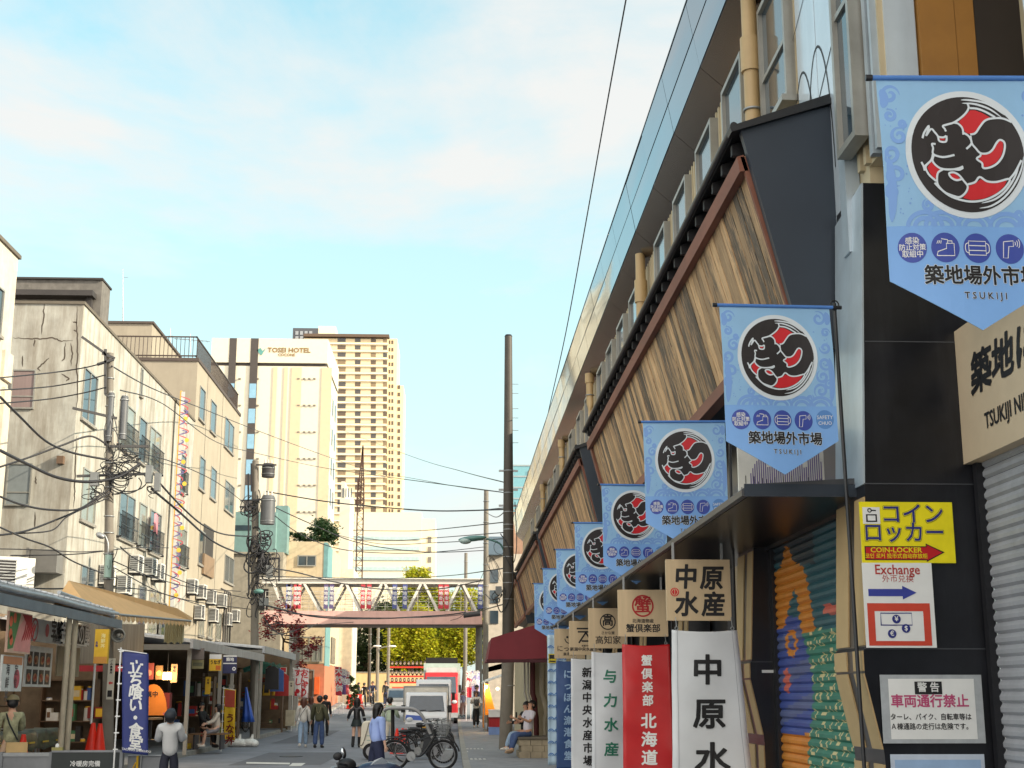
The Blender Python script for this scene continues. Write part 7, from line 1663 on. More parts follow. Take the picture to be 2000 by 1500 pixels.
person('man in an olive jacket walking away beside the woman in white', L(625, 48.0), R(170), 1.7, C('olive jacket', 74, 74, 52, rough=.8, var=.2), denim, hair=hair_b, fat=1.4, toplen=.03, wide=1.12, legs=((5, 4), (-5, 8)), arms=((-4, 14, 18), (6, 14, 20)), detail=print_back)
person('person in dark clothes with a bright green strap, ahead of the walking pair', L(636, 60), R(180), 1.68, blk, blk, fat=1.2, detail=lambda o, s, V, spine, J, dz: (lambda m: (m.beam(spine(.8) + V(.09, .02, dz / s), spine(.5) + V(.15, .02, dz / s), .05, .03), m.build('strap', C('bright green strap', 96, 196, 84), o)))(MB()))
person('woman in a grey brown coat with long hair, nearest the white street flags', L(608, 60.5), R(184), 1.6, C('grey brown coat', 92, 84, 78, rough=.8), blk, hair=hair_br, hairlen=.1, fat=1.1)
def pack(o, s, V, spine, J, dz):
    m = MB()
    for sg in (-1, 1): m.tube([spine(.82) + V(sg * .055, .0, dz / s), spine(.76) + V(sg * .06, -.088, dz / s), spine(.62) + V(sg * .05, -.08, dz / s)], .018, 6)
    m.ell(spine(.68) + V(0, -.1, dz / s), .07 * s, .04 * s, .1 * s); m.build('backpack', C('grey pack', 72, 70, 70), o)
person('person in a white jacket walking towards us on the right pavement', L(930, 66, g(66) + .125), R(6), 1.66, offw, blk, shoes=wsh, hair=hair_br, fat=1.3, arms=((30, 14, 80), (26, 14, 70)), detail=pack, legs=((12, 6), (-10, 10)))
person('woman in a red top walking on the right pavement beyond the truck', L(896, 80, g(80) + .125), R(0), 1.55, C('red top', 196, 52, 60), C('pink trousers', 196, 150, 144), hair=hair_b, skin=skin_pale)
person('child in a lilac shirt beside the woman in red', L(905, 80, g(80) + .125), R(10), 1.42, C('lilac shirt', 186, 182, 214), C('pink shorts', 206, 160, 150), skin=skin_pale, cap=C('pink hat', 206, 150, 160))
person('tall man in dark navy facing the stall under the lilac flag', L(931, 73, g(73) + .125), R(60), 1.86, navy, C('brown trousers', 112, 84, 66), fat=1.25)
# seated people
def wp(o, s, V, spine, J, dz):
    m = MB(); q = (J['wri', 0] + J['wri', 1]) / 2; m.box(q.x - .035, q.y - .06, q.z + dz + .02, q.x + .035, q.y - .05, q.z + dz + .16); m.build('phone', ink, o); m = MB(); m.ell(spine(.735) + V(.03, -.1, dz / s), .025, .01, .025); m.build('chest_badge', blk, o)
p = P(1024, 1442, 37.3)
person('man in white T-shirt and jeans sitting on the stone ledge with a phone', (p.x + .1, 37.4, .70 - .525 * 1.72 + .09), R(-62), 1.72, C('white t-shirt', 206, 202, 212, rough=.8, var=.06), denim, shoes=C('tan shoes', 168, 140, 112), hair=hair_b, sit=True, legs=((82, 74), (84, 62)), arms=((26, 8, 84), (26, 8, 84)), sleeve=.3, lean=-8, headtilt=-16, fat=1.12, detail=wp)
person('person in pale jeans sitting behind the man with the phone, mostly hidden', (p.x + .05, 38.1, .70 - .525 * 1.62 + .09), R(-62), 1.62, blk, light_denim, shoes=wsh, sit=True, legs=((82, 60), (84, 66)), arms=((26, 8, 60), (26, 8, 60)), hair=hair_b, lean=-6)
q = P(424, 1420, 43.0)
person('long-haired girl in a pale top sitting at the stall by the yellow flag', (q.x, 43, .55 - .525 * 1.5 + .2), R(-75), 1.5, C('cream top', 206, 196, 182), C('grey checked shorts', 120, 120, 126), shoes=wsh, sit=True, hair=hair_b, hairlen=.14, skin=skin_pale, legs=((80, 72), (74, 66)), arms=((30, 6, 40), (30, 6, 40)), bottomlen=.3)
q = P(397, 1425, 43.4)
person('person in black clothes sitting opposite the long-haired girl', (q.x, 43.4, .55 - .525 * 1.6 + .2), R(70), 1.6, blk, blk, sit=True, legs=((80, 72), (74, 80)), arms=((30, 6, 40), (30, 6, 60)), lean=-10)
mini('bench', 'low bench the seated girl uses at the second stall', 'bench', [(P(392, 1430, 43).x - .3, 42.8, .56, P(430, 1430, 43).x + .2, 43.7, .6), (P(392, 1430, 43).x - .2, 42.9, .13, P(392, 1430, 43).x - .15, 43.6, .56), (P(430, 1430, 43).x, 42.9, .13, P(430, 1430, 43).x + .05, 43.6, .56)], [('seat', C('bench wood', 120, 90, 62)), ('leg', black_metal), ('leg', black_metal)])
person('far pedestrian in black with a white bag near the end wall', L(711, 95), R(160), 1.6, blk, blk, detail=lambda o, s, V, spine, J, dz: (lambda m: (m.ell(spine(.72) + V(.08, .03, dz / s), .07, .07, .08), m.build('bag', white_paint, o)))(MB()))
person('far pedestrian in dark clothes below the sunlit pole', L(753, 97), R(20), 1.66, blk, navy)
person('far pedestrian in a dark dress at the left of the cyclist', L(700, 97), R(100), 1.55, navy, blk)

# ------------------------------------------------------------------ vehicles
tyre = C('tyre rubber', 26, 26, 27, rough=.85); rim_m = C('rim metal', 150, 150, 152, rough=.35, metal=.7); tr_white = C('truck white', 232, 233, 235, rough=.3, var=.03); wind = C('windscreen', 52, 66, 80, rough=.06, var=.3, scale=1.5, spec=.8)
def wheel(o, c_, r, wd, axis='x', nm='wheel'):
    c_ = Vector(c_); a = Vector((1, 0, 0)) if axis == 'x' else Vector((0, 1, 0)); m = MB(); m.cyl(c_ - a * wd / 2, c_ + a * wd / 2, r, n=24); w_ = m.build(nm, tyre, o)
    m = MB(); m.cyl(c_ - a * (wd / 2 + .006), c_ + a * (wd / 2 + .006), r * .6, n=18); m.build('rim', rim_m, w_)
kt = thing('box_truck', 'small white box truck parked facing this way at the right kerb', 'truck'); 
# local frame: front at y=0 facing -Y, centre x=0
m = MB()
prof = [(0, .35), (-.0, .85), (.12, .98), (.42, 1.66), (.55, 1.74), (1.2, 1.76), (1.25, .35)]
m.prism(prof, 'x', -.72, .72); cabo = m.build('cab', tr_white, kt); bv_ = cabo.modifiers.new('soft', 'BEVEL'); bv_.width = .06; bv_.segments = 3; bv_.limit_method = 'ANGLE'
m = MB(); d_ = Vector((0, -.915, .405)).normalized() * .012
def ws(x, t): return Vector((x, .12 + .30 * t, .98 + .68 * t)) + d_
m.add([ws(-.62, .05), ws(.62, .05), ws(.56, .93), ws(-.56, .93)], [(0, 1, 2, 3)]); m.build('windscreen', wind, kt)
m = MB(); 
for a, b in (((-.5, .06), (-.02, .13)), ((.05, .06), (.5, .12))): m.beam(ws(a[0], a[1]) + d_, ws(b[0], b[1]) + d_, .03, .02)
m.build('wiper', ink, kt)
m = MB(); m.box(-.74, -.05, .33, .74, .03, .56); bo = m.build('bumper', C('bumper grey', 176, 178, 182, rough=.4), kt); bo.modifiers.new('soft', 'BEVEL').width = .02
for sg in (-1, 1): m = MB(); m.ell((sg * .58, -.005, .72), .12, .04, .09); m.build('headlight', C('headlight glass', 214, 218, 220, rough=.1), kt)
m = MB(); m.box(-.17, -.065, .37, .17, -.052, .53); m.build('number_plate', C('plate amber', 214, 160, 60), kt)
m = MB(); m.add([(-.72, -.004, .72), (-.1, -.004, .68), (-.2, -.004, .86), (-.70, .0, .9)], [(0, 1, 2, 3)]); m.build('blue_stripe', C('truck blue', 84, 112, 196, rough=.4), kt)
for sg in (-1, 1):
    m = MB(); m.box(sg * .8 - .07, .2, .98, sg * .8 + .07, .28, 1.26); m.beam((sg * .68, .3, 1.2), (sg * .8, .24, 1.15), .03, .03); m.build('mirror', ink, kt)
m = MB(); m.box(-.78, 1.3, .6, .78, 3.2, 1.98); b_ = m.build('cargo_box', C('cargo cream', 216, 210, 198, rough=.4, dirt=.15), kt); m = MB()
for q in ((-.79, 1.285, 1.95, .79, 1.3, 2.0), (-.8, 1.28, .6, -.765, 1.3, 2.0), (.765, 1.28, .6, .8, 1.3, 2.0)): m.box(q[0], q[1], q[2], q[3], q[4], q[5])
m.build('box_frame', steel, b_)
for x_ in (-.63, .63):
    for y_ in (.55, 2.6): wheel(kt, (x_, y_, .27), .27, .15)
m = MB(); m.box(-.7, .2, .25, .7, 3.1, .36); m.build('chassis', ink, kt)
put(kt, (P(833, 1400, 57).x, 57, g(57)), R(2)); kt.scale = (1.17, 1, 1.03)
for sg, px in ((0, 0),):
    o = thing('open_door_panel', 'grey cargo door swung open beside the white box truck', 'door', (P(795, 1400, 59).x, 59, .3)); a = P(787, 1399, 59); c_ = P(800, 1347, 59); m = MB(); m.box(a.x, 59, a.z, c_.x, 59.06, c_.z); m.build('panel', C('door grey', 134, 136, 136, rough=.5), o); m = MB(); m.box(a.x, 58.98, a.z, a.x + .03, 58.995, c_.z); m.build('edge', steel, o)
def van(name, label, cat, px, Y, w_, h_, ln, body, roofm=None, rz=0, sloped=.35, cargo=None):
    o = thing(name, label, cat); m = MB(); f = [(0, .3), (0, h_ * .5), (.1, h_ * .56), (sloped + .1, h_ * .93), (sloped + .35, h_), (ln, h_), (ln, .3)]; m.prism(f, 'x', -w_ / 2, w_ / 2); b_ = m.build('body', body, o); q = b_.modifiers.new('soft', 'BEVEL'); q.width = .06; q.segments = 2; q.limit_method = 'ANGLE'
    m = MB(); d_ = Vector((0, -.012, .006)); m.add([Vector((x_, .1 + sloped * t, h_ * (.56 + .37 * t))) + d_ for x_, t in ((-w_ / 2 + .08, .06), (w_ / 2 - .08, .06), (w_ / 2 - .13, .94), (-w_ / 2 + .13, .94))], [(0, 1, 2, 3)]); m.build('windscreen', wind, o)
    for sg in (-1, 1): m = MB(); m.ell((sg * (w_ / 2 - .18), -.005, h_ * .42), .14, .04, .09); m.build('headlight', C('headlight glass', 0, 0, 0), o); m = MB(); m.box(sg * (w_ / 2 + .1) - .07, .25, h_ * .6, sg * (w_ / 2 + .1) + .07, .33, h_ * .75); m.build('mirror', ink, o)
    m = MB(); m.box(-w_ / 2 - .01, -.06, .3, w_ / 2 + .01, .02, .55); m.build('bumper', C('bumper grey', 0, 0, 0), o)
    for x_ in (-w_ / 2 + .1, w_ / 2 - .1):
        for y_ in (.6, ln - .7): wheel(o, (x_, y_, .3), .3, .17)
    if cargo: cargo(o, w_, h_, ln)
    put(o, (P(px, 1400, Y).x, Y, g(Y)), rz); return o
van('white_van', 'white van with broad windscreen queued behind the small box truck', 'van', 846, 64, 1.6, 2.32, 3.4, tr_white)
def cg(o, w_, h_, ln):
    m = MB(); m.box(-.95, 1.3, .8, 1.0, ln, 3.1); m.build('cargo_box', C('cargo teal white', 176, 190, 182, rough=.4), o); m = MB(); m.box(-.8, .75, h_, .8, 1.2, h_ + .25); m.build('roof_shield', C('shield white', 206, 206, 204), o); m = MB(); m.box(-.85, 1.4, 3.1, .85, ln, 3.4); m.build('tarp', ink, o)
van('red_truck', 'red cab truck with a pale cargo box behind the white van', 'truck', 861, 74, 1.75, 2.62, 5.2, C('cab red', 186, 40, 46, rough=.35), cargo=cg)
van('grey_car', 'dark parked car seen head on left of the vans', 'car', 778, 90, 1.5, 1.4, 3.6, C('car grey', 120, 122, 124, rough=.3), sloped=.7)

def bike_wheel(o, c_, r, spokes=20, tw=.02, nm='wheel'):
    m = MB(); m.torus(c_, r - tw, tw, 'y', 36, 8); w_ = m.build(nm, tyre, o); m = MB(); m.torus(c_, r - 2.4 * tw, .009, 'y', 32, 6); m.build('rim', rim_m, w_); m = MB(); c_ = Vector(c_)
    for i in range(spokes): a = 2 * math.pi * i / spokes; m.cyl(c_ + Vector((0, .02 * (-1) ** i, 0)), c_ + Vector((math.cos(a), 0, math.sin(a))) * (r - 2.4 * tw), .0025, n=4)
    m.cyl(c_ - Vector((0, .04, 0)), c_ + Vector((0, .04, 0)), .025, n=10); m.build('spokes', rim_m, w_); return w_
frame_b = C('black bicycle paint', 24, 25, 28, rough=.3)
def bicycle(label, basket=True, stout=1.):
    o = thing('bicycle', label, 'bicycle'); r = .33      # lies along x, front to +x
    bike_wheel(o, (-.52, 0, r), r, tw=.022 * stout); bike_wheel(o, (.55, 0, r), r, tw=.022 * stout)
    m = MB(); t = .022 * stout; m.tube([(-.15, 0, .3), (-.25, 0, .78)], .018); m.tube(smooth([(-.13, 0, .3), (.1, 0, .34), (.36, 0, .72)], 5), t); m.tube([(-.2, 0, .55), (.34, 0, .76)], .016); m.tube([(-.15, 0, .3), (-.52, 0, .33)], .012); m.tube([(-.24, 0, .7), (-.52, 0, .33)], .011)
    m.tube([(.34, 0, .9), (.40, 0, .66), (.55, 0, .33)], .017); m.build('frame', frame_b, o)
    m = MB(); m.tube(smooth([(.12, -.27, .98), (.28, -.2, 1.0), (.33, 0, .96), (.28, .2, 1.0), (.12, .27, .98)], 5), .013); m.tube([(.34, 0, .88), (.33, 0, .97)], .014); m.build('handlebar', rim_m, o)
    m = MB()
    for s_ in (-1, 1): m.cyl((.13, s_ * .27, .98), (.02, s_ * .28, .97), .018, n=8)
    m.build('grip', ink, o)
    m = MB(); m.ell((-.3, 0, .83), .14, .09, .045); m.ell((-.2, 0, .83), .1, .045, .035); m.tube([(-.26, 0, .8), (-.24, 0, .7)], .012); m.build('saddle', ink, o)
    for c_ in ((-.52, 0, .33), (.55, 0, .33)): m = MB(); m.torus(c_, .365, .018, 'y', 20, 5, .2, 2.6); m.build('mudguard', frame_b, o)
    m = MB(); m.cyl((-.15, -.03, .3), (-.15, .03, .3), .1, n=18); m.tube([(-.15, -.06, .3), (-.05, -.07, .16)], .01); m.tube([(-.15, .06, .3), (-.25, .07, .44)], .01); m.build('crank', steel, o)
    m = MB(); m.tube([(-.7, -.07, .72), (-.3, -.07, .72)], .008); m.tube([(-.7, .07, .72), (-.3, .07, .72)], .008); m.tube([(-.68, -.07, .72), (-.52, -.05, .33)], .007); m.tube([(-.68, .07, .72), (-.52, .05, .33)], .007); m.build('rack', ink, o)
    if basket:
        m = MB()
        for z in (.72, .8, .88, .96):
            w_ = .12 + (z - .72) * .2; d0, d1 = .42, .62 + (z - .72) * .25; m.tube([(d0, -w_, z), (d1, -w_, z), (d1, w_, z), (d0, w_, z), (d0, -w_, z)], .006, 5)
        for i in range(7):
            for s_ in (-1, 1): x_ = .43 + i * .032; m.tube([(x_, s_ * .12, .72), (x_ + i * .009, s_ * .168, .96)], .003, 4)
            y_ = -.11 + i * .037; m.tube([(.62, y_, .72), (.68, y_ * 1.35, .96)], .003, 4)
        m.build('basket', steel, o)
    m = MB(); m.ell((.47, 0, .66), .04, .04, .04); m.build('lamp', rim_m, o); return o
bk = bicycle('black city bicycle with a wire front basket, nearest bicycle at the right kerb', True, 1.3)
p = P(868, 1500, 33.4); put(bk, (p.x - .62, 33.4, 0), R(-6), 1.06)
b2_ = bicycle('bicycle with black frame leaning in front of the truck, left one', False); put(b2_, (P(842, 1440, 45).x - .1, 45, 0), R(-28), 1.0)
b3_ = bicycle('bicycle with raised handlebar in front of the truck, right one at the kerb', True); put(b3_, (P(868, 1440, 42).x - .3, 42, 0), R(-52), 1.05)
b4_ = bicycle('bicycle parked under the far stall roof', True); put(b4_, (-8.6, 61, g(61) + .125), R(75), 1)
b5_ = bicycle('bicycle parked deeper under the far stall roof beside another', True); put(b5_, (-9.3, 62, g(62) + .125), R(60), 1)
mini('silver_cover', 'silver sheet cover lying at the right kerb behind the nearest bicycle', 'cover', [(P(862, 1480, 38).x, 38, .02, P(884, 1480, 38).x, 38.6, .3)], [('sheet', C('silver sheet', 160, 164, 166, rough=.3, metal=.5, bump=.5))])
b6_ = bicycle('bicycle squeezed behind the nearest one, its basket turned to the street'); put(b6_, (P(850, 1470, 37).x - .3, 37, 0), R(-24), 1.02)
b7_ = bicycle('bicycle with bare rack between the scooter and the truck', False, 1.2); put(b7_, (P(835, 1455, 41).x, 41.2, 0), R(-40), 1.02)
# cyclist far away
cyc = bicycle('bicycle ridden towards the camera at the far end of the street', False); put(cyc, (P(727, 1360, 96).x, 96, g(96)), R(-88), 1)
person('cyclist in dark blue riding towards the camera at the far end of the street', (P(727, 1360, 96).x, 96.2, g(96) + .87 - .525 * 1.7), R(0), 1.7, navy, blk, sit=True, legs=((50, 60), (20, 50)), arms=((50, 10, 10), (50, 10, 10)), lean=-10)
# delivery scooter with roof
sc_ = thing('delivery_scooter', 'roofed delivery scooter with a big cream box on its back', 'scooter')
cream_box = C('cream delivery box', 214, 208, 190, rough=.35, var=.03)
Y = 39.2; Q = lambda px, py, d=0: P(px, py, Y + d)
a, c_ = Q(704, 1463), Q(739, 1408); m = MB(); m.prism([(a.x, a.z + .03), (a.x + .06, a.z), (c_.x - .05, a.z + .02), (c_.x, c_.z - .06), (c_.x - .08, c_.z), (a.x + .1, c_.z), (a.x + .04, c_.z - .08)], 'y', Y - .3, Y + .3); bo = m.build('cargo_box', cream_box, sc_); bo.modifiers.new('soft', 'BEVEL').width = .03
m = MB(); m.tube(smooth([tuple(Q(721, 1411, -.31)), tuple(Q(716, 1430, -.32)), tuple(Q(708, 1454, -.31)), tuple(Q(701, 1455, -.31))], 5), .012); m.build('strap', C('box strap', 120, 114, 100), sc_)
m = MB()
for z_ in (1437, 1446): p = Q(720, z_, -.303); m.box(p.x - .05, p.y, p.z - .012, p.x + .05, p.y + .01, p.z + .012)
m.build('label_strip', C('pale green mark', 150, 170, 160), sc_)
m = MB(); m.tube(smooth([tuple(Q(708, 1401)), tuple(Q(745, 1399))], 3), .02); m.build('rack', steel, sc_)
for d in (-.28, .28):
    m = MB(); m.tube(smooth([tuple(Q(748, 1388, d)), tuple(Q(760, 1383.5, d)), tuple(Q(790, 1383, d)), tuple(Q(808, 1385, d)), tuple(Q(820, 1393, d)), tuple(Q(830, 1408, d)), tuple(Q(840, 1432, d)), tuple(Q(846, 1442, d))], 6), .045, 8); m.build('roof_rail', C('roof rail grey', 150, 150, 150, rough=.35), sc_)
m = MB(); q = smooth([tuple(Q(750, 1386)), tuple(Q(762, 1382.5)), tuple(Q(790, 1382)), tuple(Q(810, 1384.5))], 5); m.add([(v[0], Y + s_, v[2] + .02) for v in q for s_ in (-.26, .26)], [(2 * i, 2 * i + 2, 2 * i + 3, 2 * i + 1) for i in range(len(q) - 1)], True); m.build('roof', C('roof white', 206, 200, 206, rough=.3), sc_).modifiers.new('thick', 'SOLIDIFY').thickness = .03
m = MB(); q = smooth([tuple(Q(812, 1386)), tuple(Q(826, 1402)), tuple(Q(838, 1430))], 5); m.add([(v[0], Y + s_, v[2]) for v in q for s_ in (-.24, .24)], [(2 * i, 2 * i + 2, 2 * i + 3, 2 * i + 1) for i in range(len(q) - 1)], True); m.build('windscreen', C('scooter screen', 90, 104, 110, rough=.08, spec=.8), sc_).modifiers.new('thick', 'SOLIDIFY').thickness = .006
m = MB(); m.cyl(Q(767, 1460), Q(767, 1386), .05, n=8); m.build('post', ink, sc_)
m = MB(); p, q = Q(760, 1466), Q(792, 1450); m.ell((p + q) / 2 + Vector((0, 0, -.05)), .34, .16, .12); m.build('seat', ink, sc_)
m = MB(); p = Q(842, 1446); m.prism([(p.x - .9, .25), (p.x - .25, .25), (p.x - .1, .95), (p.x + .05, .95), (p.x + .02, .4), (p.x - .1, .16), (p.x - .95, .18)], 'y', Y - .17, Y + .17); m.build('body', C('scooter dark body', 44, 46, 50, rough=.35), sc_)
m = MB(); m.tube([(p.x - .08, Y - .32, 1.02), (p.x, Y, 1.0), (p.x - .08, Y + .32, 1.02)], .016); m.build('handlebar', ink, sc_)
wheel(sc_, (p.x + .06, Y, .22), .22, .1, 'y'); wheel(sc_, (a.x + .3, Y - .25, .22), .22, .12, 'y'); wheel(sc_, (a.x + .3, Y + .25, .22), .22, .12, 'y')
# motorbike at the bottom edge
mb_ = thing('motorbike', 'dark motorbike with round mirrors at the bottom edge of the picture', 'motorbike'); Y = 15.; Q = lambda px, py, d=0: P(px, py, Y + d)
p = Q(668, 1490); bx_ = p.x
for px, py, mt, d in ((659.5, 1477, ink, 0), (671, 1470.5, C('mirror glass', 196, 200, 204, rough=.05, metal=.8), .1)):
    q = Q(px, py, d); m = MB(); m.ell(q, .05 if d == 0 else .028, .03, .042 if d == 0 else .06, 16, 8, Matrix.Rotation(R(-12), 3, 'Y')); mr = m.build('mirror', ink, mb_)
    if d: m = MB(); m.ell(q + Vector((-.006, -.012, .004)), .022, .022, .05, 16, 8, Matrix.Rotation(R(-12), 3, 'Y')); m.build('mirror_face', mt, mr)
    m = MB(); m.tube([q, q + Vector((.05 if d == 0 else .0, .0, -.09)), Q(672, 1494, d)], .01, 6); m.build('stalk', ink, mb_)
z = p.z
m = MB(); m.ell((bx_ + .05, Y, z - .02), .1, .12, .07); m.build('instrument_pod', ink, mb_)
m = MB(); m.tube([(bx_ - .02, Y - .35, z + .01), (bx_ + .06, Y - .1, z - .02), (bx_ + .06, Y + .1, z - .02), (bx_ - .02, Y + .35, z + .01)], .014); m.build('handlebar', black_metal, mb_)
tk = C('dark blue tank', 44, 52, 74, rough=.2, var=.1); m = MB(); m.ell((bx_ + .38, Y, z - .1), .27, .15, .12); m.build('tank', tk, mb_)
m = MB(); m.add([(bx_ + .3, Y - .1, z - .02), (bx_ + .5, Y - .08, z + .0), (bx_ + .42, Y - .1, z + .06), (bx_ + .34, Y - .1, z + .03)], [(0, 1, 2, 3)]); m.build('badge', C('mirror glass', 0, 0, 0), mb_)
m = MB(); m.ell((bx_ + .9, Y, z - .17), .35, .14, .07); m.build('seat', ink, mb_); m = MB(); m.box(bx_ + .3, Y - .15, .3, bx_ + .7, Y + .15, z - .2); m.tube([(bx_ + .08, Y, z - .05), (bx_ - .18, Y, .3)], .03); m.tube([(bx_ + .5, Y, .35), (bx_ + 1.15, Y, .32)], .03); m.build('engine', black_metal, mb_)
m = MB(); m.ell((bx_ - .08, Y, z - .12), .07, .09, .09); m.build('headlight', rim_m, mb_)
wheel(mb_, (bx_ - .2, Y, .3), .3, .1, 'y'); wheel(mb_, (bx_ + 1.15, Y, .3), .3, .12, 'y')
mb_.location = (0, 0, 0)
# ------------------------------------------------------------------ pole gear and overhead cables
def P2(px, py, Y): return P(px, py, Y)
Y = 33.5; a = P(218, 1370, Y); t = P(215, 690, Y)
lp = thing('utility_pole', 'grey transformer pole rising through the tan awning on the left, wrapped in cables', 'pole', (a.x, Y, .12))
m = MB(); m.cyl((a.x, Y, .12), (t.x, Y, t.z), .135, .085, 16); m.build('shaft', pole_m, lp)
grey_tr = C('transformer grey', 86, 88, 90, rough=.5, dirt=.25)
def can(o, px0, py0, px1, py1, Y, mt=grey_tr):
    p, q = P(px0, py1, Y), P(px1, py0, Y); x = (p.x + q.x) / 2; r_ = (q.x - p.x) / 2; m = MB(); m.cyl((x, Y, p.z), (x, Y, q.z), r_, n=20); m.cyl((x, Y, q.z), (x, Y, q.z + r_ * .5), r_ * 1.03, r_ * .8, 20); c_ = m.build('transformer', mt, o); m = MB()
    for s_ in (-.5, 0, .5): m.cyl((x + s_ * r_, Y - r_ * .3, q.z + r_ * .4), (x + s_ * r_, Y - r_ * .4, q.z + r_ * 1.1), r_ * .16, r_ * .1, 8)
    m.build('bushing', C('porcelain', 190, 188, 182, rough=.3), c_); m = MB(); m.torus((x, Y, q.z - .06), r_ * 1.02, .02, 'z', 20, 6); m.torus((x, Y, p.z + .12), r_ * 1.02, .015, 'z', 20, 6); m.build('band', steel, c_)
can(lp, 206, 770, 224, 862, Y - .12); can(lp, 231, 777, 251, 858, Y + .05)
def bars(o, lst, Y, mt=C('weathered steel', 70, 68, 66, rough=.6), w_=.06):
    m = MB()
    for x0, y0, x1, y1 in lst: m.beam(P(x0, y0, Y), P(x1, y1, Y), w_, w_)
    m.build('crossarm', mt, o)
bars(lp, [(142, 797, 228, 817), (160, 658, 205, 690), (206, 682, 206, 770), (206, 770, 218, 778), (200, 690, 224, 700), (205, 840, 206, 870), (214, 872, 290, 872), (190, 712, 222, 702), (150, 930, 300, 925)], Y - .15)
def boxes(o, lst, Y, mt, nm='junction_box', d=.18):
    for x0, y0, x1, y1 in lst: p, q = P(x0, y1, Y), P(x1, y0, Y); m = MB(); m.box(p.x, Y, p.z, q.x, Y + d, q.z); m.build(nm, mt, o)
jb = C('junction box grey', 118, 120, 118, rough=.5, dirt=.25)
boxes(lp, [(283, 908, 297, 942), (300, 924, 313, 958), (175, 922, 192, 948)], Y - .3, jb)
def tangle(o, cx, cy, rx, ry, Y, n, seed, r_=.012, mt=cable_m):
    rn = random.Random(seed); m = MB()
    for i in range(n):                       # coiled slack: loops hanging round the clamps
        a, b, ph = rx * rn.uniform(.25, .75), ry * rn.uniform(.2, .55), rn.uniform(0, 6.28); x0, y0 = cx + rn.uniform(-.5, .5) * rx, cy + rn.uniform(-.6, .5) * ry; d = rn.uniform(-.2, .1); tilt = rn.uniform(-.5, .5); e = rn.uniform(3.6, 6.2)
        pts = []
        for j in range(19):
            t = ph + e * j / 18; u, v = a * math.cos(t), b * math.sin(t); pts.append(tuple(P(x0 + u + tilt * v, y0 + v, Y + d + .1 * math.sin(t * .5))))
        m.tube(pts, r_ * rn.uniform(.6, 1.1), 5)
    m.build('cable_loops', mt, o)
tangle(lp, 216, 860, 18, 60, Y - .1, 6, 1); tangle(lp, 232, 930, 50, 42, Y - .15, 16, 2, .015); tangle(lp, 185, 960, 26, 22, Y - .2, 6, 3); tangle(lp, 300, 965, 18, 18, Y - .2, 4, 4, .01); tangle(lp, 214, 1080, 10, 40, Y - .12, 3, 5, .01); tangle(lp, 245, 895, 30, 22, Y - .1, 7, 8, .013)
m = MB()
for z in (9.3, 8.6, 8.0, 7.2, 6.6, 5.9, 5.5, 5.0, 4.4): band(m, a.x + (t.x - a.x) * z / t.z, Y, z, .13 - z * .005)
m.build('clamp', steel, lp)
lamp = thing('street_lamp', 'hooked street lamp with a pale green box on the left transformer pole', 'street lamp', tuple(P(210, 1080, Y - .2)))
m = MB(); m.tube(smooth([tuple(P(211, 1085, Y - .25)), tuple(P(211, 1062, Y - .25)), tuple(P(205, 1046, Y - .25)), tuple(P(197, 1043, Y - .25))], 6), .02, 8); m.build('arm', steel, lamp); m = MB(); m.ell(P(196, 1046, Y - .25), .12, .08, .07, T=Matrix.Rotation(R(25), 3, 'Y')); m.build('head', steel, lamp)
p, q = P(205, 1128, Y - .22), P(217, 1084, Y - .22); m = MB(); m.cyl(((p.x + q.x) / 2, Y - .22, p.z), ((p.x + q.x) / 2, Y - .22, q.z), .085, n=14); m.build('ballast_box', C('pale green enamel', 150, 176, 164, rough=.4), lamp)
# second transformer pole
Y = 55.; a = P(498, 1400, Y); t = P(499, 900, Y)
sp = thing('utility_pole', 'dark transformer pole thick with cable loops at the stall roofs\' far end', 'pole', (a.x, Y, .13))
m = MB(); m.cyl((a.x, Y, .13), (t.x, Y, t.z), .17, .13, 16); m.build('shaft', C('concrete pole', 0, 0, 0), sp); can(sp, 508, 975, 538, 1024, Y - .1); can(sp, 511, 912, 537, 932, Y + .05, C('dark fuse box', 50, 48, 50))
bars(sp, [(500, 908, 540, 908), (470, 978, 520, 975), (468, 990, 500, 990), (505, 1096, 545, 1090), (545, 1090, 545, 1135), (485, 925, 486, 1160), (491, 905, 491, 960)], Y - .2, black_metal, .06)
tangle(sp, 490, 985, 18, 40, Y - .1, 7, 11, .025); tangle(sp, 505, 1080, 26, 50, Y - .15, 18, 12, .03); tangle(sp, 522, 1110, 22, 45, Y - .2, 12, 13, .02); tangle(sp, 500, 1170, 18, 45, Y - .15, 11, 14, .025); tangle(sp, 515, 1050, 18, 24, Y - .1, 7, 15, .02); tangle(sp, 535, 1215, 25, 22, Y - .1, 6, 16, .015)
boxes(sp, [(519, 1104, 532, 1128), (506, 1168, 524, 1182)], Y - .3, jb, 'junction_box'); m = MB(); p = P(505, 1155, Y - .3); m.ell(p, .2, .14, .1); m.build('lamp_head', C('lamp green', 0, 0, 0), sp)
# right pole clutter
Yr = 43.; rp = [o for o in COL.objects if o.get('label', '').startswith('tallest utility pole')][0]
tangle(rp, 975, 1165, 14, 20, Yr - .25, 6, 21, .012); tangle(rp, 968, 1090, 14, 50, Yr - .1, 4, 22, .008); boxes(rp, [(968, 1145, 980, 1160)], Yr - .3, jb)

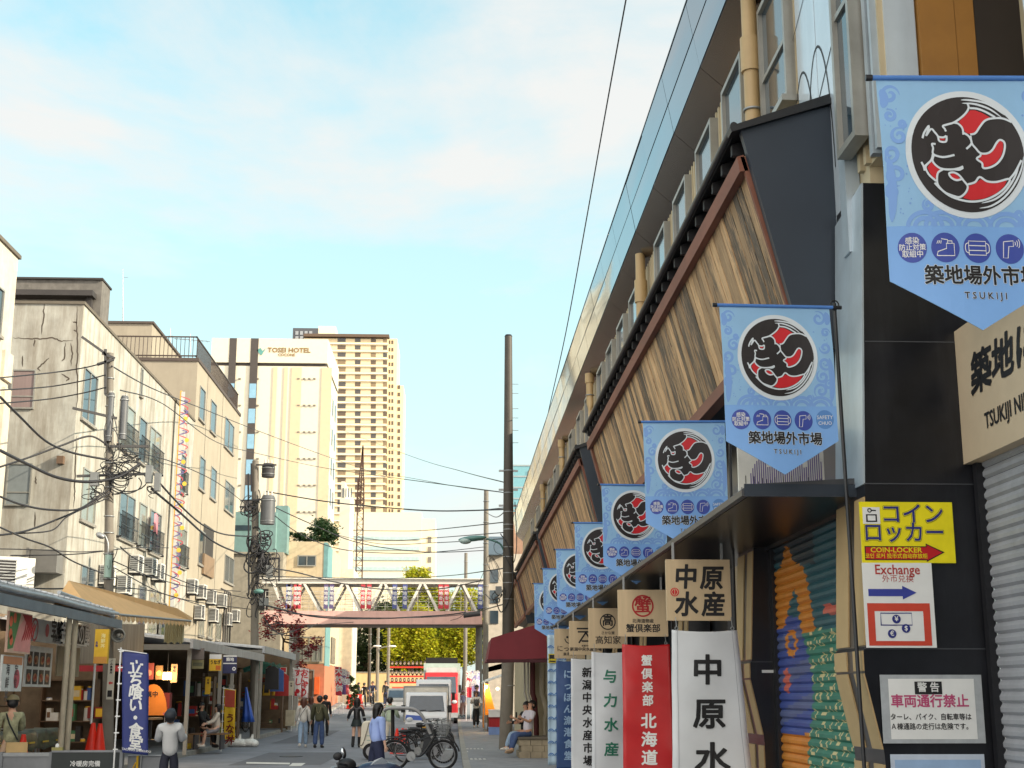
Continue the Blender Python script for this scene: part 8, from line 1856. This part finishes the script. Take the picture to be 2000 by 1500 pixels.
def cable(label, pts, r_=.012, sag=True, ys=None, name='power_cable', group=None):
    """pts: surveyed (px, py, Y) points joined by a smooth hanging curve"""
    o = MB(); q = smooth([tuple(P(*p_)) for p_ in pts], 8); o.tube(q, r_ * 1.2, 5)
    ob = o.build(name, cable_m, None, q[0]); tag(ob, label, 'cable', group); return ob
G1 = 'overhead cables'
A_ = 33.3
W = [
 ('long thin wire from the top of the picture down to the tallest pole\'s base line', [(1226, -20, 20), (1186, 200, 24), (1145, 430, 29), (1105, 650, 36), (1072, 800, 44), (1050, 905, 60)], .012),
 ('uppermost of three taped cables from the left pole top to the left edge', [(205, 708, A_), (165, 718, A_), (100, 728, A_), (0, 738, 31)], .014),
 ('middle of three taped cables from the left pole top to the left edge', [(206, 732, A_), (160, 744, A_), (90, 756, A_), (0, 762, 31)], .014),
 ('lowest of three taped cables from the left pole top to the left edge', [(208, 756, A_), (160, 768, A_), (90, 780, A_), (0, 788, 31)], .014),
 ('thick dark cable falling from the left edge to the left pole\'s tangle', [(0, 775, 26), (40, 815, 28), (90, 862, 30.5), (140, 884, 32.3), (210, 898, A_)], .022),
 ('thick grey cable bundle sagging from the left edge under the pole\'s tangle', [(0, 880, 27), (50, 905, 29), (110, 932, 31), (170, 941, 32.5), (230, 932, 33), (275, 905, A_)], .03),
 ('cable rising from the shaded side wall to the left pole\'s tangle', [(0, 912, 31), (60, 892, 32), (120, 870, 32.5), (175, 852, 33), (210, 870, A_)], .02),
 ('twisted cable bundle sagging from the left edge at mid height', [(0, 970, 27), (40, 985, 29), (90, 995, 31), (150, 995, 32), (185, 975, 33), (215, 955, A_)], .02),
 ('cable climbing from the wall bracket to the left pole', [(0, 1045, 29), (50, 1037, 30.5), (110, 1015, 32), (160, 993, 32.8), (215, 962, A_)], .02),
 ('second cable climbing from the wall bracket just below the first', [(30, 1042, 30.5), (100, 1036, 31.5), (130, 1010, 32), (170, 990, 32.8), (212, 972, A_)], .014),
 ('cable dropping from the left edge across the shaded wall', [(0, 1030, 27), (50, 1052, 29), (100, 1070, 31), (150, 1100, 35), (230, 1130, 44)], .016),
 ('cable along the wall above the tan awning', [(0, 1072, 30), (80, 1074, 32), (150, 1078, 33), (200, 1076, A_)], .01),
 ('level cable crossing above the tan awning to the tall sign', [(20, 1085, 32), (150, 1082, 33), (260, 1070, 40), (330, 1070, 55)], .012),
 ('thin cable crossing just above the tan awning', [(10, 1146, 29), (100, 1150, 31), (200, 1148, A_), (300, 1155, 45), (400, 1185, 60)], .014),
 ('heavy cable descending from the left pole\'s boxes to the far stall roofs', [(296, 955, A_), (350, 1000, 38), (420, 1060, 46), (480, 1085, 54)], .026),
 ('second heavy cable descending beside the first towards the far pole', [(313, 945, A_), (360, 995, 38), (400, 1028, 43), (440, 1044, 50), (495, 1048, 55)], .022),
 ('thin wire from the left pole top past the tan building towards the hotel', [(218, 715, A_), (300, 760, 44), (400, 800, 62), (500, 840, 76), (640, 892, 100), (780, 940, 130)], .016),
 ('lower thin wire from the left pole past the tan building', [(235, 762, A_), (320, 790, 46), (420, 862, 60), (500, 885, 72), (640, 915, 90), (985, 962, 43)], .014),
 ('wire crossing the tan building\'s wall to the dark pole', [(240, 880, A_), (330, 900, 40), (420, 940, 48), (480, 985, 54.5)], .012),
 ('sloping wire crossing the wall below the railed windows', [(235, 1068, A_), (262, 1090, 37), (320, 1120, 44), (400, 1150, 52), (500, 1172, 55)], .014),
 ('wire sloping from the pale green box to the stall roof', [(220, 1095, A_), (300, 1128, 41), (380, 1148, 49), (470, 1155, 54)], .012),
 ('wire sloping along the air conditioners to the far pole', [(225, 1110, A_), (320, 1160, 41), (400, 1178, 49), (490, 1190, 54.5)], .012),
 ('cable from the dark pole to the tallest pole, highest of the fan', [(520, 960, 55), (640, 980, 54), (760, 992, 52), (860, 998, 48), (985, 995, 43)], .02),
 ('cable from the dark pole to the right, second of the fan', [(525, 985, 55), (600, 1020, 58), (700, 1060, 62), (830, 1078, 66), (948, 1075, 71)], .018),
 ('cable from the dark pole to the right, third of the fan', [(528, 1000, 55), (590, 1045, 58), (680, 1075, 62), (820, 1080, 66), (948, 1068, 71)], .016),
 ('straight wire across the office block to the lamp arm', [(690, 1036, 80), (760, 1037, 72), (830, 1036, 65), (985, 1020, 43)], .016),
 ('second straight wire just under the first across the office block', [(690, 1048, 80), (760, 1056, 72), (830, 1052, 65), (985, 1040, 43)], .014),
 ('third wire crossing the office block towards the tallest pole', [(640, 1040, 90), (740, 1062, 76), (850, 1060, 60), (985, 1052, 43)], .014),
 ('black cable drooping across the footbridge truss from the dark pole', [(530, 1110, 55), (580, 1118, 60), (660, 1138, 68), (760, 1152, 74), (860, 1150, 76), (948, 1132, 72)], .024),
 ('cable along the footbridge top from the dark pole', [(500, 1125, 55), (620, 1128, 68), (760, 1130, 76), (880, 1124, 75), (985, 1110, 43)], .018),
 ('thin cable along the footbridge girder', [(510, 1180, 55), (620, 1205, 66), (740, 1208, 74), (860, 1202, 75), (910, 1196, 74)], .03),
 ('thick cable with black sleeve sagging to the right concrete pole', [(540, 1196, 56), (680, 1206, 68), (820, 1206, 75), (905, 1200, 74), (985, 1180, 43)], .018),
 ('looping cable below the footbridge\'s left end', [(520, 1240, 56), (560, 1236, 62), (610, 1222, 70), (690, 1215, 80), (760, 1208, 90)], .016),
 ('cable drooping between dark pole and footbridge column', [(515, 1205, 55), (540, 1235, 60), (575, 1240, 70), (620, 1218, 79)], .02),
 ('faint wire high above the office block to the tallest pole', [(655, 835, 200), (800, 890, 120), (900, 920, 75), (985, 942, 43)], .016),
 ('faint wire from the tower to the tallest pole, lower one', [(660, 912, 180), (780, 930, 110), (880, 948, 70), (985, 962, 43)], .014),
 ('grey wire from the tallest pole to the left across the sky', [(700, 985, 110), (800, 996, 84), (900, 998, 60), (985, 992, 43)], .014),
 ('short cable between the two right-hand poles', [(948, 1000, 72), (968, 1010, 56), (985, 1000, 43)], .014),
 ('lower cable between the two right-hand poles', [(948, 1160, 72), (962, 1172, 58), (985, 1150, 43)], .02),
 ('cable from the right concrete pole down to the footbridge end', [(948, 1110, 72), (930, 1150, 76), (905, 1200, 78), (880, 1212, 79)], .012),
]
for lb, pts, r_ in W: cable(lb, pts, r_, group=G1)
o = MB(); p, q = P(905, 1202, 74), P(938, 1198, 74); o.cyl(p, q, .14, n=10); tag(o.build('cable_sleeve', cable_m, None, p), 'black sleeve clamped on the cable at the footbridge\'s right end', 'cable sleeve')
